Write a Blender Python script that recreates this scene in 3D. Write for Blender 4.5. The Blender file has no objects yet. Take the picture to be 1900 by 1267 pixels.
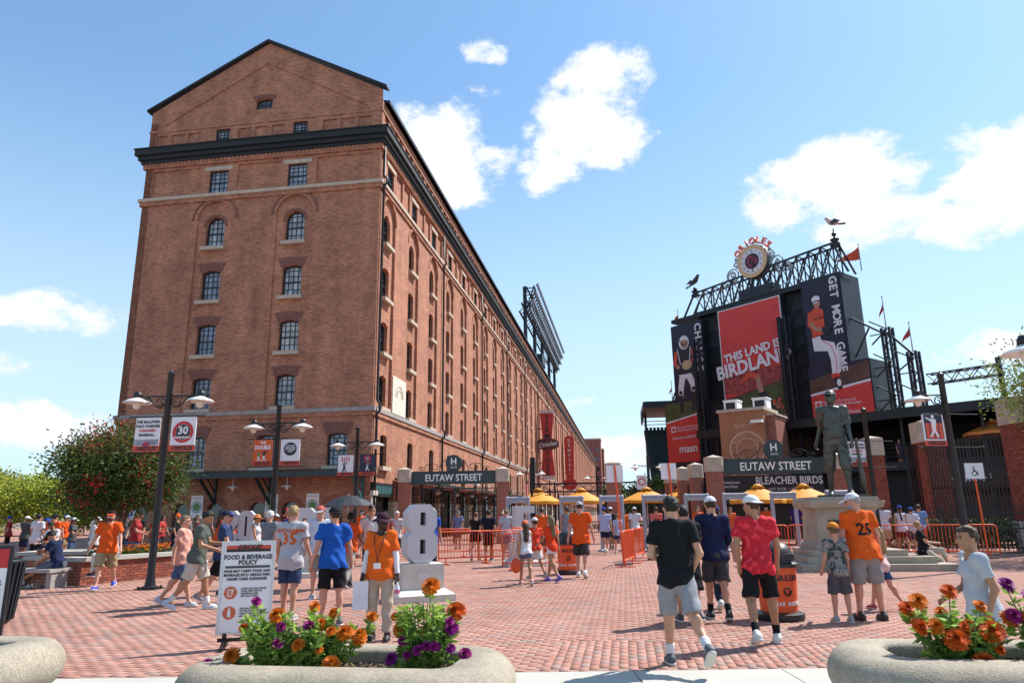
import bpy, bmesh, math, random
import numpy as np
from math import sin, cos, pi, radians, sqrt, atan2
from mathutils import Vector, Matrix, geometry
from mathutils.bvhtree import BVHTree
random.seed(7); RNG = np.random.default_rng(7)
S = bpy.context.scene; C = S.collection

# ---------------------------------------------------------------- camera
FPX, PITCH, ROLL, CAMH = 1310.0, radians(13.6), radians(0.8), 1.6
cam_d = bpy.data.cameras.new('camera'); cam = bpy.data.objects.new('camera', cam_d); C.objects.link(cam)
cam_d.sensor_width = 36.0; cam_d.lens = FPX / 1900 * 36.0; cam_d.clip_start = 0.1; cam_d.clip_end = 3000
cam.matrix_world = Matrix.Translation((0, 0, CAMH)) @ Matrix.Rotation(pi / 2 + PITCH, 4, 'X') @ Matrix.Rotation(-ROLL, 4, 'Z')
S.camera = cam

# ---------------------------------------------------------------- sun, sky, exposure
SUN_EL, SUN_AZ = radians(51), radians(60)          # azimuth measured from +Y towards +X
sd = Vector((sin(SUN_AZ) * cos(SUN_EL), cos(SUN_AZ) * cos(SUN_EL), sin(SUN_EL)))
sun_d = bpy.data.lights.new('sun', 'SUN'); sun_d.energy = 5.0; sun_d.angle = radians(0.53); sun_d.color = (1.0, 0.95, 0.88)
sun = bpy.data.objects.new('sun', sun_d); C.objects.link(sun); sun.rotation_euler = sd.to_track_quat('Z', 'Y').to_euler()
S.view_settings.view_transform = 'Standard'; S.view_settings.look = 'None'
S.view_settings.exposure = 0.66; S.view_settings.gamma = 1.0; S.view_settings.use_curve_mapping = False

def ray_dir(u, v):
    a, b = u - 950, 633.5 - v
    X = a * cos(ROLL) + b * sin(ROLL); Y = -a * sin(ROLL) + b * cos(ROLL)
    return Vector((X, FPX * cos(PITCH) - Y * sin(PITCH), FPX * sin(PITCH) + Y * cos(PITCH))).normalized()

def build_world():
    w = bpy.data.worlds.new('World'); S.world = w; w.use_nodes = True
    nt = w.node_tree; N = nt.nodes; L = nt.links; N.clear()
    def nd(t, **k):
        n = N.new(t)
        for a, b in k.items(): setattr(n, a, b)
        return n
    def math_(op, a, b=None, clamp=False):
        n = nd('ShaderNodeMath', operation=op); n.use_clamp = clamp
        for i, q in enumerate((a, b)):
            if q is None: continue
            if isinstance(q, (int, float)): n.inputs[i].default_value = q
            else: L.new(q, n.inputs[i])
        return n.outputs[0]
    sky = nd('ShaderNodeTexSky', sky_type='NISHITA'); sky.sun_disc = False
    sky.sun_elevation = SUN_EL; sky.sun_rotation = SUN_AZ; sky.air_density = 1.0; sky.dust_density = 0.6; sky.ozone_density = 1.4; sky.altitude = 0
    tc = nd('ShaderNodeTexCoord'); sep = nd('ShaderNodeSeparateXYZ'); L.new(tc.outputs['Generated'], sep.inputs[0])
    def fbm(scale, detail, rough, off=0.0):
        mp = nd('ShaderNodeMapping'); mp.inputs['Location'].default_value = (off, off * .7, off * .3); mp.inputs['Scale'].default_value = (1, 1, 1.5)
        L.new(tc.outputs['Generated'], mp.inputs[0])
        n = nd('ShaderNodeTexNoise'); n.inputs['Scale'].default_value = scale; n.inputs['Detail'].default_value = detail; n.inputs['Roughness'].default_value = rough
        L.new(mp.outputs[0], n.inputs['Vector']); return n.outputs['Fac']
    n1 = fbm(12, 11, .66); n2 = fbm(3.3, 4, .5, 3.1); nw = fbm(5, 5, .6, 9.0)
    az = math_('ARCTAN2', sep.outputs[0], sep.outputs[1]); el = math_('ARCSINE', sep.outputs[2])
    azw = math_('ADD', az, math_('MULTIPLY', math_('SUBTRACT', nw, .5), .10)); elw = math_('ADD', el, math_('MULTIPLY', math_('SUBTRACT', n2, .5), .10))
    # cumulus clouds: (px, py, rx, ry) read off the photograph's sky, as directions in the sky
    CL = [(785, 268, 105, 74), (865, 325, 80, 46), (1095, 178, 86, 56), (1062, 245, 76, 64), (1155, 282, 66, 46), (1015, 330, 58, 36),
          (1560, 335, 120, 58), (1440, 385, 62, 34), (1630, 405, 120, 46), (1880, 310, 95, 72), (1790, 400, 100, 40), (1800, 650, 85, 30), (90, 572, 120, 36), (10, 592, 60, 28),
          (60, 800, 130, 40), (190, 830, 60, 30), (112, 760, 32, 9), (1150, 850, 120, 45), (1060, 738, 42, 13), (878, 98, 40, 18), (885, 172, 40, 13),
          (2150, 420, 150, 80), (-260, 640, 170, 50), (-200, 300, 120, 60), (2250, 700, 160, 50)]
    m = None; low = None
    for (u, v, rx, ry) in CL:
        d = ray_dir(u, v); a0 = atan2(d.x, d.y); e0 = math.asin(d.z)
        ra = rx / FPX / max(.35, cos(e0)); re = ry / FPX
        da = math_('DIVIDE', math_('SUBTRACT', azw, a0), ra); de = math_('DIVIDE', math_('SUBTRACT', elw, e0), re)
        r2 = math_('ADD', math_('MULTIPLY', da, da), math_('MULTIPLY', de, de))
        f = math_('SUBTRACT', 1.45, r2)
        f = math_('MULTIPLY', f, min(1.0, ry / 42))
        m = f if m is None else math_('MAXIMUM', m, f)
    # the rest of the dome carries scattered cumulus of the same kind
    rest = math_('MULTIPLY', math_('SUBTRACT', fbm(4.2, 5, .55, 5.5), .56), 9.0)
    side = math_('MULTIPLY', math_('SUBTRACT', math_('ABSOLUTE', az), 1.15), 4.0, clamp=True)
    m = math_('MAXIMUM', m, math_('SUBTRACT', math_('MULTIPLY', rest, side), math_('MULTIPLY', math_('SUBTRACT', 1.0, side), 3.0)))
    dens = math_('ADD', m, math_('MULTIPLY', math_('SUBTRACT', n1, .5), 4.8))
    mr = nd('ShaderNodeMapRange', interpolation_type='SMOOTHSTEP'); L.new(dens, mr.inputs[0])
    mr.inputs[1].default_value = .12; mr.inputs[2].default_value = 1.0; mr.inputs[4].default_value = .97
    shade = nd('ShaderNodeMapRange'); L.new(math_('ADD', dens, math_('MULTIPLY', n2, 1.2)), shade.inputs[0]); shade.inputs[1].default_value = .6; shade.inputs[2].default_value = 2.3
    cr = nd('ShaderNodeMix', data_type='RGBA'); L.new(shade.outputs[0], cr.inputs[0]); cr.inputs[6].default_value = (5.4, 5.9, 6.7, 1); cr.inputs[7].default_value = (7.6, 7.7, 7.8, 1)
    tint = nd('ShaderNodeMix', data_type='RGBA', blend_type='MULTIPLY'); tint.inputs[0].default_value = 1; gm = nd('ShaderNodeGamma'); gm.inputs[1].default_value = .72; L.new(sky.outputs[0], gm.inputs[0]); L.new(gm.outputs[0], tint.inputs[6]); tint.inputs[7].default_value = (1.26, 1.74, 2.10, 1)
    hz = nd('ShaderNodeMapRange', interpolation_type='SMOOTHSTEP'); L.new(el, hz.inputs[0]); hz.inputs[1].default_value = .60; hz.inputs[2].default_value = -.02; hz.inputs[4].default_value = .85
    hm = nd('ShaderNodeMix', data_type='RGBA'); L.new(hz.outputs[0], hm.inputs[0]); L.new(tint.outputs[2], hm.inputs[6]); hm.inputs[7].default_value = (4.9, 6.3, 7.1, 1)
    mix = nd('ShaderNodeMix', data_type='RGBA'); L.new(mr.outputs[0], mix.inputs[0]); L.new(hm.outputs[2], mix.inputs[6]); L.new(cr.outputs[2], mix.inputs[7])
    bg = nd('ShaderNodeBackground'); bg.inputs[1].default_value = 0.10; L.new(mix.outputs[2], bg.inputs[0])
    out = nd('ShaderNodeOutputWorld'); L.new(bg.outputs[0], out.inputs[0])
build_world()

# ---------------------------------------------------------------- materials
MATS = {}
def M(name, col=(.5, .5, .5), rough=.7, metal=0.0, var=0.0, vs=6.0, bump=0.0, bs=40.0, rnd=0.0, spec=.5, emit=None, coat=0.0, sss=0.0):
    if name in MATS: return MATS[name]
    m = bpy.data.materials.new(name); m.use_nodes = True; nt = m.node_tree; N = nt.nodes; L = nt.links
    b = N['Principled BSDF']; b.inputs['Base Color'].default_value = (*col, 1); b.inputs['Roughness'].default_value = rough; b.inputs['Metallic'].default_value = metal
    b.inputs['Specular IOR Level'].default_value = spec; b.inputs['Coat Weight'].default_value = coat
    if sss: b.inputs['Subsurface Weight'].default_value = sss; b.inputs['Subsurface Radius'].default_value = (.012, .005, .003)
    tc = N.new('ShaderNodeTexCoord')
    if var or rnd:
        fac = None
        if var:
            n = N.new('ShaderNodeTexNoise'); n.inputs['Scale'].default_value = vs; n.inputs['Detail'].default_value = 5; L.new(tc.outputs['Object'], n.inputs['Vector'])
            mr = N.new('ShaderNodeMapRange'); L.new(n.outputs['Fac'], mr.inputs[0]); mr.inputs[1].default_value = .3; mr.inputs[2].default_value = .7
            mr.inputs[3].default_value = 1 - var; mr.inputs[4].default_value = 1 + var; fac = mr.outputs[0]
        if rnd:
            oi = N.new('ShaderNodeObjectInfo'); m2 = N.new('ShaderNodeMapRange'); L.new(oi.outputs['Random'], m2.inputs[0]); m2.inputs[3].default_value = 1 - rnd; m2.inputs[4].default_value = 1 + rnd
            if fac is not None:
                mm = N.new('ShaderNodeMath'); mm.operation = 'MULTIPLY'; L.new(fac, mm.inputs[0]); L.new(m2.outputs[0], mm.inputs[1]); fac = mm.outputs[0]
            else: fac = m2.outputs[0]
        sc = N.new('ShaderNodeVectorMath'); sc.operation = 'SCALE'; sc.inputs[0].default_value = col; L.new(fac, sc.inputs['Scale']); L.new(sc.outputs[0], b.inputs['Base Color'])
    if bump:
        n = N.new('ShaderNodeTexNoise'); n.inputs['Scale'].default_value = bs; n.inputs['Detail'].default_value = 4; L.new(tc.outputs['Object'], n.inputs['Vector'])
        bp = N.new('ShaderNodeBump'); bp.inputs['Strength'].default_value = bump; bp.inputs['Distance'].default_value = .02; L.new(n.outputs['Fac'], bp.inputs['Height']); L.new(bp.outputs[0], b.inputs['Normal'])
    if emit: b.inputs['Emission Color'].default_value = (*emit[:3], 1); b.inputs['Emission Strength'].default_value = emit[3]
    MATS[name] = m; return m

def brick_mat(name, c1, c2, mortar, bw=.215, bh=.075, ms=.011, var=.18, mode='xy', offs=.5, rough=.85, bumpd=.006, dark=None):
    """masonry material; horizontal coordinate X+Y, vertical Z of the object's own space (mode 'xy'), or X,Y for paving"""
    if name in MATS: return MATS[name]
    m = bpy.data.materials.new(name); m.use_nodes = True; nt = m.node_tree; N = nt.nodes; L = nt.links
    b = N['Principled BSDF']; b.inputs['Roughness'].default_value = rough; b.inputs['Specular IOR Level'].default_value = .25
    tc = N.new('ShaderNodeTexCoord'); sep = N.new('ShaderNodeSeparateXYZ'); L.new(tc.outputs['Object'], sep.inputs[0]); cmb = N.new('ShaderNodeCombineXYZ')
    if mode == 'xy':
        ad = N.new('ShaderNodeMath'); L.new(sep.outputs[0], ad.inputs[0]); L.new(sep.outputs[1], ad.inputs[1]); L.new(ad.outputs[0], cmb.inputs[0]); L.new(sep.outputs[2], cmb.inputs[1])
    else:
        L.new(sep.outputs[0], cmb.inputs[0]); L.new(sep.outputs[1], cmb.inputs[1])
    t = N.new('ShaderNodeTexBrick'); L.new(cmb.outputs[0], t.inputs['Vector']); t.offset = offs; t.squash = 1
    t.inputs['Color1'].default_value = (*c1, 1); t.inputs['Color2'].default_value = (*c2, 1); t.inputs['Mortar'].default_value = (*mortar, 1)
    t.inputs['Scale'].default_value = 1; t.inputs['Mortar Size'].default_value = ms; t.inputs['Mortar Smooth'].default_value = .2; t.inputs['Bias'].default_value = 0
    t.inputs['Brick Width'].default_value = bw; t.inputs['Row Height'].default_value = bh
    n = N.new('ShaderNodeTexNoise'); n.inputs['Scale'].default_value = .9; n.inputs['Detail'].default_value = 7; n.inputs['Roughness'].default_value = .65; L.new(tc.outputs['Object'], n.inputs['Vector'])
    mr = N.new('ShaderNodeMapRange'); L.new(n.outputs['Fac'], mr.inputs[0]); mr.inputs[1].default_value = .3; mr.inputs[2].default_value = .7; mr.inputs[3].default_value = 1 - var; mr.inputs[4].default_value = 1 + var
    mp = N.new('ShaderNodeMapping'); mp.inputs['Scale'].default_value = (.9, .9, .10) if mode == 'xy' else (.35, .35, .35); L.new(tc.outputs['Object'], mp.inputs[0]); n2 = N.new('ShaderNodeTexNoise'); n2.inputs['Scale'].default_value = 1; n2.inputs['Detail'].default_value = 5; L.new(mp.outputs[0], n2.inputs['Vector'])
    m2 = N.new('ShaderNodeMapRange'); L.new(n2.outputs['Fac'], m2.inputs[0]); m2.inputs[1].default_value = .32; m2.inputs[2].default_value = .68; m2.inputs[3].default_value = 1 - var * .7; m2.inputs[4].default_value = 1 + var * .6; mm = N.new('ShaderNodeMath'); mm.operation = 'MULTIPLY'; L.new(mr.outputs[0], mm.inputs[0]); L.new(m2.outputs[0], mm.inputs[1])
    sc = N.new('ShaderNodeVectorMath'); sc.operation = 'SCALE'; L.new(t.outputs['Color'], sc.inputs[0]); L.new(mm.outputs[0], sc.inputs['Scale']); L.new(sc.outputs[0], b.inputs['Base Color'])
    bp = N.new('ShaderNodeBump'); bp.inputs['Strength'].default_value = .5; bp.inputs['Distance'].default_value = bumpd; inv = N.new('ShaderNodeMath'); inv.operation = 'SUBTRACT'; inv.inputs[0].default_value = 1
    L.new(t.outputs['Fac'], inv.inputs[1]); L.new(inv.outputs[0], bp.inputs['Height']); L.new(bp.outputs[0], b.inputs['Normal'])
    MATS[name] = m; return m

def attr_mat(name, rough=.8, spec=.3, trans=0.0, var=.0):
    """material that takes its colour from the mesh's 'tint' attribute (each piece's own colour)"""
    if name in MATS: return MATS[name]
    m = bpy.data.materials.new(name); m.use_nodes = True; nt = m.node_tree; N = nt.nodes; L = nt.links
    b = N['Principled BSDF']; b.inputs['Roughness'].default_value = rough; b.inputs['Specular IOR Level'].default_value = spec
    a = N.new('ShaderNodeAttribute'); a.attribute_name = 'tint'; src = a.outputs['Color']
    if var:
        tc = N.new('ShaderNodeTexCoord'); n = N.new('ShaderNodeTexNoise'); n.inputs['Scale'].default_value = .7; n.inputs['Detail'].default_value = 8; n.inputs['Roughness'].default_value = .65; L.new(tc.outputs['Object'], n.inputs['Vector'])
        mr = N.new('ShaderNodeMapRange'); L.new(n.outputs['Fac'], mr.inputs[0]); mr.inputs[1].default_value = .3; mr.inputs[2].default_value = .7; mr.inputs[3].default_value = 1 - var; mr.inputs[4].default_value = 1 + var
        sc = N.new('ShaderNodeVectorMath'); sc.operation = 'SCALE'; L.new(src, sc.inputs[0]); L.new(mr.outputs[0], sc.inputs['Scale']); src = sc.outputs[0]
    L.new(src, b.inputs['Base Color'])
    if trans:
        tr = N.new('ShaderNodeBsdfTranslucent'); L.new(src, tr.inputs['Color']); mx = N.new('ShaderNodeMixShader'); mx.inputs[0].default_value = trans
        L.new(b.outputs[0], mx.inputs[1]); L.new(tr.outputs[0], mx.inputs[2]); L.new(mx.outputs[0], N['Material Output'].inputs[0])
    MATS[name] = m; return m

# ---------------------------------------------------------------- mesh helpers
class MB:
    def __init__(s): s.v = []; s.f = []; s.m = []; s.mi = 0
    def add(s, vs, fs, mi=None):
        o = len(s.v); s.v += [tuple(p) for p in vs]; s.f += [tuple(i + o for i in f) for f in fs]; s.m += [s.mi if mi is None else mi] * len(fs); return s
    def box(s, x0, x1, y0, y1, z0, z1, mi=None):
        s.add([(x0, y0, z0), (x1, y0, z0), (x1, y1, z0), (x0, y1, z0), (x0, y0, z1), (x1, y0, z1), (x1, y1, z1), (x0, y1, z1)],
              [(0, 3, 2, 1), (4, 5, 6, 7), (0, 1, 5, 4), (1, 2, 6, 5), (2, 3, 7, 6), (3, 0, 4, 7)], mi); return s
    def bar(s, p, q, w, h=None, mi=None, up=(0, 0, 1)):
        """square bar from p to q"""
        h = w if h is None else h; p = Vector(p); q = Vector(q); d = (q - p).normalized(); u = Vector(up)
        if abs(d.dot(u)) > .98: u = Vector((1, 0, 0))
        a = d.cross(u).normalized() * w / 2; b = a.cross(d).normalized() * h / 2
        s.add([p - a - b, p + a - b, p + a + b, p - a + b, q - a - b, q + a - b, q + a + b, q - a + b],
              [(0, 1, 2, 3), (7, 6, 5, 4), (0, 4, 5, 1), (1, 5, 6, 2), (2, 6, 7, 3), (3, 7, 4, 0)], mi); return s
    def tube(s, pts, r, n=8, mi=None, cap=True, flat=None):
        pts = [Vector(p) for p in pts]; k = len(pts); rs = r if isinstance(r, (list, tuple)) else [r] * k; vs = []; fs = []; prev = None
        for i, p in enumerate(pts):
            d = (pts[min(i + 1, k - 1)] - pts[max(i - 1, 0)]).normalized()
            if prev is None:
                u = Vector((0, 0, 1)) if abs(d.z) < .9 else Vector((1, 0, 0)); a = d.cross(u).normalized()
            else:
                a = prev - d * prev.dot(d); a = a.normalized() if a.length > 1e-6 else d.orthogonal().normalized()
            prev = a; b = d.cross(a)
            for j in range(n):
                t = 2 * pi * j / n; vs.append(p + (a * cos(t) + b * sin(t)) * rs[i])
        for i in range(k - 1):
            for j in range(n): fs.append((i * n + j, i * n + (j + 1) % n, (i + 1) * n + (j + 1) % n, (i + 1) * n + j))
        if cap: fs.append(tuple(range(n - 1, -1, -1))); fs.append(tuple((k - 1) * n + j for j in range(n)))
        s.add(vs, fs, mi); return s
    def lathe(s, prof, n=24, c=(0, 0, 0), mi=None, sx=1, sy=1, ax='z'):
        vs = []; fs = []; k = len(prof)
        for (r, z) in prof:
            for j in range(n):
                t = 2 * pi * j / n; q = (r * cos(t) * sx, r * sin(t) * sy, z)
                if ax == 'y': q = (q[0], q[2], q[1])
                if ax == 'x': q = (q[2], q[0], q[1])
                vs.append((q[0] + c[0], q[1] + c[1], q[2] + c[2]))
        for i in range(k - 1):
            for j in range(n):
                f = (i * n + j, i * n + (j + 1) % n, (i + 1) * n + (j + 1) % n, (i + 1) * n + j); fs.append(f if ax != 'y' else f[::-1])
        if prof[0][0] > 1e-4: f = tuple(range(n - 1, -1, -1)); fs.append(f if ax != 'y' else f[::-1])
        if prof[-1][0] > 1e-4: f = tuple((k - 1) * n + j for j in range(n)); fs.append(f if ax != 'y' else f[::-1])
        s.add(vs, fs, mi); return s
    def ell(s, c, r, n=12, mi=None):
        k = max(5, n // 2 + 1); pr = [(max(1e-5, sin(pi * i / (k - 1))), -cos(pi * i / (k - 1))) for i in range(k)]; o = len(s.v)
        s.lathe(pr, n, (0, 0, 0), mi)
        for i in range(o, len(s.v)): p = s.v[i]; s.v[i] = (p[0] * r[0] + c[0], p[1] * r[1] + c[1], p[2] * r[2] + c[2])
        return s
    def prism(s, poly, d0, d1, fn, mi=None, holes=()):
        """2-D outline (with holes) extruded from depth d0 to d1; fn(a, b, depth) -> point"""
        rings = [list(poly)] + [list(h) for h in holes]; flat = [p for r in rings for p in r]
        tri = geometry.tessellate_polygon([[Vector((p[0], p[1], 0)) for p in r] for r in rings]); n = len(flat)
        A = [(flat[t[0]], flat[t[1]], flat[t[2]]) for t in tri]; fs = []
        for t, (a, b, c) in zip(tri, A):
            ar = (b[0] - a[0]) * (c[1] - a[1]) - (b[1] - a[1]) * (c[0] - a[0])
            if abs(ar) < 1e-9: continue
            t = t if ar > 0 else (t[0], t[2], t[1]); fs.append(tuple(t))
            if d1 is not None: fs.append(tuple(n + i for i in (t[0], t[2], t[1])))
        vs = [fn(p[0], p[1], d0) for p in flat]
        if d1 is not None:
            vs += [fn(p[0], p[1], d1) for p in flat]; o = 0
            for r in rings:
                ar = sum(r[i][0] * r[(i + 1) % len(r)][1] - r[(i + 1) % len(r)][0] * r[i][1] for i in range(len(r)))
                for i in range(len(r)):
                    a, b = o + i, o + (i + 1) % len(r)
                    first = r is rings[0]
                    fs.append((b, a, n + a, n + b) if (ar > 0) == first else (a, b, n + b, n + a))
                o += len(r)
        s.add(vs, fs, mi); return s
    def xf(s, mat, start=0):
        for i in range(start, len(s.v)): s.v[i] = tuple(mat @ Vector(s.v[i]))
        return s
    def mesh(s, name, mats, smooth=False):
        me = bpy.data.meshes.new(name); me.from_pydata(s.v, [], s.f); mats = mats if isinstance(mats, (list, tuple)) else [mats]
        for m in mats: me.materials.append(m)
        if len(mats) > 1: me.polygons.foreach_set('material_index', s.m)
        if smooth: me.polygons.foreach_set('use_smooth', [True] * len(me.polygons))
        me.update(); return me
    def build(s, name, mats, parent=None, loc=None, smooth=False, rotz=None, auto=None):
        o = obj(name, s.mesh(name, mats, smooth), parent, loc, rotz)
        if auto is not None: edge_split_smooth(o.data, auto)
        return o
def edge_split_smooth(me, ang):
    me.polygons.foreach_set('use_smooth', [True] * len(me.polygons)); me.set_sharp_from_angle(angle=radians(ang))
def obj(name, me, parent=None, loc=None, rotz=None):
    o = bpy.data.objects.new(name, me); C.objects.link(o)
    if parent is not None: o.parent = parent
    if loc is not None: o.location = loc
    if rotz is not None: o.rotation_euler = (0, 0, rotz)
    return o
def tag(o, label=None, cat=None, group=None, kind=None):
    if label: o['label'] = label
    if cat: o['category'] = cat
    if group: o['group'] = group
    if kind: o['kind'] = kind
    return o
def thing(name, label, cat, loc=(0, 0, 0), rotz=0.0, group=None):
    o = obj(name, None, None, loc, rotz); return tag(o, label, cat, group)
def dup(o, parent=None):
    c = o.copy(); C.objects.link(c); c.parent = parent
    for ch in o.children: dup(ch, c)
    return c
def copy_thing(o, loc, rotz, label, group=None):
    c = dup(o); c.location = loc; c.rotation_euler = (0, 0, rotz); c['label'] = label
    if group: c['group'] = group
    return c
def arr_mesh(name, V, F, mats, tint=None, mi=None, smooth=False):
    """fast mesh from arrays; F (k,4) or (k,3); tint per vertex"""
    V = np.asarray(V, np.float32); F = np.asarray(F, np.int32); me = bpy.data.meshes.new(name); k, w = F.shape
    me.vertices.add(len(V)); me.vertices.foreach_set('co', V.ravel()); me.loops.add(k * w); me.loops.foreach_set('vertex_index', F.ravel())
    me.polygons.add(k); me.polygons.foreach_set('loop_start', np.arange(k, dtype=np.int32) * w); me.polygons.foreach_set('loop_total', np.full(k, w, np.int32))
    for m in (mats if isinstance(mats, (list, tuple)) else [mats]): me.materials.append(m)
    if mi is not None: me.polygons.foreach_set('material_index', np.asarray(mi, np.int32))
    if smooth: me.polygons.foreach_set('use_smooth', np.ones(k, bool))
    me.update(calc_edges=True)
    if tint is not None:
        at = me.color_attributes.new('tint', 'FLOAT_COLOR', 'POINT'); t = np.ones((len(V), 4), np.float32); t[:, :3] = tint; at.data.foreach_set('color', t.ravel())
    return me
TXT = {}
def text_mesh(body, size=1.0, ext=.004, align='CENTER', space=1.0, shear=0.0, bold=0.0, res=2, line=1.0):
    key = (body, size, ext, align, space, shear, bold, line)
    if key in TXT: return TXT[key]
    cu = bpy.data.curves.new('lettering', 'FONT'); cu.body = body; cu.size = size; cu.align_x = align; cu.align_y = 'CENTER'; cu.extrude = ext; cu.space_character = space; cu.shear = shear
    cu.offset = bold; cu.resolution_u = res; cu.space_line = line
    o = bpy.data.objects.new('lettering', cu); me = bpy.data.meshes.new_from_object(o); bpy.data.objects.remove(o); bpy.data.curves.remove(cu)
    TXT[key] = me; return me
def text(body, size, mat, parent, loc, rotz=0.0, name='lettering', sx=1.0, tilt=pi / 2, roll=0.0, **k):
    """lettering that stands upright and reads from the -Y side when rotz = 0"""
    me = text_mesh(body, size, **k).copy(); me.materials.clear(); me.materials.append(mat); o = obj(name, me, parent, loc)
    o.rotation_euler = (tilt, roll, rotz) if not roll else (Matrix.Rotation(rotz, 3, 'Z') @ Matrix.Rotation(tilt, 3, 'X') @ Matrix.Rotation(roll, 3, 'Z')).to_euler()
    o.scale = (sx, 1, 1); return o
def FY(y0=0.0):   # outline (a, b) drawn in the XZ plane, depth along +Y
    return lambda a, b, d: (a, y0 + d, b)
def arc(cx, cz, r, a0, a1, n, rz=None):
    rz = r if rz is None else rz
    return [(cx + r * cos(radians(a0 + (a1 - a0) * i / n)), cz + rz * sin(radians(a0 + (a1 - a0) * i / n))) for i in range(n + 1)]
# ================================================================ palette
BLK = M('black_iron', (.012, .013, .016), .45, 0.2, bump=.1, bs=60)
DKM = M('dark_steel', (.016, .02, .028), .5, .3, var=.15, vs=2)
DKG = M('dark_green_paint', (.012, .028, .03), .45, .1)
TEAL = M('teal_paint', (.03, .10, .11), .5)
WHT = M('white_paint', (.8, .8, .78), .5)
OFFW = M('off_white_print', (.74, .74, .76), .6)
STONE = M('limestone', (.44, .36, .28), .85, var=.15, vs=3, bump=.2, bs=25)
STONE_G = M('grey_stone', (.29, .26, .25), .85, var=.15, vs=3, bump=.2, bs=25)
CONC = M('concrete', (.56, .53, .47), .85, var=.10, vs=2.5, bump=.15, bs=60)
ORG = M('orange_paint', (.72, .085, .012), .45, var=.05, vs=8)
ORGD = M('orange_red_print', (.55, .06, .03), .6)
RED = M('red_print', (.50, .022, .026), .6)
BRK_PLAIN = M('dark_arch_brick', (.19, .08, .06), .85, var=.25, vs=9, bump=.3, bs=30)
BRICK = brick_mat('warehouse_brick', (.42, .158, .092), (.23, .080, .047), (.48, .33, .23), bw=.235, bh=.08, ms=.0075, var=.22)
BRICKP = brick_mat('pier_brick', (.34, .085, .05), (.24, .06, .04), (.36, .26, .2), ms=.008, var=.12)

# ================================================================ ground
GROUND = M('distant_ground', (.20, .15, .13), .9, var=.15, vs=.4)
PAVE = brick_mat('far_paving', (.345, .175, .135), (.28, .14, .108), (.26, .15, .12), bw=.205, bh=.1025, ms=.006, var=.14, mode='p')
EDGE = 7.75                                       # where the pale kerb walk meets the brick plaza
g = MB(); g.add([(-1500, -400, -.05), (1500, -400, -.05), (1500, 2200, -.05), (-1500, 2200, -.05)], [(0, 1, 2, 3)]); tag(g.build('ground', GROUND), 'distant ground round the plaza', kind='structure')
g = MB(); g.add([(-90, EDGE, -.012), (90, EDGE, -.012), (90, 420, -.012), (-90, 420, -.012)], [(0, 1, 2, 3)]); plaza = tag(g.build('plaza_paving', PAVE), 'red brick paving of the plaza', kind='structure')

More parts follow.
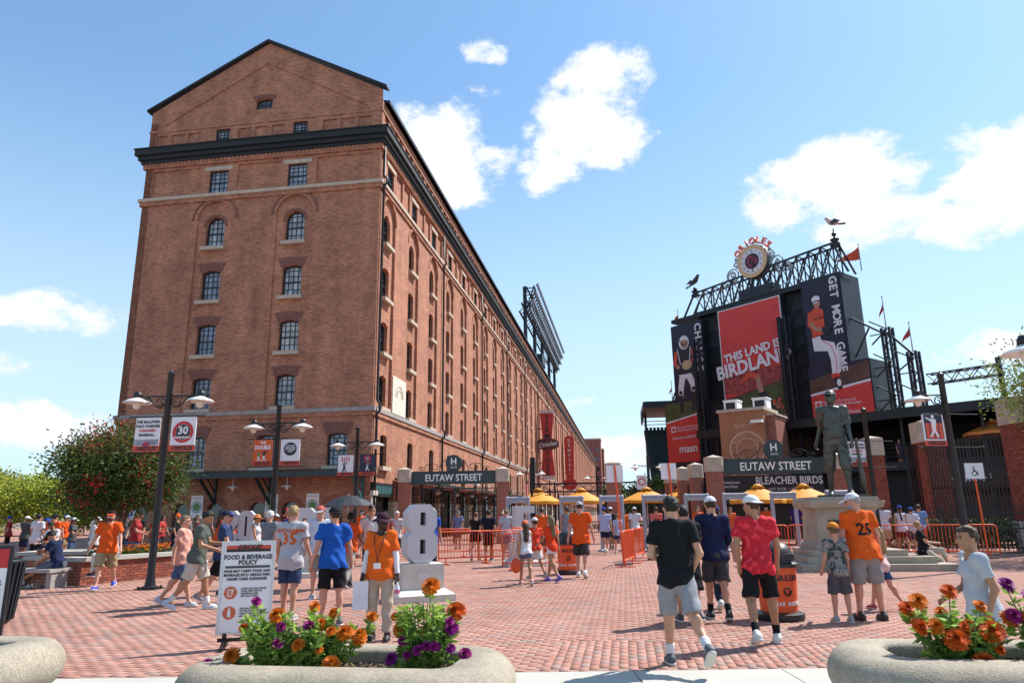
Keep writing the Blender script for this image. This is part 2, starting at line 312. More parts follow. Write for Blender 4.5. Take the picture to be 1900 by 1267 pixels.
g = MB(); g.add([(-24, EDGE, -.008), (24, EDGE, -.008), (24, 25.1, -.008), (-24, 25.1, -.008)], [(0, 1, 2, 3)]); g.build('bedding', M('joint_sand', (.29, .175, .14), .95, var=.2, vs=3), plaza)
def paving():
    bw, bh, gap = .1025, .205, .0028
    pal = np.array([(.33, .185, .155), (.30, .155, .125), (.345, .205, .175), (.295, .155, .125), (.32, .175, .14), (.28, .20, .175), (.335, .20, .17), (.265, .195, .175)]) * np.array([1.06, 1.0, .95])
    mat = attr_mat('paving_brick', .85, .2, var=.15)
    rot = radians(-8.7); cr, sr = cos(rot), sin(rot)
    # the field is laid in running bond across the street; a bordered panel near the walk is laid lengthwise
    def lay(bx, by, shift_x):
        ii = np.arange(-int(26 / bx), int(26 / bx)); jj = np.arange(-int(7 / by), int(34 / by)); I, J = np.meshgrid(ii, jj)
        ox = (I + (.5 * (J % 2) if shift_x else 0)) * bx; oy = (J + (0 if shift_x else .5 * (I % 2))) * by
        return ox, oy
    oxa, oya = lay(bh, bw, True); oxb, oyb = lay(bw, bh, False)
    inz = lambda x, y: (x > .05) & (x < 4.36) & (y < 3.05) & (y < 2.95 + .12 * (x - .05))
    ka = ~inz(oxa, oya); kb = inz(oxb, oyb); ox = np.concatenate([oxa[ka], oxb[kb]]); oy = np.concatenate([oya[ka], oyb[kb]]); lng = np.concatenate([np.ones(ka.sum(), bool), np.zeros(kb.sum(), bool)])
    X = ox * cr - oy * sr; Y = ox * sr + oy * cr + EDGE - 1.0
    lim = X / np.maximum(Y, 1)
    keep = (Y > EDGE + .22) & (Y < 25) & (np.abs(lim) < .80)
    X, Y, lng = X[keep], Y[keep], lng[keep]; n = len(X)
    nz = np.sin(X * 1.3 + Y * .7) * .5 + np.sin(X * .31 - Y * .53) * .5
    ci = np.where(RNG.random(n) < .13, RNG.choice([5, 7], n), RNG.choice([0, 1, 2, 3, 4, 6], n)); col = pal[ci] * (1 + .035 * RNG.standard_normal((n, 1)) + .05 * nz[:, None])
    order = np.argsort(Y * 1.0 + np.abs(X) * .15); near = set(order[:300].tolist())
    # unit brick: bevelled top
    a, b = bw / 2 - gap / 2, bh / 2 - gap / 2; e = .002
    U = np.array([(-a, -b, -.007), (a, -b, -.007), (a, b, -.007), (-a, b, -.007), (-a + e, -b + e, 0), (a - e, -b + e, 0), (a - e, b - e, 0), (-a + e, b - e, 0)])
    FQ = np.array([(4, 5, 6, 7), (0, 1, 5, 4), (1, 2, 6, 5), (2, 3, 7, 6), (3, 0, 4, 7)])
    def turned(u): r = u.copy(); r[:, 0] = u[:, 0] * cr - u[:, 1] * sr; r[:, 1] = u[:, 0] * sr + u[:, 1] * cr; return r
    URB = turned(U); U2 = U.copy(); U2[:, 0], U2[:, 1] = U[:, 1], -U[:, 0]; URA = turned(U2)
    far = np.array([i for i in range(n) if i not in near]); k = len(far)
    h = RNG.uniform(-.002, .0015, k)
    V = np.where(lng[far][:, None, None], URA[None], URB[None]) + np.stack([X[far], Y[far], h], 1)[:, None]; Fq = FQ[None] + (np.arange(k) * 8)[:, None, None]
    me = arr_mesh('paving_bricks', V.reshape(-1, 3), Fq.reshape(-1, 4), mat, np.repeat(col[far], 8, 0)); o = obj('paving_bricks', me, plaza); o['kind'] = 'stuff'
    meshes = {L_: [arr_mesh('brick', URA if L_ else URB, FQ, mat, np.tile(p * RNG.uniform(.94, 1.06), (8, 1))) for p in pal for _ in range(2)] for L_ in (True, False)}
    for i in sorted(near): obj('brick', meshes[bool(lng[i])][(ci[i] * 2 + i % 2) % 16], plaza, (X[i], Y[i], RNG.uniform(-.002, .0015)))
paving()
KERB = M('pale_concrete', (.40, .385, .345), .85, var=.06, vs=1.2, bump=.12, bs=50)
walk = tag(MB().box(-60, 60, -60, EDGE - 1.30, -.04, -.006).build('walkway', KERB), 'pale concrete walk at the plaza edge', kind='structure')
x = -14.0; k = 0
while x < 14:
    w = 1.52; q = MB().box(x + .006, x + w - .006, EDGE - 1.29, EDGE + .10, -.04, .004); o = q.build('slab', KERB, walk); bm = None; x += w
for x0, x1 in ((-60, -14), (14, 60)): MB().box(x0, x1, EDGE - 1.29, EDGE + .10, -.04, .004).build('slab', KERB, walk)

# ================================================================ warehouse
WA = radians(8.7); WLEN = 318.0; W = 15.5; BAY = 5.15
wh = thing('warehouse', 'long eight-storey red brick warehouse with gabled end and dark cornice', 'building', (-7.69, 38.5, 0), -WA)
Z_LOW, Z_BAND, Z_COR0, Z_COR1, Z_EAVE, Z_APEX = 7.2, 20.78, 23.25, 24.2, 26.2, 31.15
FF = lambda u, z, d: (u - W, d, z)                 # front facade: u from its left corner, depth inwards
SFc = lambda s, z, d: (-d, s, z)                   # long street facade: s from the near corner
def rect(a, b, c, d): return [(a, c), (b, c), (b, d), (a, d)]
def seg_win(cx, w, z0, z1, rise=.18): return [(cx - w / 2, z0), (cx + w / 2, z0)] + [(cx + w / 2 * cos(t), z1 - rise + rise * sin(t)) for t in [radians(a) for a in range(0, 181, 20)]]
def rnd_win(cx, w, z0, z1): return [(cx - w / 2, z0), (cx + w / 2, z0)] + arc(cx, z1 - w / 2, w / 2, 0, 180, 10)
def slot(cx, hw, z0, zs): return [(cx - hw, z0), (cx + hw, z0)] + arc(cx, zs, hw, 0, 180, 14)
def wall(mb, outer, holes, depth, rev, fn):
    mb.prism(outer, depth, None, lambda a, b, d: fn(a, b, d), holes=holes)
    for h in holes:
        n = len(h); ar = sum(h[i][0] * h[(i + 1) % n][1] - h[(i + 1) % n][0] * h[i][1] for i in range(n)); hh = h if ar > 0 else h[::-1]
        vs = [fn(p[0], p[1], depth) for p in hh] + [fn(p[0], p[1], depth + rev) for p in hh]; mb.add(vs, [(i, (i + 1) % n, n + (i + 1) % n, n + i) for i in range(n)])
FLO = [(7.55, 9.4), (10.73, 12.6), (14.05, 15.95)]; ARW = (17.45, 19.4)

# ---- windows
FRM = M('window_frame', (.012, .013, .016), .4)
def pane_mat():
    m = bpy.data.materials.new('window_glass'); m.use_nodes = True; N = m.node_tree.nodes; L = m.node_tree.links; b = N['Principled BSDF']
    oi = N.new('ShaderNodeObjectInfo'); r = N.new('ShaderNodeValToRGB'); L.new(oi.outputs['Random'], r.inputs[0]); e = r.color_ramp.elements
    e[0].color = (.05, .07, .12, 1); e[1].color = (.30, .32, .33, 1); e2 = e.new(.35); e2.color = (.14, .17, .24, 1); e3 = e.new(.6); e3.color = (.26, .29, .33, 1)
    tc = N.new('ShaderNodeTexCoord'); vm = N.new('ShaderNodeVectorMath'); vm.operation = 'MULTIPLY'; vm.inputs[1].default_value = (3.3, 0, 2.2); L.new(tc.outputs['Object'], vm.inputs[0]); fl = N.new('ShaderNodeVectorMath'); fl.operation = 'FLOOR'; L.new(vm.outputs[0], fl.inputs[0])
    ad = N.new('ShaderNodeVectorMath'); ad.operation = 'ADD'; cb = N.new('ShaderNodeCombineXYZ'); L.new(oi.outputs['Random'], cb.inputs[1]); L.new(fl.outputs[0], ad.inputs[0]); L.new(cb.outputs[0], ad.inputs[1]); wn = N.new('ShaderNodeTexWhiteNoise'); L.new(ad.outputs[0], wn.inputs['Vector']); mr = N.new('ShaderNodeMapRange'); L.new(wn.outputs['Value'], mr.inputs[0]); mr.inputs[3].default_value = .6; mr.inputs[4].default_value = 1.5
    sc = N.new('ShaderNodeVectorMath'); sc.operation = 'SCALE'; L.new(r.outputs[0], sc.inputs[0]); L.new(mr.outputs[0], sc.inputs['Scale'])
    L.new(sc.outputs[0], b.inputs['Base Color']); b.inputs['Roughness'].default_value = .08; b.inputs['Specular IOR Level'].default_value = .9
    n = N.new('ShaderNodeTexNoise'); n.inputs['Scale'].default_value = 1.5; bp = N.new('ShaderNodeBump'); bp.inputs['Strength'].default_value = .08; L.new(n.outputs[0], bp.inputs['Height']); L.new(bp.outputs[0], b.inputs['Normal'])
    return m
GLASS = pane_mat(); GLASSD = M('dark_window_glass', (.022, .026, .032), .08, spec=.9)
WCACHE = {}
def win_meshes(w, h, kind, rise):
    key = (w, h, kind, rise)
    if key in WCACHE: return WCACHE[key]
    def top(x):
        if kind == 'r': return h
        if kind == 's': return h - rise + rise * sqrt(max(0, 1 - (2 * x / w) ** 2))
        return h - w / 2 + sqrt(max(0, (w / 2) ** 2 - x * x))
    fn = FY()
    out = rect(-w / 2, w / 2, 0, h) if kind == 'r' else (seg_win(0, w, 0, h, rise) if kind == 's' else rnd_win(0, w, 0, h))
    t = .09; cx, cz = 0, h / 2
    inn = [(x * (w / 2 - t) / (w / 2), t + z * (h - 2 * t) / h) for x, z in out]
    f = MB(); f.prism(out, 0, .10, fn, holes=[inn])
    mid = h * .47; f.box(-w / 2 + t, w / 2 - t, -.01, .07, mid - .04, mid + .04)
    for i in (-1, 0, 1):
        x = i * w / 4; f.box(x - .018, x + .018, .02, .06, t, top(x) - t)
    for z in (mid * .5, mid + (h - mid) * .36, mid + (h - mid) * .70):
        hw = w / 2 - t
        if z > h - w / 2 and kind == 'a': hw = sqrt(max(.01, (w / 2) ** 2 - (z - (h - w / 2)) ** 2)) - t
        f.box(-hw, hw, .022, .058, z - .018, z + .018)
    p = MB(); p.prism([(x * .98, z) for x, z in out], .065, .08, fn)
    s = MB(); s.box(-w / 2 - .16, w / 2 + .16, -.30, .02, -.22, 0)
    r = (f.mesh('frame', FRM), p.mesh('pane', GLASS), s.mesh('sill', STONE), p.mesh('pane', GLASSD)); WCACHE[key] = r; return r
def window(fn_rot, loc, w, h, kind, rise=.18, sill=True, dark=False, full=True, label=None):
    f, p, s, pd = win_meshes(w, h, kind, rise); o = obj('window', f, wh, loc, fn_rot); obj('pane', pd if dark else p, o)
    if sill and full: obj('sill', s, o, (0, -.16, 0))
    return o

# ---- front (gable end) wall
CX = (5.06, 10.22)
fw = MB(); back = MB(); RV = .30
slots = [slot(c, 1.17, Z_LOW + .16, 19.2) for c in CX]
wall(fw, rect(0, W, Z_LOW, Z_BAND), slots, 0, .11, FF)
for c in CX:
    holes = [seg_win(c, 1.2, a, b) for a, b in FLO] + [rnd_win(c, 1.2, *ARW)]
    wall(back, slot(c, 1.17, Z_LOW + .16, 19.2), holes, .11, RV, FF)
    for a, b in FLO: window(0, (c - W, .30, a), 1.2, b - a, 's')
    window(0, (c - W, .30, ARW[0]), 1.2, ARW[1] - ARW[0], 'a')
# band storey: two windows between long recessed panels
pan = [rect(.55, 3.75, 21.25, 22.75), rect(6.3, 9.0, 21.25, 22.75), rect(11.45, 14.95, 21.25, 22.75)]
wall(fw, rect(0, W, Z_BAND, Z_COR0), pan + [rect(c - .62, c + .62, 20.96, 22.45) for c in CX], 0, .09, FF)
for p_ in pan: back.prism(p_, .09, None, FF)
for c in CX: window(0, (c - W, .08, 20.96), 1.24, 1.49, 'r', sill=False)
# attic storey: square recessed panels and two windows
pan = []; u = .42
while u < 14.6:
    if not any(abs(u + .43 - c) < 1.05 for c in CX): pan.append(rect(u, u + .86, 24.38, 25.25))
    u += 1.13
wall(fw, rect(0, W, Z_COR1, 25.55), pan + [rect(c - .47, c + .47, 24.22, 25.32) for c in CX], 0, .10, FF)
for p_ in pan: back.prism(p_, .10, None, FF)
for c in CX: window(0, (c - W, .09, 24.22), .94, 1.1, 'r', sill=False)
# gable with a recessed triangular field
tri = [(.9, 25.95), (W - .9, 25.95), (W / 2, 29.75)]
wall(fw, [(0, 25.55), (W, 25.55), (W, 26.95), (W / 2, Z_APEX), (0, 26.95)], [tri], 0, .08, FF)
att = seg_win(W / 2 - .08, 1.1, 26.5, 27.25, .2); wall(back, tri, [att], .08, .25, FF); window(0, (W / 2 - .08 - W, .25, 26.5), 1.1, .75, 's', .2, sill=False)
# storey under the stone course, and the ticket-window base
w1 = (5.12, 9.35, 13.53); wall(fw, rect(0, W, 0, Z_LOW), [seg_win(c, 1.2, 4.2, 6.0, .22) for c in w1] + [seg_win(c, 1.0, 1.05, 2.35, .45) for c in (2.1, 4.6, 6.6, 9.1, 11.0, 13.5)], 0, RV, FF)
for c in w1: window(0, (c - W, .22, 4.2), 1.2, 1.8, 's', .22)
fw.build('front_wall', BRICK, wh); back.build('recessed_wall', BRICK, wh)
for c in (2.1, 4.6, 6.6, 9.1, 11.0, 13.5):
    q = MB(); q.prism(seg_win(c, 1.0, 1.05, 2.35, .45), .24, .26, FF); o = q.build('ticket_window', GLASSD, wh); MB().box(c - .62 - W, c + .62 - W, -.14, .05, .93, 1.05).build('sill', STONE_G, o)
    for k in range(11):
        a0, a1 = radians(6 + k * 15.27), radians(6 + (k + 1) * 15.27 - 1.6); q = MB()
        pts = [(c + cos(a0) * .52, 1.92 + sin(a0) * .47), (c + cos(a0) * .80, 1.92 + sin(a0) * .74), (c + cos(a1) * .80, 1.92 + sin(a1) * .74), (c + cos(a1) * .52, 1.92 + sin(a1) * .47)]
        q.prism(pts[::-1], -.03, .02, FF); q.build('voussoir', BRICKP, o)
# hoods, arches, lintels
def fan(c, w, z, fn, name='arch', n=11, hgt=.62, mats=BRK_PLAIN, side=False):
    q = MB()
    for k in range(n):
        t0, t1 = k / n, (k + .93) / n
        a = lambda t, r: (c + (t - .5) * (w + .1) * (1 + r * .42), z - .16 + .20 * sin(pi * t) * (1 - r) + r * (hgt + .06 * sin(pi * t)))
        q.prism([a(t0, 0), a(t1, 0), a(t1, 1), a(t0, 1)], -.025, .02, fn)
    return q.build(name, mats, wh)
for c in CX:
    for a, b in FLO: fan(c, 1.2, b, lambda u, z, d: FF(u, z, d + .11))
    for r0, r1, dd_ in ((1.19, 1.30, -.07), (1.42, 1.52, -.05)):
        q = MB(); q.prism(arc(c, 19.2, r1, 0, 180, 20) + arc(c, 19.2, r0, 180, 0, 20), dd_, .03, FF); q.build('arch_moulding', BRK_PLAIN if r0 > 1.3 else BRICK, wh)
    q = MB(); q.prism(arc(c, 18.8, .78, 0, 180, 16) + arc(c, 18.8, .63, 180, 0, 16), .06, .13, FF); q.build('arch_ring', BRK_PLAIN, wh)
    MB().box(c - .92 - W, c + .92 - W, -.07, .1, 22.46, 22.72).build('lintel', STONE, wh)
for c in w1: fan(c, 1.2, 6.0, FF, hgt=.7)
fan(W / 2 - .08, 1.1, 27.25, lambda u, z, d: FF(u, z, d + .06), hgt=.35)

# ---- long street facade, one bay at a time
def bay(mbo, mbb, s0, s1, c):
    sl = slot(c, 1.17, Z_LOW + .16, 19.2)
    wall(mbo, rect(s0, s1, Z_LOW, Z_BAND), [sl], 0, .16, SFc)
    wall(mbb, sl, [seg_win(c, 1.15, a, b) for a, b in FLO] + [rnd_win(c, 1.15, *ARW)], .16, .32, SFc)
    pl = [rect(a, b, 21.25, 22.75) for a, b in ((s0 + .15, c - 1.15), (c + 1.15, s1 - .15)) if b - a > .4]
    wall(mbo, rect(s0, s1, Z_BAND, Z_COR0), pl + [rect(c - .6, c + .6, 20.96, 22.45)], 0, .2, SFc)
    for p_ in pl: mbb.prism(p_, .12, None, SFc)
    wall(mbo, rect(s0, s1, 3.3, Z_LOW), [seg_win(c, 1.15, 4.2, 6.0, .22)], 0, .32, SFc)
    pa = [rect(c - 2.4 + i * .96, c - 1.62 + i * .96, 24.45, 25.5) for i in range(5) if i != 2 and c - 2.4 + i * .96 > s0 + .05]
    wall(mbo, rect(s0, s1, Z_COR1, Z_EAVE), pa + [rect(c - .42, c + .42, 24.22, 25.4)], 0, .12, SFc)
    for p_ in pa: mbb.prism(p_, .12, None, SFc)
C0 = 1.9; NB = 61
o1, b1 = MB(), MB(); bay(o1, b1, 0, C0 + BAY / 2, C0); o1.build('wall_bay', BRICK, wh); b1.build('recessed_bay', BRICK, wh)
o1, b1 = MB(), MB(); bay(o1, b1, -BAY / 2, BAY / 2, 0); mo, mb_ = o1.mesh('wall_bay', BRICK), b1.mesh('recessed_bay', BRICK)
ST2 = M('stone_pier', (.46, .42, .34), .9, var=.25, vs=4, bump=.4, bs=12)
pier = MB().box(-.3, .06, -.55, .55, 0, 2.1).box(-.3, .14, -.62, .62, 2.1, 2.32).mesh('stone_pier', ST2)
spd = MB(); spd.box(-.3, .03, -.5, .5, 2.32, 3.3); spd = spd.mesh('brick_pier', BRICK)
wins = [(a, b - a, 's') for a, b in FLO] + [(ARW[0], ARW[1] - ARW[0], 'a'), (4.2, 1.8, 's'), (20.96, 1.49, 'r'), (24.22, 1.18, 'r')]
sillm = None
farw = MB()
for k in range(NB):
    c = C0 + BAY * k
    if k: obj('wall_bay', mo, wh, (0, c, 0)); obj('recessed_bay', mb_, wh, (0, c, 0))
    obj('stone_pier', pier, wh, (0, c + BAY / 2, 0)); obj('brick_pier', spd, wh, (0, c + BAY / 2, 0))
    for (z, h, kd) in wins:
        w = 1.15 if kd != 'r' else (1.2 if z < 22 else .84); dep = {'r': .10}.get(kd, .36) if z > 7 else .22
        if k < 40:
            f, p, s_, pd = win_meshes(w, h, kd, .18 if z > 7 else .22); o = obj('window', f, wh, (-dep, c, z), pi / 2); obj('pane', pd, o)
            if kd != 'r' and k < 14: obj('sill', s_, o, (0, -.20, 0))
        else: farw.box(-dep - .02, -dep, c - w / 2, c + w / 2, z, z + h)
    if k < 14:
        MB().box(-.05, .06, c - .85, c + .85, 22.46, 22.70).build('lintel', STONE, wh)
        q = MB(); q.prism(arc(c, 19.2, 1.38, 0, 180, 14) + arc(c, 19.2, 1.19, 180, 0, 14), -.05, .03, SFc); q.build('arch_moulding', BRICK, wh)
        for a, b in FLO: fan(c, 1.15, b, lambda u, z, d: SFc(u, z, d + .16), n=7, mats=BRICK)
ow = farw.build('far_windows', GLASSD, wh); ow['kind'] = 'stuff'
# pipes, stone courses, cornice, roof, core
for k in range(18):
    s = .28 if k == 0 else 1.9 + BAY * (3 * k - .5) ; q = MB(); x = .14
    q.tube([(x, s, 0), (x, s, 7.0), (x + .16, s, 7.15), (x + .16, s, 7.5), (x, s, 7.75), (x, s, 20.6), (x + .18, s, 20.8), (x + .18, s, 21.1), (x, s, 21.3), (x, s, 23.4)], .075, 8); q.build('downspout', BLK, wh, smooth=True)
q = MB(); q.tube([(-W - .06, .2, 0), (-W - .06, .2, 26.3)], .05, 8); q.build('downspout', BLK, wh)
def course(z0, z1, pr, mat, name):
    q = MB(); q.box(-W - pr, pr, -pr, 0.02, z0, z1); q.box(-.02, pr, .021, WLEN, z0, z1); q.box(-W - pr, -W + .02, .021, WLEN, z0, z1); q.build(name, mat, wh)
course(Z_LOW - .06, Z_LOW + .16, .16, STONE_G, 'stone_course'); course(Z_BAND - .08, Z_BAND + .12, .20, STONE, 'stone_course')
course(Z_LOW - .30, Z_LOW - .062, .10, BRICK, 'brick_corbel'); course(Z_BAND - .36, Z_BAND - .082, .11, BRICK, 'brick_corbel')
course(Z_COR0 - .30, Z_COR0 - .002, .14, BRICK, 'brick_corbel'); course(25.50, 25.62, .05, BRICK, 'brick_corbel')
q = MB()
for k in range(58): u = -W + .06 + k * .268; q.box(u, u + .13, -.19, -.145, Z_COR0 - .2, Z_COR0 - .003)
for k in range(120): s = .2 + k * .268; q.box(.145, .19, s, s + .13, Z_COR0 - .2, Z_COR0 - .003)
o = q.build('dentils', BRICK, wh); o['kind'] = 'stuff'
q = MB()
for z0, z1, pr in ((Z_COR0, Z_COR0 + .22, .24), (Z_COR0 + .22, Z_COR0 + .5, .38), (Z_COR0 + .5, Z_COR1 - .06, .54), (Z_COR1 - .06, Z_COR1 + .004, .60)):
    q.box(-W - pr, pr, -pr, 0.01, z0, z1); q.box(-.01, pr, .011, WLEN, z0, z1); q.box(-W - pr, -W + .01, .011, WLEN, z0, z1)
q.build('cornice', M('cornice_black', (.010, .011, .013), .65), wh)
rp = [(-.28, 26.98), (W / 2, Z_APEX + .02), (W + .28, 26.98), (W + .28, 27.12), (W / 2, Z_APEX + .20), (-.28, 27.12)]
q = MB(); q.prism(rp, -.22, .35, FF); q.build('gable_coping', MATS['cornice_black'], wh)
q = MB(); q.prism([(-.25, 26.2), (W + .25, 26.2), (W + .25, 26.36), (W / 2, 28.6), (-.25, 26.36)], .36, WLEN, FF); q.build('roof', DKM, wh)
q = MB(); q.box(-W + .0, -.75, 1.6, WLEN, .02, 26.2); q.build('inner_wall', BRK_PLAIN, wh)
q = MB(); q.box(-W, -W + .5, .0, WLEN, .0, Z_EAVE); q.build('rear_wall', BRICK, wh)
q = MB(); q.box(-.02, .3, .4, WLEN, Z_EAVE, Z_EAVE + .22); q.build('gutter', DKM, wh)
for s, hh in ((52, 2.2), (118, 1.6), (160, 1.5)): MB().box(-3.2, -1.2, s, s + 2.5, 26.3, 27.0 + hh).build('roof_vent', DKM, wh)
# side ground floor: dark glazing between the stone piers, carved stone panel
q = MB(); q.box(-.50, -.46, .6, WLEN, 0, 3.3); q.build('shopfront', GLASSD, wh)
q = MB(); q.box(-.34, .04, .66, 3.75, 2.55, 3.28); o = q.build('transom', DKG, wh)
for k in range(6): MB().box(.042, .05, .8 + k * .48, 1.2 + k * .48, 2.72, 3.12).build('pane', TEAL, o)
q = MB(); q.box(-.3, .10, .02, .66, 0, 2.6).box(-.3, .2, .0, .72, 2.6, 2.85); q.build('stone_pier', ST2, wh)
q = MB(); q.box(-.05, .05, C0 + 1.3, C0 + 3.9, 7.45, 9.7); o = q.build('carved_panel', M('carved_stone', (.60, .55, .46), .9, var=.1, vs=5, bump=.8, bs=4), wh)
for r in (.75, .5): q = MB(); q.prism(arc(C0 + 2.6, 8.5, r, 0, 180, 14) + arc(C0 + 2.6, 8.5, r - .08, 180, 0, 14), -.075, -.05, SFc); q.build('carved_arch', STONE, o)
# front canopy with braces, lamps, posters
q = MB(); q.add([(-11.4, -1.9, 3.62), (0.35, -1.9, 3.62), (.35, -.02, 3.95), (-11.4, -.02, 3.95), (-11.4, -1.9, 3.74), (.35, -1.9, 3.74), (.35, -.02, 4.07), (-11.4, -.02, 4.07)], [(0, 3, 2, 1), (4, 5, 6, 7), (0, 1, 5, 4), (1, 2, 6, 5), (3, 0, 4, 7)])
q.box(-11.4, .35, -1.98, -1.9, 3.55, 3.80); can = q.build('canopy', DKG, wh)
for x in (-8.9, -5.7, -.4, ):
    q = MB(); q.bar((x, -1.7, 3.6), (x, -.06, 2.3), .12); q.bar((x, -.08, 2.2), (x, -.08, 3.85), .12); q.bar((x, -1.75, 3.58), (x, -.1, 3.85), .10); q.bar((x, -1.0, 3.66), (x, -.1, 2.9), .06); q.build('bracket', DKG if x < -1 else TEAL, can)
SHADE = M('enamel_white', (.72, .72, .70), .35)
for x in (-10.3, -7.4, -4.3): q = MB(); q.lathe([(.03, .25), (.06, .10), (.30, .02), (.31, -.01)], 16, (x, -.9, 3.1)); q.tube([(x, -.9, 3.3), (x, -.9, 3.8)], .02, 6); q.ell((x, -.9, 3.04), (.08, .08, .11), 10); q.build('pendant_lamp', SHADE, can, smooth=True)
GRN = M('map_green', (.12, .25, .08), .6)
for u_ in (5.55, 9.95, 12.3):
    po = MB().box(u_ - W - .36, u_ - W + .36, -.05, -.012, 1.55, 2.75).build('poster', OFFW, wh)
    q = MB(); q.prism(arc(u_ - W, 2.12, .22, 0, 360, 16)[:-1], -.056, -.0505, lambda a, b, d: (a, d, b)); q.build('poster_map', GRN, po)
    q = MB(); q.prism(arc(u_ - W, 2.12, .32, 0, 360, 20)[:-1], -.055, -.0502, lambda a, b, d: (a, d, b), holes=[arc(u_ - W, 2.12, .25, 0, 360, 20)[:-1]]); q.build('poster_ring', M('poster_grey', (.3, .3, .33), .6), po)
    text('SEATING MAP', .085, ORGD, po, (u_ - W, -.052, 2.6))
MB().box(-W + 1.0, -W + 1.9, -.05, -.012, .9, 2.0).build('poster', OFFW, wh)
# ================================================================ scoreboard
sbd = thing('scoreboard', 'tall black steel scoreboard carrying three big printed billboards and a clock', 'scoreboard', (36.62, 75, 0), radians(-52.5))
FS = FY()
def lattice(mb, p, q, w, t=.12, n=None, depth=None, diag=.07):
    """square lattice column or beam between p and q"""
    p = Vector(p); q = Vector(q); d = (q - p); L_ = d.length; d.normalize(); u = Vector((0, 0, 1)) if abs(d.z) < .8 else Vector((0, 1, 0)); a = d.cross(u).normalized() * w / 2; b = a.cross(d).normalized() * (depth or w) / 2
    cs = [a + b, a - b, -a - b, -a + b]; n = n or max(2, int(L_ / w)); q_ = [(p + c, q + c) for c in cs]
    for s0, s1 in q_: mb.bar(s0, s1, t)
    for i in range(n):
        f0, f1 = i / n, (i + 1) / n
        for j in range(4):
            c0, c1 = cs[j], cs[(j + 1) % 4]; A = p + d * L_ * f0; B = p + d * L_ * f1
            if i % 2: c0, c1 = c1, c0
            mb.bar(A + c0, B + c1, diag)
    return mb
BOARD = M('board_steel', (.02, .025, .034), .5, .3, var=.2, vs=.6)
# carcass boxes behind the prints
MB().box(-26.2, -20.3, .05, 2.2, 0, 15.5).box(-24.25, -19.05, .05, 2.2, 15.5, 26.1).build('left_housing', BOARD, sbd)
MB().box(-16.6, -7.35, .05, 2.2, 0, 26.6).build('centre_housing', BOARD, sbd)
MB().box(-4.7, .05, .05, 4.2, 17.05, 27.3).box(-5.0, 2.05, .05, 4.2, 0, 17.05).build('right_housing', BOARD, sbd)
for x0, x1 in ((-20.3, -16.61), (-7.34, -5.01)):
    MB().box(x0, x1, 1.2, 2.0, 0, 26.7).build('dark_panel', M('dark_panel', (.012, .015, .022), .6), sbd)
    q = MB()
    for k in range(10): z = 5 + k * 2.15; q.bar((x0, .9, z), (x1, .9, z), .10); q.bar((x0, .9, z), ((x0 + x1) / 2, .9, z + 2.15), .08); q.bar((x1, .9, z), ((x0 + x1) / 2, .9, z + 2.15), .08)
    q.build('bracing', DKM, sbd)
MB().box(-24.3, .1, .3, 2.2, 26.62, 27.1).build('top_beam', DKM, sbd)
q = MB(); lattice(q, (-18.9, -1.2, 0), (-18.9, -1.2, 23.1), .9, .2, 18); q.box(-19.5, -19.1, -1.75, -1.4, 0, 23.15); q.build('column', DKM, sbd)
q = MB(); lattice(q, (-6.6, -1.2, 0), (-6.6, -1.2, 23.3), .9, .2, 18); q.box(-7.15, -6.75, -1.75, -1.4, 0, 23.3); q.build('column', DKM, sbd)
# crowning truss
q = MB(); NB_ = 13
xs = [-20.1 + i * (19.6 / NB_) for i in range(NB_ + 1)]; top = lambda x: 29.95 + (x + 20.1) / 19.6 * .95
for y in (.4, 2.0):
    q.bar((-22.0, y, 27.1), (-20.1, y, top(-20.1)), .20); q.bar((-.5, y, top(-.5)), (.9, y, 27.1), .20)
    for i in range(NB_):
        a, b = xs[i], xs[i + 1]; q.bar((a, y, top(a)), (b, y, top(b)), .20); q.bar((a, y, 27.15), (b, y, 27.15), .20); q.bar((a, y, 27.15), (b, y, top(b)), .11); q.bar((b, y, 27.15), (a, y, top(a)), .11); q.bar((b, y, 27.15), (b, y, top(b)), .13)
for x in xs: q.bar((x, .4, top(x)), (x, 2.0, top(x)), .12); q.bar((x, .4, 27.15), (x, 2.0, top(x)), .07)
q.build('truss', DKM, sbd)
# stepped towers on the right
q = MB(); lattice(q, (3.75, 1.2, 0), (3.75, 1.2, 20.1), .8, .22, 16); lattice(q, (6.0, 1.2, 0), (6.0, 1.2, 17.1), .8, .22, 13)
for z in (8, 11.5, 15, 18.6):
    if z < 19: q.bar((2.0, 1.2, z), (3.75, 1.2, z + 1.4), .13); q.bar((2.0, 1.2, z + 2.6), (3.75, 1.2, z + 1.4), .13); q.bar((1.9, 1.2, z + 1), (3.75, 1.2, z + 1), .10)
    if z < 16: q.bar((3.75, 1.2, z), (6.0, 1.2, z + 1.4), .13); q.bar((3.75, 1.2, z + 2.8), (6.0, 1.2, z + 1.4), .13); q.bar((3.75, 1.2, z), (6.0, 1.2, z), .10)
q.bar((0.1, 1.2, 22.0), (3.75, 1.2, 19.3), .2); q.bar((3.75, 1.2, 19.6), (6.0, 1.2, 16.8), .2); q.bar((.1, 1.2, 17.6), (1.9, 1.2, 20.5), .15); q.build('stepped_tower', DKM, sbd)
q = MB(); lattice(q, (-25.6, 1.2, 15.6), (-24.3, 1.2, 18.2), .4, .12, 3); q.bar((-26.0, 1.2, 15.6), (-24.3, 1.2, 18.9), .16); q.build('brace', DKM, sbd)
q = MB(); lattice(q, (6.4, 3, 14.3), (13, 3, 14.3), 1.0, .12, 8); q.bar((12.8, 3, 0), (12.8, 3, 15.5), .4); q.build('catwalk', DKM, sbd)
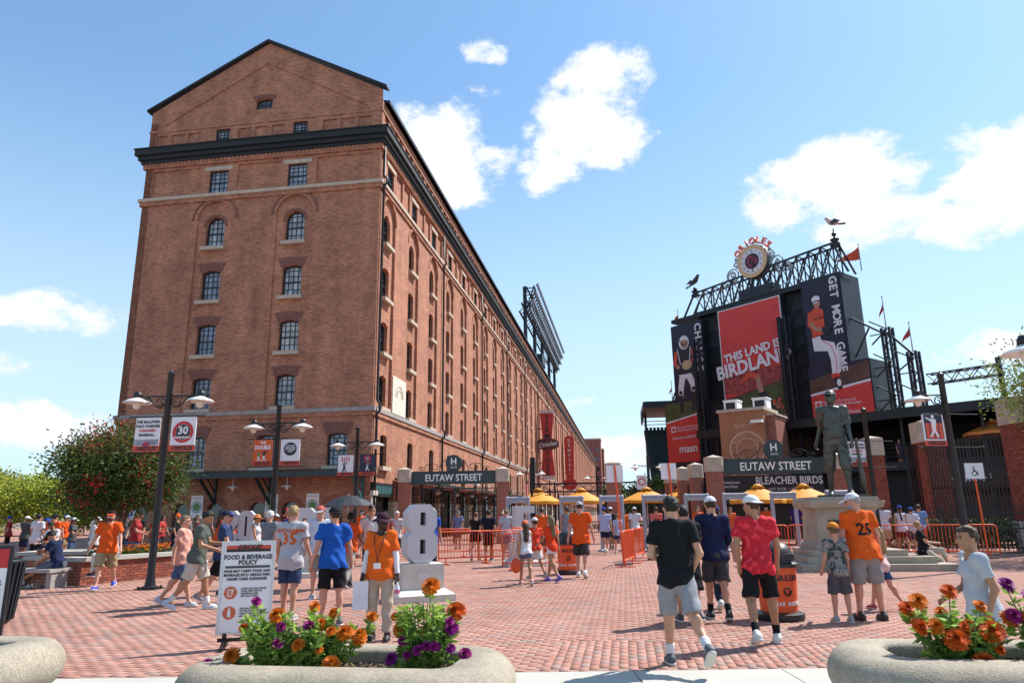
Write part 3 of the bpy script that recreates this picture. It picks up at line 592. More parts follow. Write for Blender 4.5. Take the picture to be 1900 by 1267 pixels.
# prints: flat sheets laid 12 mm apart on the housings
RSTRIP = M('print_red', (.62, .045, .038), .55, var=.08, vs=.4); NIGHT = M('print_night', (.010, .012, .035), .55, var=.35, vs=.5); GRS = M('print_grass', (.06, .085, .022), .6, var=.3, vs=.8)
SKINP = M('print_skin', (.42, .22, .14), .6); PWHT = M('print_white', (.72, .70, .74), .55, var=.08, vs=.8); PBLK = M('print_black', (.012, .012, .016), .5); PORG = M('print_orange', (.62, .075, .03), .55, var=.12, vs=1.2); PTAN = M('print_tan', (.5, .36, .2), .6); PBRN = M('print_brown', (.10, .045, .03), .6, var=.3, vs=.8); PSTAND = M('print_stands', (.30, .05, .045), .6, var=.6, vs=2.2)
PRN = [RSTRIP, NIGHT, GRS, SKINP, PWHT, PBLK, PORG, PTAN, PBRN, PSTAND]
def sheet(mb, poly, lay, mi):
    ar = sum(poly[i][0] * poly[(i + 1) % len(poly)][1] - poly[(i + 1) % len(poly)][0] * poly[i][1] for i in range(len(poly))); poly = poly if ar > 0 else poly[::-1]
    mb.prism(poly, -.012 * lay, None, FS, mi)
def limb(mb, pts, ws, lay, mi):
    """tapering printed stroke"""
    L_, R_ = [], []
    for i, p in enumerate(pts):
        a = Vector(pts[max(i - 1, 0)]); b = Vector(pts[min(i + 1, len(pts) - 1)]); d = (b - a).normalized(); n = Vector((-d.y, d.x)) * ws[i] / 2
        L_.append((p[0] + n.x, p[1] + n.y)); R_.append((p[0] - n.x, p[1] - n.y))
    sheet(mb, L_ + R_[::-1], lay, mi)
def disc(mb, c, r, lay, mi, rz=None, n=20): sheet(mb, arc(c[0], c[1], r, 0, 360, n, rz)[:-1], lay, mi)
# left billboard: catcher
L = MB(); sheet(L, rect(-24.1, -19.2, 15.6, 25.95), 1, 1); sheet(L, rect(-26.05, -20.45, 7.7, 15.55), 1, 0); sheet(L, [(-26.05, 13.1), (-20.45, 13.9), (-20.45, 15.55), (-26.05, 15.55)], 2, 2); sheet(L, [(-26.05, 12.9), (-20.45, 13.7), (-20.45, 13.9), (-26.05, 13.1)], 3, 4)
c = -22.2
limb(L, [(c - .5, 19.0), (c - .9, 17.4), (c - .95, 16.0)], [1.0, .9, .7], 4, 4); limb(L, [(c + .5, 19.0), (c + 1.1, 17.8), (c + 1.15, 16.4)], [1.0, .9, .7], 4, 4)
limb(L, [(c - .95, 16.9), (c - 1.0, 15.2), (c - 1.0, 14.1)], [.75, .6, .5], 5, 5); limb(L, [(c + 1.15, 17.2), (c + 1.0, 15.4), (c + .9, 14.2)], [.75, .6, .5], 5, 5)
disc(L, (c - .97, 16.8), .4, 6, 4); disc(L, (c - .97, 16.8), .28, 7, 5); disc(L, (c + 1.15, 17.1), .4, 6, 4); disc(L, (c + 1.15, 17.1), .28, 7, 5)
sheet(L, [(c - 1.1, 19.2), (c + 1.0, 19.2), (c + .9, 18.6), (c - .9, 18.6)], 5, 4); limb(L, [(c - 1.2, 22.4), (c - 1.7, 20.9), (c - 1.1, 20.2)], [.8, .6, .5], 4, 6); limb(L, [(c + 1.2, 22.4), (c + 1.7, 21.2), (c + .6, 20.5)], [.8, .6, .5], 4, 6)
sheet(L, [(c - 1.25, 22.7), (c + 1.2, 22.7), (c + 1.0, 19.2), (c - 1.0, 19.2)], 5, 5); limb(L, [(c - 1.1, 22.8), (c - .7, 20.6)], [.12, .12], 6, 4); limb(L, [(c + 1.1, 22.8), (c + .8, 20.6)], [.12, .12], 6, 4)
disc(L, (c + .35, 20.4), .85, 6, 7, .65); disc(L, (c - 1.15, 20.3), .28, 6, 3); disc(L, (c + .1, 23.5), .85, 6, 4, .95); disc(L, (c + .15, 23.3), .62, 7, 3, .6); limb(L, [(c - .6, 23.9), (c + .3, 22.8), (c + .8, 23.6)], [.16, .16, .16], 8, 5); limb(L, [(c - .4, 23.3), (c + .7, 23.3)], [.1, .1], 8, 5)
L.build('left_print', PRN, sbd)
for i, t in enumerate('CHANGE'): text(t, 1.45, PWHT, sbd, (-19.75, -.05, 25.2 - i * 1.12), tilt=pi / 2, roll=-pi / 2, bold=.03)
def alerts(x, z, w):
    q = MB(); q.prism(rect(x, x + .75, z - .45, z + .35), -.06, -.04, FS); o = q.build('app_tile', PWHT, sbd)
    q = MB(); q.prism(arc(x + .375, z - .05, .26, 0, 360, 16)[:-1], -.08, -.065, FS); q.build('app_bubble', RSTRIP, o)
    text("Sign up for O's Alerts and\nvideo on Facebook Messenger.", .42, PWHT, sbd, (x + .95, -.05, z - .05), align='LEFT', sx=.82, line=.9); text('Facebook.com/MASNOrioles', .56, PWHT, sbd, (x + .1, -.05, z - 1.2), align='LEFT', sx=.74)
alerts(-25.2, 12.1, 4); text('masn', 1.45, PWHT, sbd, (-22.6, -.05, 9.4), bold=.03)
# centre billboard
L = MB(); sheet(L, rect(-16.4, -7.5, 11.3, 26.45), 1, 4); sheet(L, rect(-16.28, -7.62, 11.4, 26.33), 2, 0); sheet(L, [(-16.28, 17.6), (-12.6, 18.3), (-7.62, 18.0), (-7.62, 15.2), (-16.28, 15.6)], 3, 9); sheet(L, [(-16.28, 14.6), (-7.62, 16.2), (-7.62, 11.4), (-16.28, 11.4)], 4, 2); sheet(L, [(-16.28, 14.6), (-7.62, 16.2), (-7.62, 16.5), (-16.28, 14.9)], 5, 8)
limb(L, [(-9.6, 11.4), (-10.6, 14.0), (-11.2, 15.6)], [1.5, 1.1, .9], 5, 5); limb(L, [(-11.1, 15.2), (-11.4, 16.8), (-11.6, 17.4)], [.75, .6, .8], 6, 3); limb(L, [(-11.4, 17.2), (-12.6, 17.6), (-13.8, 16.7)], [.5, .8, .3], 7, 6)
R_ = random.Random(3)
for i in range(60): a, b = R_.uniform(-9.6, -7.7), R_.uniform(11.5, 14.2); disc(L, (a, b), R_.uniform(.1, .24), 6 + i * .12, R_.choice([6, 6, 3, 5, 8]), n=8)
L.build('centre_print', PRN, sbd)
text('THIS LAND IS', 1.4, PWHT, sbd, (-11.9, -.16, 20.35), roll=.10, bold=.055, sx=.95); text('BIRDLAND', 2.3, PWHT, sbd, (-11.9, -.16, 18.75), roll=.10, bold=.085, sx=.95)
# right billboard: pitcher in mid wind-up
L = MB(); sheet(L, rect(-4.6, -.15, 17.1, 27.15), 1, 1); sheet(L, rect(-4.9, 1.95, 10.4, 17.05), 1, 1); sheet(L, [(-4.9, 13.9), (1.95, 15.0), (1.95, 16.9), (-4.9, 15.6)], 2, 8); sheet(L, [(-4.9, 10.4), (1.95, 10.4), (1.95, 14.6), (-4.9, 13.8)], 3, 0); sheet(L, [(-4.9, 13.8), (1.95, 14.6), (1.95, 14.85), (-4.9, 14.05)], 4, 4)
x = -3.2
limb(L, [(x - .3, 20.4), (x - .2, 19.4), (x + 1.3, 19.0), (x + 1.6, 17.6), (x + 1.5, 15.9)], [1.0, 1.5, 1.2, 1.0, .8], 5, 4); limb(L, [(x + .4, 19.8), (x + 1.3, 19.2), (x + 1.75, 17.6), (x + 1.62, 16.0)], [.08, .08, .08, .08], 6, 0); limb(L, [(x + .9, 19.3), (x + 1.9, 17.8), (x + 2.0, 16.3)], [.9, .8, .6], 4.5, 4)
disc(L, (x + 1.45, 15.7), .55, 7, 0, .3); limb(L, [(x + 1.5, 15.6), (x + 1.6, 14.7), (x + 1.9, 14.2)], [.55, .5, .5], 7, 5); disc(L, (x + 1.75, 14.9), .25, 8, 4, .4)
sheet(L, [(x - .75, 23.4), (x + .2, 23.9), (x + .9, 23.3), (x + .85, 20.6), (x - .7, 20.4)], 6, 6); limb(L, [(x - .6, 23.3), (x - .85, 22.0), (x - .4, 21.3)], [.7, .6, .5], 7, 6); limb(L, [(x - .75, 22.2), (x - .2, 21.3), (x + .9, 21.0)], [.5, .42, .4], 8, 3); disc(L, (x + 1.0, 21.0), .52, 9, 5)
disc(L, (x + .25, 24.3), .42, 7, 3, .6); disc(L, (x + .2, 24.75), .5, 8, 4, .42); limb(L, [(x - .1, 24.55), (x + .6, 24.5)], [.14, .12], 9, 5); text('Orioles', .42, PBLK, sbd, (x + .25, -.13, 22.5), shear=.3, roll=.1)
L.build('right_print', PRN, sbd)
for i, t in enumerate('GET MORE GAME'):
    if t != ' ': text(t, 1.28, PWHT, sbd, (-.85, -.05, 26.5 - i * .845), roll=-pi / 2, bold=.035, sx=.98)
alerts(-4.5, 12.8, 4)
# clock with wreath of scrolls and lettering
CKX, CKZ = -10.8, 31.75
q = MB(); q.lathe([(2.15, -.7), (2.2, -.3), (2.2, .35), (1.9, .4)], 40, (CKX, .9, CKZ), ax='y'); ck = q.build('clock', M('clock_case', (.06, .065, .08), .5, .4), sbd)
q = MB(); q.prism(arc(CKX, CKZ, 2.12, 0, 360, 48)[:-1], .14, .18, FS, holes=[arc(CKX, CKZ, 1.62, 0, 360, 48)[:-1]]); q.build('clock_rim', M('clock_gold', (.62, .42, .22), .5), ck)
q = MB(); q.prism(arc(CKX, CKZ, 1.62, 0, 360, 48)[:-1], .16, .19, FS); q.build('clock_face', M('clock_white', (.66, .64, .68), .5), ck)
q = MB(); q.prism(arc(CKX, CKZ, 1.0, 0, 360, 40)[:-1], .13, .155, FS); q.build('clock_boss', M('clock_black', (.03, .006, .02), .4), ck)
q = MB(); q.prism(arc(CKX - .2, CKZ, .42, 0, 360, 30, .72)[:-1], .10, .125, FS, holes=[arc(CKX - .2, CKZ, .26, 0, 360, 30, .52)[:-1]]); q.build('emblem', M('emblem_red', (.35, .02, .08), .5), ck); text("'s", 1.0, MATS['emblem_red'], ck, (CKX + .45, .11, CKZ - .05), shear=.3, bold=.03)
for i, t in enumerate(('XII', 'I', 'II', 'III', 'IIII', 'V', 'VI', 'VII', 'VIII', 'IX', 'X', 'XI')):
    a = pi / 2 - i * pi / 6; text(t, .38, PBLK, ck, (CKX + 1.32 * cos(a), .15, CKZ + 1.32 * sin(a)), roll=a - pi / 2, sx=.8)
q = MB(); q.bar((CKX, .1, CKZ), (CKX + .05, .1, CKZ - 1.4), .06); q.bar((CKX, .09, CKZ), (CKX + .5, .09, CKZ - .85), .08); q.build('clock_hand', PBLK, ck)
LET = M('salmon_letter', (.75, .17, .12), .5)
for i, t in enumerate('ORIOLES'): a = radians(142 - i * 17.6); text(t, 1.15, LET, ck, (CKX + 2.75 * cos(a), .6, CKZ + 2.75 * sin(a)), roll=a - pi / 2, bold=.05, ext=.12)
def spiral(cx, cz, r0, turns, d=1, a0=0, n=26): return [(cx + (r0 * (1 - .8 * i / n)) * cos(a0 + d * 2 * pi * turns * i / n), .5, cz + (r0 * (1 - .8 * i / n)) * sin(a0 + d * 2 * pi * turns * i / n)) for i in range(n + 1)]
VERD = M('verdigris_scroll', (.30, .36, .38), .6, .2)
for sx in (-1, 1):
    q = MB(); bx = CKX + sx * 3.15
    for (dx, dz, r, d) in ((0, -1.0, .78, 1), (0, -1.0, .45, -1), (.95, -1.75, .5, -1), (1.75, -2.05, .33, 1), (-.55, .25, .42, -1), (-.75, .95, .25, 1)):
        q.tube(spiral(bx + sx * dx, CKZ + dz, r, 1.25, d * sx, pi / 2 + (0 if sx > 0 else pi)), .095, 6)
    q.tube([(bx - sx * .9, .5, CKZ - 1.9), (bx, .5, CKZ - 2.1), (bx + sx * 1.2, .5, CKZ - 2.35), (bx + sx * 2.3, .5, CKZ - 2.3)], .11, 6); q.tube([(bx + .85 * cos(t), .5, CKZ - 1.0 + .85 * sin(t)) for t in np.linspace(0, 2 * pi, 20)], .09, 6); q.build('scroll', VERD, ck, smooth=True)
q = MB()
for x in (-12.3, -9.3): q.bar((x, 1.2, 27.1), (CKX + (x - CKX) * .4, 1.2, 30.2), .3)
q.box(-13.2, -8.4, .2, 2.2, 27.1, 28.4); q.build('clock_stand', BOARD, sbd)
# bird weathervanes and pennants
BIRD = M('vane_dark', (.05, .045, .05), .5, .3); BIRDL = M('vane_light', (.62, .45, .40), .5)
def vane(x, z0, z, flip, mat, label):
    t = thing('weathervane', label, 'weathervane', tuple(sbd.matrix_basis @ Vector((0, 0, 0))), 0, 'bird weathervanes on the scoreboard'); t.matrix_world = Matrix.Translation((36.62, 75, 0)) @ Matrix.Rotation(radians(-52.5), 4, 'Z') @ Matrix.Translation((x, .8, z0)); t.location = t.matrix_world.translation
    h = z - z0; q = MB(); q.lathe([(.55, -.6), (.55, -.3), (.35, -.25), (.35, .05), (.5, .1), (.5, .2), (.12, .3), (.06, h - .3)], 12); q.ell((0, 0, h * .45), (.28, .28, .25), 10); q.build('mast', DKM, t)
    q = MB(); f = flip; q.tube([(-.85 * f, 0, h + .05), (-.35 * f, 0, h + .3), (.15 * f, 0, h + .55), (.5 * f, 0, h + .95), (.62 * f, 0, h + 1.15), (.95 * f, 0, h + 1.2)], [.06, .28, .36, .25, .22, .02], 10); q.build('bird_body', mat, t, smooth=True)
    q = MB(); q.prism([(-.4 * f, h + .75), (.2 * f, h + .35), (-.2 * f, h + .15), (-1.15 * f, h + .25)][::int(-f)], -.36, -.30, FS); q.prism([(-.8 * f, h + .12), (-.6 * f, h - .02), (-1.45 * f, h - .25), (-1.5 * f, h - .05)][::int(f)], -.05, .05, FS); q.build('bird_wing', BIRD, t)
vane(-.4, 31.2, 33.0, -1, BIRDL, 'bird weathervane at the high right end of the scoreboard truss'); vane(-20.25, 30.2, 31.3, 1, BIRD, 'bird weathervane at the low left end of the scoreboard truss')
FLAG = M('flag_orange', (.62, .09, .03), .7); FLAGR = M('flag_red', (.42, .04, .04), .7)
def flag(x, y, z0, z1, w, h, mat, droop, label):
    Mx = Matrix.Translation((36.62, 75, 0)) @ Matrix.Rotation(radians(-52.5), 4, 'Z'); p = Mx @ Vector((x, y, z0)); t = thing('pennant', label, 'flag', p, radians(-52.5), 'pennants on the scoreboard')
    q = MB(); H = z1 - z0; q.tube([(0, 0, 0), (0, 0, H)], [.07, .04], 6); q.ell((0, 0, H), (.09, .09, .09), 8); q.build('pole', M('pole_grey', (.35, .36, .38), .4, .5), t)
    n = 8; V = []
    for i in range(n + 1):
        f = i / n
        for s_ in (1, -1): V.append((-w * f * (1 - droop * .75), .18 * sin(f * 6), H - .25 - droop * w * f * .9 - h / 2 + s_ * h / 2 * (1 - f * .93)))
    q = MB(); q.add(V, [(2 * i, 2 * i + 1, 2 * i + 3, 2 * i + 2) for i in range(n)]); q.add([(a, b + .03, c) for a, b, c in V], [(2 * i, 2 * i + 2, 2 * i + 3, 2 * i + 1) for i in range(n)]); q.build('cloth', mat, t, smooth=True)
flag(1.6, 2, 27.3, 30.4, 2.9, 1.5, FLAG, .12, 'orange pennant flying from the scoreboard top by the truss end')
flag(3.7, 1.2, 20.1, 23.6, 2.0, .9, FLAGR, .95, 'limp red pennant on the taller stepped steel tower')
flag(6.0, 1.2, 17.1, 20.2, 1.9, 1.0, FLAGR, .7, 'half-open red pennant on the shorter outer steel tower')
flag(-23.6, 1, 26.4, 28.6, 1.3, .8, FLAG, .7, 'orange pennant over the catcher billboard corner'); flag(-25.9, 1.4, 15.5, 18.9, 1.5, .7, FLAGR, .95, 'limp pennant low on the left edge of the scoreboard')

# ================================================================ far grandstand left of the board
gs = thing('grandstand', 'dark green upper-deck grandstand with empty seats beside the scoreboard', 'grandstand', (29.3, 104, 0), radians(-8))
SEAT = M('seat_green', (.012, .045, .05), .6)
for k in range(26):
    q = MB(); z = 4 + k * .46; y = k * .85; q.box(-9, 14, y, y + .85, z - .46, z); o = q.build('seat_row', M('tread', (.05, .06, .07), .8), gs)
    q = MB()
    for i in range(34):
        xx = -8.7 + i * .66
        if abs(i - 12) > 1: q.box(xx, xx + .5, y + .5, y + .6, z, z + .55); q.box(xx, xx + .5, y + .2, y + .5, z + .3, z + .38)
    so = q.build('seats', SEAT, o); so['kind'] = 'stuff'
q = MB(); q.box(-9.3, 14, 12, 26, 18.3, 19.3); q.box(-9.3, -9.0, 20, 26, 17.0, 18.3); q.build('roof', DKM, gs)
for x in (-8.8, -3, 3, 9): MB().box(x, x + .4, 22, 22.5, 4, 18.3).build('post', DKM, gs)
q = MB()
for z in (16.6, 17.2, 17.9): q.bar((-9, 22.3, z), (14, 22.3, z), .12)
q.build('rail', DKM, gs); MB().box(-9.3, 14, -1, 0, 0, 4.6).build('front_wall', DKM, gs)

# ================================================================ light bank on the warehouse roof
lb = thing('floodlight_bank', 'black steel floodlight bank standing over the warehouse roof edge', 'floodlights', (0, 0, 0), -WA)
lb.location = wh.location
q = None
ys = [84 + i * 13.4 for i in range(5)]
for i, y in enumerate(ys): MB().box(-2.9, -2.3, y - .4, y + .4, 26.0, 41.2 if i < 1 else 39.5).build('column', DKM, lb)
for i in range(5): MB().bar((-6.5, ys[i], 30.5), (-2.3, ys[i], 30.5), .4).build('strut', DKM, lb)
q = MB()
for z, x in ((36.4, -2.2), (37.9, -1.8), (39.4, -1.3), (40.8, -.8)):
    q.bar((x, 83, z), (x, 141, z), .28); q.bar((x - 1.3, 83, z), (x - 1.3, 141, z), .24)
for i in range(30): y = 83 + i * 2; q.bar((-2.4, y, 36.2), (-.8, y, 41), .2); q.bar((-2.6, y, 40.6), (-.8, y, 40.6), .15); q.bar((-3.4, y, 36.4), (-2.0, y, 38), .12); q.bar((-2.2, y, 36.4), (-1.4, y + 2 if i < 29 else y, 39.4), .1)
q.build('lattice', DKM, lb)
q = MB()
for i in range(34):
    for z, x in ((37.0, -1.7), (38.5, -1.2), (40.0, -.7), (41.4, -.3)): q.lathe([(.16, -.25), (.46, .25), (.44, .27)], 8, (x, 84 + i * 1.7, z), ax='x')
o = q.build('lamps', M('lamp_glass_grey', (.35, .36, .38), .25, .4), lb); o['kind'] = 'stuff'
MB().box(-3.4, -1.9, 104, 110, 31.2, 33.2).build('junction_cabinet', DKM, lb)
# small brick tower blocks at the far end of the street
for i, (x, y, w, h, lab) in enumerate(((41.5, 372, 8, 38, 'brown brick tower block rising past the far end of the warehouse'), (47.0, 388, 4, 34, 'lower brick stair tower past the far end of the warehouse'))):
    t = thing('tower_block', lab, 'building', (x, y, 0), -WA); MB().box(-w / 2, w / 2, 0, 14, 0, h).build('wall', brick_mat('far_brick', (.26, .09, .07), (.2, .07, .05), (.3, .2, .16), bw=.6, bh=.3), t); MB().box(-w / 2 - .3, w / 2 + .3, -.3, 14.3, h, h + .8).build('parapet', STONE, t)
    wm = MB().box(-.8, .8, -.08, .02, 0, 2).mesh('window', GLASSD)
    for r in range(5):
        for cx in (-.28, .28): obj('window', wm, t, (cx * w, 0, h - 6 - r * 5))
# ================================================================ street lamps with banners
GLOBE = M('lamp_globe', (.70, .62, .52), .3)
BANW = M('banner_white', (.70, .68, .72), .6); BANB = M('banner_navy', (.02, .02, .05), .6); BANO = M('banner_orange', (.62, .10, .02), .6)
def lamp_post(loc, rotz, label, left, right, height=5.1, side='both', hang=True):
    t = thing('street_lamp', label, 'street lamp', loc, rotz, 'street lamps with banners on the plaza')
    q = MB(); q.lathe([(.20, 0), (.20, .05), (.12, .08), (.085, .35), (.075, height - .12), (.09, height - .10), (.09, height - .04), (.03, height), (.001, height + .06)], 16); q.build('post', BLK, t, auto=40)
    q = MB(); q.box(-.24, .24, -.24, .24, 0, .025)
    for a in range(4): q.lathe([(.03, .02), (.03, .07)], 8, (.17 * (1 if a % 2 else -1), .17 * (1 if a < 2 else -1), 0))
    q.build('base_plate', BLK, t)
    za = height - .62
    for sx in (-1, 1):
        if side == 'none' or (side == 'left' and sx > 0): continue
        q = MB(); q.tube([(0, 0, za), (sx * .80, 0, za)], .022, 8)
        def sp(cx, cz, r0, d, a0, n=18, k=.75): return [(sx * (cx + r0 * (1 - k * i / n) * cos(a0 + d * 2.6 * pi * i / n)), 0, cz + r0 * (1 - k * i / n) * sin(a0 + d * 2.6 * pi * i / n)) for i in range(n + 1)]
        q.tube(sp(.20, za - .16, .13, -1, pi), .016, 6); q.tube(sp(.52, za - .10, .085, 1, 0), .014, 6)
        q.tube([(sx * .09, 0, za - .16), (sx * .12, 0, za - .26), (sx * .22, 0, za - .29), (sx * .34, 0, za - .22), (sx * .42, 0, za - .10), (sx * .52, 0, za - .03), (sx * .6, 0, za - .06)], .016, 6); q.build('arm', BLK, t, smooth=True)
        q = MB(); c = (sx * .80, 0, za); q.lathe([(.001, .13), (.07, .12), (.10, .06), (.105, -.03)], 16, c); h = q.build('lamp_head', BLK, t, smooth=True)
        q = MB(); q.lathe([(.105, -.03), (.13, -.05), (.26, -.10), (.33, -.15), (.325, -.16), (.24, -.115), (.10, -.07)], 28, c); q.build('lamp_shade', M('shade_white', (.72, .71, .68), .4), h, smooth=True)
        q = MB(); q.lathe([(.07, -.07), (.095, -.16), (.085, -.25), (.05, -.30), (.001, -.315)], 14, c); q.build('globe', GLOBE, h, smooth=True)
    if hang:
        zt, zb = za - .50, za - 1.37
        q = MB(); q.tube([(-.95, 0, zt), (.95, 0, zt)], .016, 6); q.tube([(-.95, 0, zb), (.95, 0, zb)], .016, 6)
        for s_ in (-.95, .95): q.ell((s_, 0, zb), (.035, .035, .035), 8)
        q.build('banner_rail', BLK, t)
        for sx, fn in ((-1, left), (1, right)):
            if fn is None: continue
            x0, x1 = (-.76, -.14) if sx < 0 else (.14, .76)
            q = MB(); q.box(x0, x1, -.012, .012, zb + .03, zt - .02); b = q.build('banner', fn[0], t); q = MB(); q.box(x0 - .02, x1 + .02, -.018, -.0135, zb + .03, zb + .17); q.build('banner_foot', ORGD, b)
            text('ORIOLES', .13, PBLK, b, ((x0 + x1) / 2, -.021, zb + .10), shear=.3, bold=.004); fn[1](b, (x0 + x1) / 2, (zb + zt) / 2 + .05)
    return t
def ring(b, x, z, r0, r1, mat, y=-.016): q = MB(); q.prism(arc(x, z, r1, 0, 360, 28)[:-1], y - .003, y, FS, holes=[arc(x, z, r0, 0, 360, 28)[:-1]] if r0 else ()); return q.build('print_ring', mat, b)
def b_quote(b, x, z):
    for i, (t_, m_) in enumerate((('THE BALLPARK', PBLK), ('THAT FOREVER', PBLK), ('CHANGED', RED), ('BASEBALL.', PBLK))): text(t_, .088, m_, b, (x, -.015, z + .26 - i * .105), bold=.003)
    q = MB(); q.box(x - .30, x + .30, -.0165, -.0130, z - .30, z - .16); q.build('print_skyline', M('print_grey', (.22, .23, .27), .6, var=.5, vs=9), b); ring(b, x, z - .30, 0, .085, MATS['emblem_red'], -.019)
def b_30(b, x, z): ring(b, x, z, .19, .26, RED); ring(b, x, z, 0, .18, PBLK); text('30', .26, PWHT, b, (x, -.022, z + .03), bold=.008); text('ANNIVERSARY', .062, PWHT, b, (x, -.022, z - .13), bold=.003)
def figure(b, x, z, s, m1, m2, flip=1):
    q = MB(); f = lambda pts: [(x + flip * a * s, z + c * s) for a, c in pts]
    sheet_ = lambda pts, mi: q.prism(pts if sum(pts[i][0] * pts[(i + 1) % len(pts)][1] - pts[(i + 1) % len(pts)][0] * pts[i][1] for i in range(len(pts))) > 0 else pts[::-1], -.02 - mi * .002, -.0165, FS, mi)
    sheet_(f([(-.10, .1), (.12, .12), (.10, -.15), (.28, -.45), (.2, -.5), (.02, -.22), (-.15, -.5), (-.24, -.45), (-.1, -.15)]), 0); sheet_(f([(-.16, .42), (.14, .45), (.12, .08), (-.12, .06)]), 1); sheet_(f([(.1, .4), (.4, .55), (.42, .48), (.13, .3)]), 1); sheet_([(x + flip * (.02 + .09 * cos(a)) * s, z + (.55 + .1 * sin(a)) * s) for a in np.linspace(0, 2 * pi, 10)[:-1]], 1); q.build('print_figure', [m1, m2], b)
def b_double(b, x, z): text('THE', .10, OFFW, b, (x, -.015, z + .27), bold=.004); text('DOUBLE', .17, OFFW, b, (x, -.015, z + .12), bold=.006, sx=.8); figure(b, x + .05, z - .16, .30, PWHT, PBLK); figure(b, x - .12, z - .18, .26, PWHT, GRN, -1)
def b_globe(b, x, z): ring(b, x, z + .06, 0, .21, PBLK); [text(t_, .055, PWHT, b, (x, -.022, z + .16 - i * .06), bold=.002) for i, t_ in enumerate(('WELCOME', 'ORIOLE PARK', 'AT CAMDEN', 'YARDS'))]
def b_2131(b, x, z): text('2131', .21, RED, b, (x, -.015, z + .20), bold=.008, sx=.9); figure(b, x - .05, z - .12, .42, PBLK, M('print_grey', (.22, .23, .27)), 1)
def b_night(b, x, z): ring(b, x, z + .20, .10, .15, RED); text('U', .14, PWHT, b, (x, -.022, z + .21), bold=.006); figure(b, x, z - .12, .3, PWHT, MATS['print_grey'])
def b_player(b, x, z):
    q = MB(); q.box(x - .27, x + .27, -.017, -.013, z - .28, z + .36); q.build('print_ground', BANB, b)
    for i in range(4): q = MB(); q.box(x - .24 + i * .13, x - .14 + i * .13, -.019, -.0172, z - .27, z + .14); q.build('print_bar', PORG, b)
    figure(b, x, z + .02, .52, PWHT, PWHT, -1)
lamp_post((-8.42, 17.1, 0), radians(-4), 'nearest double street lamp with quotation banner and 30 banner', (BANW, b_quote), (BANW, b_30))
lamp_post((-7.53, 22.6, 0), radians(-4), 'middle double street lamp with orange double-play banner and globe banner', (BANO, b_double), (BANW, b_globe))
lamp_post((-6.38, 29.0, 0), radians(-4), 'far double street lamp by the warehouse corner with 2131 banner', (BANW, b_2131), (BANB, b_night))
lamp_post((11.50, 18.7, 0), radians(10), 'street lamp with one arm and a player banner right of the statue', (BANW, b_player), None, side='left')
lamp_post((8.40, 10.2, 0), radians(0), 'nearest street lamp at the right edge, only its left shade showing', None, None, height=4.55, side='both', hang=False)
lamp_post((11.95, 24.0, 0), radians(10), 'slim black post with a text banner just behind the bronze statue', (BANW, b_quote), None, height=4.9, side='none')

# ================================================================ gates
def brick_pier(x, y, w, h, rotz, label, capz=.85, base=None, bricks=False, grp='brick gate piers with stone caps'):
    t = thing('gate_pier', label, 'pier', (x, y, 0), rotz, grp); z0 = 0
    if base: MB().box(-w / 2 - .1, w / 2 + .1, -w / 2 - .1, w / 2 + .1, 0, base).build('base', CONC, t); z0 = base
    zc = h - capz
    if bricks:
        MB().box(-w / 2 + .015, w / 2 - .015, -w / 2 + .015, w / 2 - .015, z0, zc).build('core', M('mortar', (.30, .2, .16), .9), t)
        V = []; F = []; T = []; bh = .075; R2 = np.random.default_rng(int(x * 10)); n = int((zc - z0) / bh)
        for k in range(n):
            z = z0 + k * bh; m_ = max(2, int(round(w / .21)))
            for sd_ in range(4):
                off = .5 if k % 2 else 0
                for i in range(-1, m_ + 1):
                    a = -w / 2 + (i + off) * w / m_; b = a + w / m_ - .010; a = max(a, -w / 2); b = min(b, w / 2)
                    if b - a < .03: continue
                    d = w / 2 + R2.uniform(-.002, .004); c = np.array([.30, .072, .045]) * R2.uniform(.65, 1.2); P = [(a, -d, z), (b, -d, z), (b, -d, z + bh - .013), (a, -d, z + bh - .013), (a, -d + .03, z), (b, -d + .03, z), (b, -d + .03, z + bh - .013), (a, -d + .03, z + bh - .013)]
                    ca, sa = [(1, 0), (0, 1), (-1, 0), (0, -1)][sd_]; o = len(V); V += [(p[0] * ca - p[1] * sa, p[0] * sa + p[1] * ca, p[2]) for p in P]; F += [(o, o + 1, o + 2, o + 3), (o + 3, o + 2, o + 6, o + 7), (o, o + 4, o + 5, o + 1), (o + 1, o + 5, o + 6, o + 2), (o + 4, o, o + 3, o + 7)]; T += [c] * 8
        me = arr_mesh('bricks', V, F, attr_mat('pier_bricks', .85, .25), np.array(T)); o = obj('bricks', me, t); o['kind'] = 'stuff'
    else: MB().box(-w / 2, w / 2, -w / 2, w / 2, z0, zc).build('shaft', BRICKP, t)
    q = MB(); c = w / 2 + .06; ch = .10; zt = h - .14
    def octa(r, z): return [(r - ch, -r, z), (r, -r + ch, z), (r, r - ch, z), (r - ch, r, z), (-r + ch, r, z), (-r, r - ch, z), (-r, -r + ch, z), (-r + ch, -r, z)]
    q.add(octa(c, zc) + octa(c, zt) + [(0, 0, h)], [tuple(range(7, -1, -1))] + [(i, (i + 1) % 8, 8 + (i + 1) % 8, 8 + i) for i in range(8)] + [(8 + i, 8 + (i + 1) % 8, 16) for i in range(8)]); q.build('cap', STONE, t)
    return t
SIGNG = M('sign_green', (.022, .04, .043), .45)
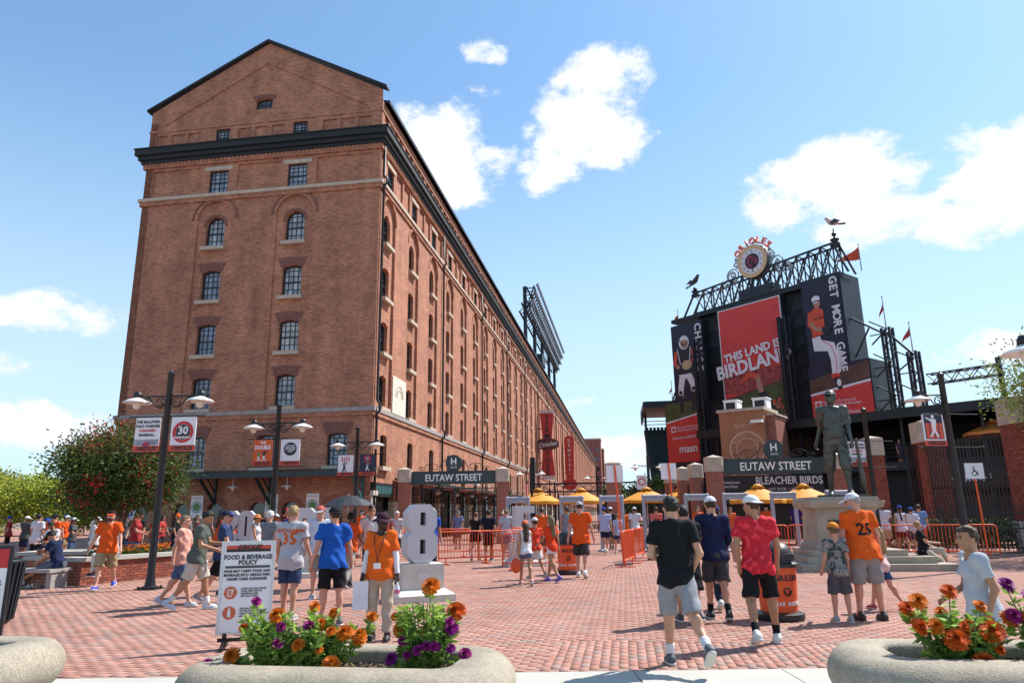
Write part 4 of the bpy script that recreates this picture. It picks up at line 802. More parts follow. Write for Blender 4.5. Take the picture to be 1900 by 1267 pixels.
def gate(xa, xb, y, ya2, h0, h1, hz, r, label):
    """sign beam between two piers with a round H sign above it"""
    L_ = math.hypot(xb - xa, ya2 - y); rz = atan2(ya2 - y, xb - xa); t = thing('gate_sign', label, 'sign', ((xa + xb) / 2, (y + ya2) / 2, 0), rz, 'green street-name gate signs')
    MB().box(-L_ / 2, L_ / 2, -.15, .15, h0, h1).build('beam', SIGNG, t); MB().box(-L_ / 2, L_ / 2, -.19, .19, h1, h1 + .05).build('beam_cap', SIGNG, t)
    text('EUTAW STREET', (h1 - h0) * .80, WHT, t, (0, -.156, (h0 + h1) / 2), sx=.86, bold=.006)
    q = MB(); q.prism(arc(0, hz, r, 0, 360, 36)[:-1], -.10, .10, FS); d = q.build('disc', SIGNG, t); text('H', r * 1.05, WHT, d, (0, -.105, hz + r * .16), bold=.012); text('GATE', r * .32, WHT, d, (0, -.105, hz - r * .52))
    q = MB()
    for sx in (-1, 1):
        q.tube([(sx * (r * .6 + 1.15 * r * cos(a)), 0, h1 + .05 + 1.5 * r * sin(a)) for a in np.linspace(0, pi, 16)], .025, 6); q.tube([(sx * (1.2 + .45 * (1 - .05 * i) * cos(.5 * i)), 0, h1 + .28 + .24 * (1 - .05 * i) * sin(.5 * i)) for i in range(18)], .02, 6)
        q.tube([(sx * (1.8 + .22 * (1 - .05 * i) * cos(.5 * i)), 0, h1 + .18 + .14 * (1 - .05 * i) * sin(.5 * i)) for i in range(18)], .02, 6)
    q.build('scrollwork', BLK, t); return t
gate(-5.75, -.95, 40.2, 39.9, 3.18, 3.84, 4.33, .46, 'street name sign beam beside the warehouse with a round H gate disc')
gate(10.45, 15.75, 36.2, 35.7, 3.30, 4.02, 4.52, .48, 'street name sign beam before the bleacher stand with a round H gate disc')
brick_pier(-6.1, 40.2, .66, 4.15, 0, 'stone-capped brick pier left of the warehouse-side gate sign'); brick_pier(-.62, 39.9, .66, 4.1, 0, 'stone-capped brick pier right of the warehouse-side gate sign')
brick_pier(5.25, 38.0, .68, 4.2, 0, 'lone stone-capped brick pier in the middle of the street gates'); brick_pier(10.1, 36.2, .70, 4.3, 0, 'stone-capped brick pier left of the bleacher-side gate sign'); brick_pier(16.1, 35.7, .70, 4.3, 0, 'stone-capped brick pier partly hidden by the statue')
for i, (x, y) in enumerate(((10.0, 39.5), (10.1, 43.0), (10.2, 47.0))): brick_pier(x, y, .62, 4.15, 0, ['first brick pier in the row receding behind the bleacher-side gate', 'second brick pier in the row receding behind the bleacher-side gate', 'farthest brick pier in the row receding behind the bleacher-side gate'][i])
brick_pier(19.3, 38.4, .85, 5.35, radians(-8), 'stone-capped brick pier between the statue and the player banner', bricks=True, capz=1.05); brick_pier(18.45, 31.6, 1.0, 5.4, radians(-8), 'tall stone-capped brick pier behind the player banner', bricks=True, capz=1.05); brick_pier(18.75, 26.0, 1.1, 5.6, radians(-8), 'biggest stone-capped brick pier at the right edge on a concrete base', bricks=True, base=1.05, capz=1.1)
# iron pickets
def picket_fence(p0, p1, h0, h1, label, name='iron_fence', cat='fence', step=.13, t_=.022, spear=True, curve=0):
    L_ = math.hypot(p1[0] - p0[0], p1[1] - p0[1]); th = thing(name, label, cat, (p0[0], p0[1], 0), atan2(p1[1] - p0[1], p1[0] - p0[0])); n = int(L_ / step); q = MB()
    for i in range(n + 1):
        x = i * L_ / n; f = i / n; h = h0 + (h1 - h0) * f + curve * sin(pi * f); q.bar((x, 0, .05), (x, 0, h), t_)
        if spear: q.add([(x - .03, 0, h), (x, -.03, h), (x + .03, 0, h), (x, .03, h), (x, 0, h + .12)], [(0, 1, 4), (1, 2, 4), (2, 3, 4), (3, 0, 4)])
    o = q.build('pickets', BLK, th); o['kind'] = 'stuff'; q = MB()
    for z in (.18, min(h0, h1) * .55, min(h0, h1) - .15): q.bar((0, 0, z), (L_, 0, z), .05)
    q.build('rails', BLK, th)
    for x in (0, L_ / 2, L_): MB().bar((x, 0, 0), (x, 0, max(h0, h1) * .96), .08).build('post', BLK, th)
    return th
picket_fence((-5.7, 40.3), (-.95, 40.1), 3.1, 3.1, 'black iron gate hanging under the warehouse-side street sign', 'iron_gate', 'gate', step=.16, spear=False)
picket_fence((-.3, 39.8), (2.3, 40.8), 3.4, 2.5, 'curved black iron gate leaf swung open beside the warehouse-side sign', 'iron_gate', 'gate', step=.12, curve=.5)
picket_fence((17.9, 32.4), (18.5, 26.7), 4.3, 4.3, 'tall black slatted gate between the two big right piers', 'iron_gate', 'gate', step=.19, t_=.05, spear=False)
picket_fence((13.0, 27.5), (18.0, 25.2), 1.5, 1.5, 'low black picket fence below the big right pier')
picket_fence((10.2, 39.0), (10.5, 52.0), 3.0, 3.0, 'black iron fence running back behind the bleacher-side gate')
picket_fence((3.2, 52), (10.0, 50), 3.0, 3.0, 'far black iron fence across the street behind the umbrellas')
HEDGE = attr_mat('leaves', .6, .3, trans=.3)
# ================================================================ small brick building with painted roundel
bh_ = thing('concession_building', 'small orange brick concession building with painted roundel and stone coping', 'building', (15.4, 46, 0), radians(-36))
OBR = brick_mat('orange_brick', (.40, .15, .075), (.33, .12, .06), (.42, .27, .18), ms=.007, var=.08)
q = MB(); q.prism([(-2.0, 0), (.9, 0), (.9, 7.7), (.9, 7.9), (-2.0, 7.9)], 0, 3, FY()); q.build('wall', OBR, bh_); MB().box(.91, 1.5, .5, 3, 0, 7.5).build('annex', BRICKP, bh_)
q = MB(); q.box(-2.12, 1.02, -.12, 3.1, 7.85, 8.05); q.box(1.03, 1.6, .4, 3.1, 7.5, 7.62); q.build('coping', STONE, bh_)
PAINT = M('faded_white_paint', (.55, .36, .27), .9)
q = MB(); q.prism(arc(-.3, 5.4, 1.15, 0, 360, 36)[:-1], -.006, -.002, FS, holes=[arc(-.3, 5.4, 1.05, 0, 360, 36)[:-1]]); q.prism(arc(-.3, 5.4, .72, 0, 360, 36)[:-1], -.006, -.002, FS, holes=[arc(-.3, 5.4, .66, 0, 360, 36)[:-1]]); q.build('roundel', PAINT, bh_)
text('Ride Ave', .42, PAINT, bh_, (-.3, -.008, 6.95), shear=.3, roll=.12)
for i, t_ in enumerate('BORN FOR'): a = radians(150 - i * 17); text(t_, .30, PAINT, bh_, (-.3 + .89 * cos(a), -.008, 5.4 + .89 * sin(a)), roll=a - pi / 2)
for i, t_ in enumerate('BASEBALL'): a = radians(215 + i * 16); text(t_, .28, PAINT, bh_, (-.3 + .89 * cos(a), -.008, 5.4 + .89 * sin(a)), roll=a + pi / 2)
q = MB(); q.tube([(-.85, -.008, 5.2), (-.5, -.008, 5.5), (-.1, -.008, 5.45), (.25, -.008, 5.6)], .03, 4); q.build('painted_flourish', PAINT, bh_)
q = MB(); q.prism([(-1.6, 3.6), (-1.2, 3.3), (-1.2, 3.38), (1.3, 3.38), (1.3, 3.46), (-1.2, 3.46), (-1.2, 3.78), (1.3, 3.78), (1.3, 3.86), (-1.2, 3.86), (-1.2, 3.95)], -.006, -.002, FS); q.build('painted_arrow', PAINT, bh_); text('335 FT. AHEAD', .3, PAINT, bh_, (.1, -.008, 3.62), sx=.85)
for x, y in ((-1.5, 1), (.4, 1.2)): q = MB(); q.box(x - .45, x + .45, y, y + 1.0, 8.06, 8.75); q.box(x - .5, x + .5, y - .05, y + 1.05, 8.751, 8.83); o = q.build('rooftop_unit', WHT, bh_); MB().box(x - .32, x + .32, y - .02, y - .004, 8.2, 8.65).build('grille', BLK, o)
q = MB(); q.box(.2, .9, -.45, 0, 7.0, 7.18); q.build('wall_camera', WHT, bh_)
# ================================================================ bleacher stand with big black roof
bl = thing('bleacher_stand', 'black-roofed bleacher stand with raised deck and dark walls under the scoreboard', 'stand', (23.5, 42.5, 0), radians(-49))
RIB = M('roof_metal', (.014, .016, .02), .45, .4)
q = MB(); q.box(-14.2, 17, -.6, 9, 7.0, 7.22); ro = q.build('roof', RIB, bl)
q = MB()
for k in range(63): x = -14.1 + k * .49; q.box(x, x + .09, -.62, 9, 7.22, 7.29)
q.box(-14.2, 17, -.75, -.61, 6.75, 7.3); o = q.build('roof_ribs', RIB, ro); o['kind'] = 'stuff'
q = MB(); q.box(-13.5, 17, .2, .3, 3.9, 4.25); q.box(-13.5, 17, .2, 9, 3.75, 3.9); q.build('deck', DKM, bl)
for k in range(15): x = -13.3 + k * 2.15; MB().box(x, x + .16, .4, .56, 0, 7.0).build('post', DKM, bl)
q = MB()
for z in (4.6, 4.85, 5.1, 5.3): q.bar((-13.5, .25, z), (17, .25, z), .03)
for k in range(21): x = -13.4 + k * 1.5; q.bar((x, .25, 4.2), (x, .25, 5.3), .04)
q.build('railing', DKM, bl)
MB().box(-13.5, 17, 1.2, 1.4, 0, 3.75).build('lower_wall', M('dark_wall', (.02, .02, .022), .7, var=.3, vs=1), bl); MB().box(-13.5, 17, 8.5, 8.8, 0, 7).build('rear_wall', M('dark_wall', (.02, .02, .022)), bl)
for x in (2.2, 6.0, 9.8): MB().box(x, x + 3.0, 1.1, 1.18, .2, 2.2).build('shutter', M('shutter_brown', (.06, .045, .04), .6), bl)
MB().box(.3, 5.2, .05, .19, 2.55, 3.7).build('sign_board', M('sign_black', (.015, .015, .016), .5), bl); text('THE ROOF', .55, PWHT, bl, (2.9, .03, 3.1), sx=.9)
con = thing('bleacher_sign', 'black and blue bleacher food sign over the stand behind the gate', 'sign', (13.1, 38.6, 0), radians(-4))
MB().box(-2.4, 3.4, 0, .2, 2.42, 3.36).build('board', M('sign_black', (.015, .015, .016)), con); MB().box(-2.4, 3.4, -.06, .2, 1.95, 2.42).build('valance', M('valance_blue', (.02, .06, .09), .6), con)
text('BLEACHER BIRDS', .56, PWHT, con, (-.15, -.006, 3.06), align='LEFT', sx=.82, bold=.008); text('HOT DOGS  •  HAMBURGERS', .20, PWHT, con, (.5, -.006, 2.62), align='LEFT', sx=.9); text('Hometown\nFavorites', .24, PWHT, con, (-1.55, -.006, 2.9), shear=.25, line=.9)
for x in (-2.3, 3.3): MB().box(x - .06, x + .06, .02, .14, 0, 1.95).build('post', DKM, con)
MB().box(-2.3, 3.3, 1.4, 1.6, 0, 3.3).build('counter_wall', M('dark_wall', (.02, .02, .022)), con)
# the arcade under the warehouse, seen through the gate, and hanging shop signs
NR = M('neon_red', (.45, .03, .025), .45); NSIL = M('neon_silver', (.5, .48, .48), .35, .5)
def blade(s, z0, z1, body, word, label, waist, foot):
    p = wh.matrix_basis @ Vector((0, s, 0)); p = Matrix.Translation((-7.69, 38.5, 0)) @ Matrix.Rotation(-WA, 4, 'Z') @ Vector((1.55, s, 0)); t = thing('blade_sign', label, 'sign', p, -WA, 'red blade signs on the warehouse')
    h = z1 - z0; w = 1.15; mid = (z0 + z1) / 2
    pr = [(-w, z0), (w, z0), (w * .55, mid), (w, z1), (-w, z1), (-w * .55, mid)] if waist else [(-w * .7, z0), (w * .7, z0), (w, z1 - .8)] + arc(0, z1 - .8, w, 0, 180, 10) + []
    q = MB(); q.prism(pr, -.25, .25, FS); q.build('panel', NR, t)
    q = MB()
    for z in (z0 + h * .2, z0 + h * .75): q.tube([(-1.5, 0, z), (-.6, 0, z)], .09, 6)
    q.build('bracket', NR, t)
    for i, ch in enumerate(word):
        zz = z1 - .8 - i * (h - 1.2) / max(1, len(word) - 1)
        if waist and abs(zz - mid) < 1.0: continue
        text(ch, 1.15 if waist else .95, PBLK if waist else NSIL, t, (0, -.27, zz), bold=.03)
    if waist:
        q = MB(); q.prism(arc(0, mid, 1.9, 0, 360, 28, .95)[:-1], -.5, .5, FS); e = q.build('oval', M('oval_dark', (.1, .02, .02), .5), t); text('Orioles', 1.0, NSIL, e, (0, -.52, mid - .1), shear=.3, roll=.15, bold=.03)
        for zz in (z0 - .55, z1): MB().box(-w * .9, w * .9, -.2, .2, zz, zz + .55).build('finial', NSIL, t)
    else:
        q = MB(); q.prism(arc(0, z0 - .4, 1.5, 0, 360, 28, 1.35)[:-1], -.4, .4, FS); e = q.build('medallion', NR, t); text("'s", 1.1, NSIL, e, (0, -.42, z0 - .5), shear=.3)
blade(77.0, 7.2, 17.2, 'TEAM', 'TEAM STORE', 'tall waisted red team store blade sign on the warehouse wall', True, 0); blade(124.0, 8.0, 18.0, 'DEMPSEY', "DEMPSEY'S", 'farther slim red restaurant blade sign with round foot on the warehouse', False, 1)
arcd = thing('arcade_canopy', 'green iron canopy with hanging lamps along the warehouse street side', 'canopy', (-7.69, 38.5, 0), -WA)
q = MB(); q.add([(.1, 3.8, 3.55), (2.9, 3.8, 3.15), (2.9, 60, 3.15), (.1, 60, 3.55), (.1, 3.8, 3.68), (2.9, 3.8, 3.28), (2.9, 60, 3.28), (.1, 60, 3.68)], [(0, 3, 2, 1), (4, 5, 6, 7), (0, 1, 5, 4), (1, 2, 6, 5), (2, 3, 7, 6)]); q.build('roof', DKG, arcd)
for k in range(11):
    y = 4.4 + k * 5.15; q = MB(); q.bar((.1, y, 2.3), (2.7, y, 3.15), .10); q.bar((.12, y, 2.2), (.12, y, 3.5), .10); q.build('bracket', DKG, arcd)
    q = MB(); q.lathe([(.03, .2), (.22, .02), (.23, -.02)], 12, (1.9, y + 2.5, 2.85)); q.ell((1.9, y + 2.5, 2.82), (.08, .08, .1), 8); q.build('pendant_lamp', SHADE, arcd)
# ================================================================ foliage helpers
def leaves(centers, dirs, L_, Wd, cols, up=None, fold=.25, rng=RNG):
    """folded pointed leaves: centers (n,3) = leaf base, dirs (n,3) = leaf direction"""
    n = len(centers); d = dirs / np.linalg.norm(dirs, axis=1, keepdims=True); r = rng.standard_normal((n, 3)); s = np.cross(d, r); s /= np.linalg.norm(s, axis=1, keepdims=True) + 1e-9; nrm = np.cross(s, d)
    L_ = np.broadcast_to(L_, (n,))[:, None]; Wd = np.broadcast_to(Wd, (n,))[:, None]; b = centers; m = b + d * L_ * .45 - nrm * Wd * fold; tip = b + d * L_ - nrm * L_ * .10
    V = np.stack([b, m + s * Wd / 2 + nrm * Wd * fold, tip, m - s * Wd / 2 + nrm * Wd * fold, m], 1); F = np.array([(0, 4, 1), (4, 2, 1), (0, 3, 4), (3, 2, 4)])
    return V.reshape(-1, 3), (F[None] + (np.arange(n) * 5)[:, None, None]).reshape(-1, 3), np.repeat(cols, 5, 0)
LEAF = attr_mat('leaves', .55, .35, trans=.35); PETAL = attr_mat('petals', .6, .3, trans=.25)
BARK = M('bark', (.16, .11, .08), .9, var=.3, vs=8, bump=.5, bs=30)
def tree(name, label, loc, height, crown_r, crown_h, n_leaf, col, leaf=.10, trunks=3, blooms=0, bloom_col=(.62, .03, .045), seed=1, cat='tree', trunk_r=.06, group=None, holes=.25):
    rng = np.random.default_rng(seed); t = thing(name, label, cat, loc, 0, group); zc = height - crown_h / 2; tips = []
    for k in range(trunks):
        a = 2 * pi * k / trunks + rng.uniform(-.4, .4); b = np.array([.05 * cos(a), .05 * sin(a), 0.]); top = np.array([crown_r * .35 * cos(a), crown_r * .35 * sin(a), zc]); mid = (b + top) / 2 + rng.uniform(-.1, .1, 3)
        q = MB(); q.tube([b, mid, top], [trunk_r, trunk_r * .8, trunk_r * .5], 7)
        for j in range(5):
            a2 = a + rng.uniform(-1.6, 1.6); rr = crown_r * rng.uniform(.45, .85); e = np.array([rr * cos(a2), rr * sin(a2), zc + crown_h * rng.uniform(-.25, .42)]); s0 = mid + (top - mid) * rng.uniform(.1, 1); q.tube([s0, (s0 + e) / 2 + rng.uniform(-.12, .12, 3), e], [trunk_r * .45, trunk_r * .3, trunk_r * .12], 5); tips.append(e)
        q.build('trunk' if k == 0 else 'limb', BARK, t)
    # leaf clumps over an uneven crown
    nc = max(24, n_leaf // 95); u = rng.standard_normal((nc, 3)); u /= np.linalg.norm(u, axis=1, keepdims=True); rad = rng.uniform(.45, 1.0, nc) ** .6 * (1 + .16 * np.sin(u[:, 0] * 5 + seed) + .12 * np.sin(u[:, 2] * 7 + 2 * seed))
    cc = u * rad[:, None] * np.array([crown_r, crown_r, crown_h / 2]) + np.array([0, 0, zc]); cc = cc[rng.random(nc) > holes * .6]; nc = len(cc)
    per = n_leaf // nc; cr_ = crown_r * .155; P = np.repeat(cc, per, 0) + rng.standard_normal((nc * per, 3)) * cr_ * np.array([1, 1, .8]); D = (P - np.repeat(cc, per, 0)) + rng.standard_normal(P.shape) * cr_ * .6 + np.array([0, 0, .02])
    base = np.array(col); shade = np.repeat(rng.uniform(.7, 1.3, nc), per)[:, None] * rng.uniform(.75, 1.25, (len(P), 1)); cols = base * shade; yl = rng.random(len(P)) < .2; cols[yl] *= np.array([1.9, 1.5, .8])
    if blooms: tp = (P[:, 2] > zc + crown_h * .18) & (rng.random(len(P)) < .35); cols[tp] = np.array([.16, .085, .03]) * rng.uniform(.6, 1.4, (int(tp.sum()), 1))
    V, F, T = leaves(P, D, leaf * rng.uniform(.7, 1.3, len(P)), leaf * .5, cols, rng=rng); me = arr_mesh('crown', V, F, LEAF, T); o = obj('crown', me, t)
    if blooms:
        ci = rng.choice(nc, blooms); pos = np.array([0, 0, zc]) + (cc[ci] - np.array([0, 0, zc])) * 1.16; B = np.repeat(pos, 60, 0) + rng.standard_normal((blooms * 60, 3)) * .14; bc = np.array(bloom_col) * rng.uniform(.6, 1.5, (len(B), 1)); V, F, T = leaves(B, rng.standard_normal(B.shape), .055, .05, bc, rng=rng); ob = obj('blossom_clusters', arr_mesh('blossom_clusters', V, F, PETAL, T), t); ob['kind'] = 'stuff'
    return t
# ================================================================ round-rimmed concrete planters with zinnias
AGG = bpy.data.materials.new('exposed_aggregate'); AGG.use_nodes = True
def _agg():
    N = AGG.node_tree.nodes; L = AGG.node_tree.links; b = N['Principled BSDF']; b.inputs['Roughness'].default_value = .85; tc = N.new('ShaderNodeTexCoord'); v = N.new('ShaderNodeTexVoronoi'); v.inputs['Scale'].default_value = 95; L.new(tc.outputs['Object'], v.inputs['Vector'])
    r = N.new('ShaderNodeValToRGB'); L.new(v.outputs['Color'], r.inputs[0]); e = r.color_ramp.elements; e[0].color = (.14, .112, .08, 1); e[1].color = (.36, .315, .245, 1); e.new(.10).color = (.235, .20, .148, 1); e.new(.5).color = (.285, .245, .185, 1)
    n = N.new('ShaderNodeTexNoise'); n.inputs['Scale'].default_value = 4; n.inputs['Detail'].default_value = 6; L.new(tc.outputs['Object'], n.inputs['Vector']); mr = N.new('ShaderNodeMapRange'); L.new(n.outputs[0], mr.inputs[0]); mr.inputs[1].default_value = .3; mr.inputs[2].default_value = .7; mr.inputs[3].default_value = .8; mr.inputs[4].default_value = 1.15
    sc = N.new('ShaderNodeVectorMath'); sc.operation = 'SCALE'; L.new(r.outputs[0], sc.inputs[0]); L.new(mr.outputs[0], sc.inputs['Scale']); L.new(sc.outputs[0], b.inputs['Base Color']); bp = N.new('ShaderNodeBump'); bp.inputs['Strength'].default_value = .45; bp.inputs['Distance'].default_value = .004; L.new(v.outputs['Distance'], bp.inputs['Height']); L.new(bp.outputs[0], b.inputs['Normal'])
_agg()
SOIL = M('mulch_soil', (.045, .028, .018), .95, var=.5, vs=25, bump=1.0, bs=30)
def rrect(hx, hy, r, n=7):
    out = []
    for cx, cy, a0 in ((hx - r, hy - r, 0), (-hx + r, hy - r, 90), (-hx + r, -hy + r, 180), (hx - r, -hy + r, 270)): out += [(cx + r * cos(radians(a0 + 90 * i / n)), cy + r * sin(radians(a0 + 90 * i / n))) for i in range(n + 1)]
    return out
def planter(cx, cy, hx, hy, rotz, label, top=.70, rim=.36):
    """hx, hy: half size of the planting opening; the fat rounded rim bulges out beyond it"""
    t = thing('planter', label, 'planter', (cx, cy, 0), rotz, 'rounded concrete planters along the walk'); prof = [(0.0, top - .16), (.0, top - .02), (.03, top + .0)] + [(rim * .55 + rim * .45 * sin(radians(a)) , top - .17 + .17 * cos(radians(a)) + 0) for a in range(0, 181, 15)] + [(.12, top - .40), (-.05, .25), (-.10, 0.0)]
    q = MB(); rings = []; nn = None
    for (o, z) in prof:
        rr = rrect(hx + o, hy + o, max(.05, .10 + o)); nn = len(rr); rings.append([(p[0], p[1], z) for p in rr])
    V = [p for r in rings for p in r]; F = [(i * nn + j, i * nn + (j + 1) % nn, (i + 1) * nn + (j + 1) % nn, (i + 1) * nn + j) for i in range(len(rings) - 1) for j in range(nn)]; F = [f[::-1] for f in F]
    q.add(V, F); q.build('bowl', AGG, t, smooth=True)
    q = MB(); rr = rrect(hx + .004, hy + .004, .1); q.add([(p[0], p[1], top - .09) for p in rr], [tuple(range(len(rr)))]); q.build('soil', SOIL, t)
    rng = np.random.default_rng(int(abs(cx) * 100)); n = 700; P = np.stack([rng.uniform(-hx, hx, n), rng.uniform(-hy, hy, n), top - .085 + rng.uniform(0, .012, n)], 1); D = rng.standard_normal((n, 3)); D[:, 2] *= .25; V, F, T = leaves(P, D, rng.uniform(.02, .05, n), .014, np.array([.10, .062, .04]) * rng.uniform(.4, 2.2, (n, 1)), rng=rng); o = obj('bark_chips', arr_mesh('bark_chips', V, F, attr_mat('chips', .9, .2), T), t); o['kind'] = 'stuff'
    return t
def zin_head(r, col, rng):
    """domed zinnia: rings of overlapping petals round a tuft"""
    V, F, T = [], [], []
    for k, (rr, tilt, n) in enumerate(((1.0, .05, 16), (.92, .28, 15), (.78, .52, 13), (.60, .78, 11), (.40, 1.05, 8), (.20, 1.3, 5))):
        for i in range(n):
            a = 2 * pi * (i + .5 * (k % 2)) / n + rng.uniform(-.08, .08); t = tilt + rng.uniform(-.10, .10); c = np.array(col) * rng.uniform(.72, 1.25) * (1.0 - .05 * k); out = np.array([cos(a), sin(a), 0]); s = np.array([-sin(a), cos(a), 0]); h = k * .075 * r
            p0 = np.array([0, 0, h]); e = out * cos(t) + np.array([0, 0, sin(t)]); Lr = r * (rr * .35 + .65) * (1 - .06 * k); w = r * .19; pts = [p0, p0 + e * Lr * .62 + s * w, p0 + e * Lr - np.array([0, 0, .06 * r]) + s * w * .6, p0 + e * Lr - np.array([0, 0, .06 * r]) - s * w * .6, p0 + e * Lr * .62 - s * w]; o = len(V); V += pts; F += [(o, o + 1, o + 4), (o + 1, o + 2, o + 3), (o + 1, o + 3, o + 4)]; T += [c] * 5
    return arr_mesh('blossom', V, F, PETAL, np.array(T))
ZR = np.random.default_rng(5); ZO = [zin_head(.052, (.72, .19, .012), ZR) for _ in range(3)]; ZD = [zin_head(.052, (.68, .115, .012), ZR) for _ in range(3)]; ZP = [zin_head(.046, (.36, .015, .20), ZR) for _ in range(3)]; ZV = [zin_head(.046, (.25, .01, .20), ZR) for _ in range(2)]
def zinnia(loc, w, dep, h, heads, n_leaf, label, seed):
    rng = np.random.default_rng(seed); t = thing('zinnia_plant', label, 'flowers', loc, 0, 'zinnias in the planters'); q = MB(); P = []; D = []
    stems = [(rng.uniform(-w / 2, w / 2) * .85, rng.uniform(-dep / 2, dep / 2) * .85, rng.uniform(.55, .95) * h) for _ in range(34)] + [(a, b, c - .02) for a, b, c, _, _ in heads]
    for (a, b, c) in stems:
        f = np.array([a * .55, b * .55, 0.]); e = np.array([a, b, c]); m = (f + e) / 2 + rng.uniform(-.02, .02, 3); q.tube([f, m, e], [.006, .005, .004], 5)
        k = int(n_leaf / len(stems))
        for j in range(k):
            g = rng.uniform(.12, .97) ** .8; p = f * (1 - g) ** 2 + 2 * m * g * (1 - g) + e * g * g; an = rng.uniform(0, 2 * pi); P.append(p); D.append((cos(an), sin(an), rng.uniform(-.25, .75)))
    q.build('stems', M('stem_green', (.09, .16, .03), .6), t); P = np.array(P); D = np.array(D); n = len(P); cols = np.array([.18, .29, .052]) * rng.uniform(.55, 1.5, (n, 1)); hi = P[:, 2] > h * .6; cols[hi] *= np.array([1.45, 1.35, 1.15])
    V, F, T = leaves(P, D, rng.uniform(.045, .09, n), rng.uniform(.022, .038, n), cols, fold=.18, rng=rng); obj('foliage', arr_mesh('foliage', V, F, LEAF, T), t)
    kinds = [k_[3] for k_ in heads]; heads = list(heads) + [(rng.uniform(-w / 2, w / 2), rng.uniform(-.14, .02), rng.uniform(.25, .85) * h, kinds[int(rng.integers(0, len(kinds)))], rng.uniform(.55, .8)) for _ in range(9)]
    for (a, b, c, kind, s) in heads:
        me = {'o': ZO, 'd': ZD, 'p': ZP, 'v': ZV}[kind]; o = obj('blossom', me[int(rng.integers(0, len(me)))], t, (a, b, c)); o.scale = (s, s, s); d = Vector((rng.uniform(-.5, .5), -.75, .75)); o.rotation_euler = d.to_track_quat('Z', 'Y').to_euler()
GR = -WA
planter(-1.08, 4.95, .70, .27, GR, 'rounded concrete planter at the bottom middle holding two zinnia clumps'); planter(3.30, 4.80, .88, .24, GR, 'rounded concrete planter at the bottom right with orange and purple zinnias'); planter(-4.52, 5.60, .70, .27, GR, 'rounded concrete planter cropped at the bottom left corner')
def headz(loc, items):
    """blossom spots given as x offset, z above soil"""
    return [(a, b, c, k, s) for a, b, c, k, s in items]
# middle planter
zinnia((-1.42, 4.98, .60), .86, .30, .40, headz(0, [(-.56, -.10, .075, 'p', 1.0), (-.40, -.12, .13, 'o', 1.2), (-.33, .06, .44, 'p', .8), (-.18, .05, .35, 'o', 1.15), (-.12, -.1, .20, 'p', .9), (.06, -.02, .29, 'p', 1.0), (.02, -.12, .19, 'o', .9), (.06, .08, .40, 'o', .8), (.20, .05, .36, 'o', .8), (.30, -.05, .25, 'o', 1.15), (.39, -.04, .22, 'o', 1.15), (.24, -.14, .08, 'o', 1.2), (-.30, -.02, .25, 'v', .8), (.45, .08, .33, 'o', .8)]), 1700, 'wide clump of zinnias on the left of the middle planter', 11)
zinnia((-.60, 4.98, .60), .42, .28, .46, headz(0, [(-.17, .02, .26, 'o', 1.0), (-.11, .0, .26, 'v', 1.0), (.03, .05, .52, 'o', 1.35), (.20, .04, .36, 'd', 1.4), (.18, -.06, .27, 'v', 1.1), (.27, -.10, .12, 'p', 1.0), (-.20, -.12, .10, 'v', 1.0), (-.03, -.12, .15, 'p', .85), (.08, -.12, .17, 'p', .85), (.0, .0, .24, 'p', .8)]), 1250, 'narrow taller clump of zinnias on the right of the middle planter', 12)
zinnia((2.80, 4.80, .60), .52, .30, .36, headz(0, [(-.28, .05, .36, 'd', 1.1), (-.22, .0, .41, 'o', 1.2), (-.28, -.08, .27, 'd', 1.2), (-.18, -.08, .27, 'o', 1.15), (-.08, -.12, .20, 'd', 1.5), (.06, -.14, .07, 'd', 1.4), (.16, -.10, .24, 'd', 1.5), (.02, .06, .46, 'd', 1.1), (.20, .05, .37, 'o', .9), (-.03, .1, .33, 'o', .8), (.33, -.02, .30, 'd', 1.2)]), 1500, 'clump of big orange zinnias on the left of the right-hand planter', 13)
zinnia((3.42, 4.78, .60), .46, .30, .44, headz(0, [(-.24, .05, .50, 'v', 1.2), (-.12, .0, .43, 'v', 1.4), (-.12, -.05, .36, 'v', 1.3), (-.27, -.02, .32, 'p', 1.2), (-.20, -.06, .31, 'd', 1.0), (.08, .0, .42, 'v', 1.3), (.16, .05, .47, 'p', 1.2), (.02, .05, .52, 'v', 1.2)]), 1350, 'clump of purple zinnias at the right edge of the right-hand planter', 14)

# ================================================================ free-standing signs
SIL = M('silver_frame', (.55, .55, .58), .35, .6)
def stand_sign(loc, rotz, label, frame):
    t = thing('sign_stand', label, 'sign', loc, rotz); w, h, z0 = .33, 1.13, .16
    q = MB(); q.prism(rect(-w, w, z0, z0 + h), -.02, .02, FS, holes=[rect(-w + .035, w - .035, z0 + .035, z0 + h - .035)]); q.build('frame', frame, t); MB().box(-w + .03, w - .03, -.012, .012, z0 + .03, z0 + h - .03).build('panel', OFFW, t)
    for s_ in (-1, 1): q = MB(); q.bar((s_ * .22, -.26, .02), (s_ * .22, .26, .02), .04); q.bar((s_ * .22, 0, .02), (s_ * .22, 0, z0 + .02), .05); q.bar((s_ * .22, -.26, .03), (s_ * .22, 0, .12), .03); q.build('foot', BLK, t)
    q = MB(); q.bar((-.3, 0, .10), (.3, 0, .10), .04); q.build('crossbar', BLK, t); return t
fs = stand_sign((-3.44, 9.5, 0), radians(14), 'white food and beverage policy sign in a silver frame', SIL)
MB().box(-.27, .27, -.017, -.0125, 1.19, 1.235).build('orange_band', ORGD, fs); MB().box(-.27, .27, -.017, -.0125, 1.155, 1.189).build('dark_band', PBLK, fs); text('ORIOLES', .075, PBLK, fs, (0, -.019, 1.213), shear=.4, bold=.002)
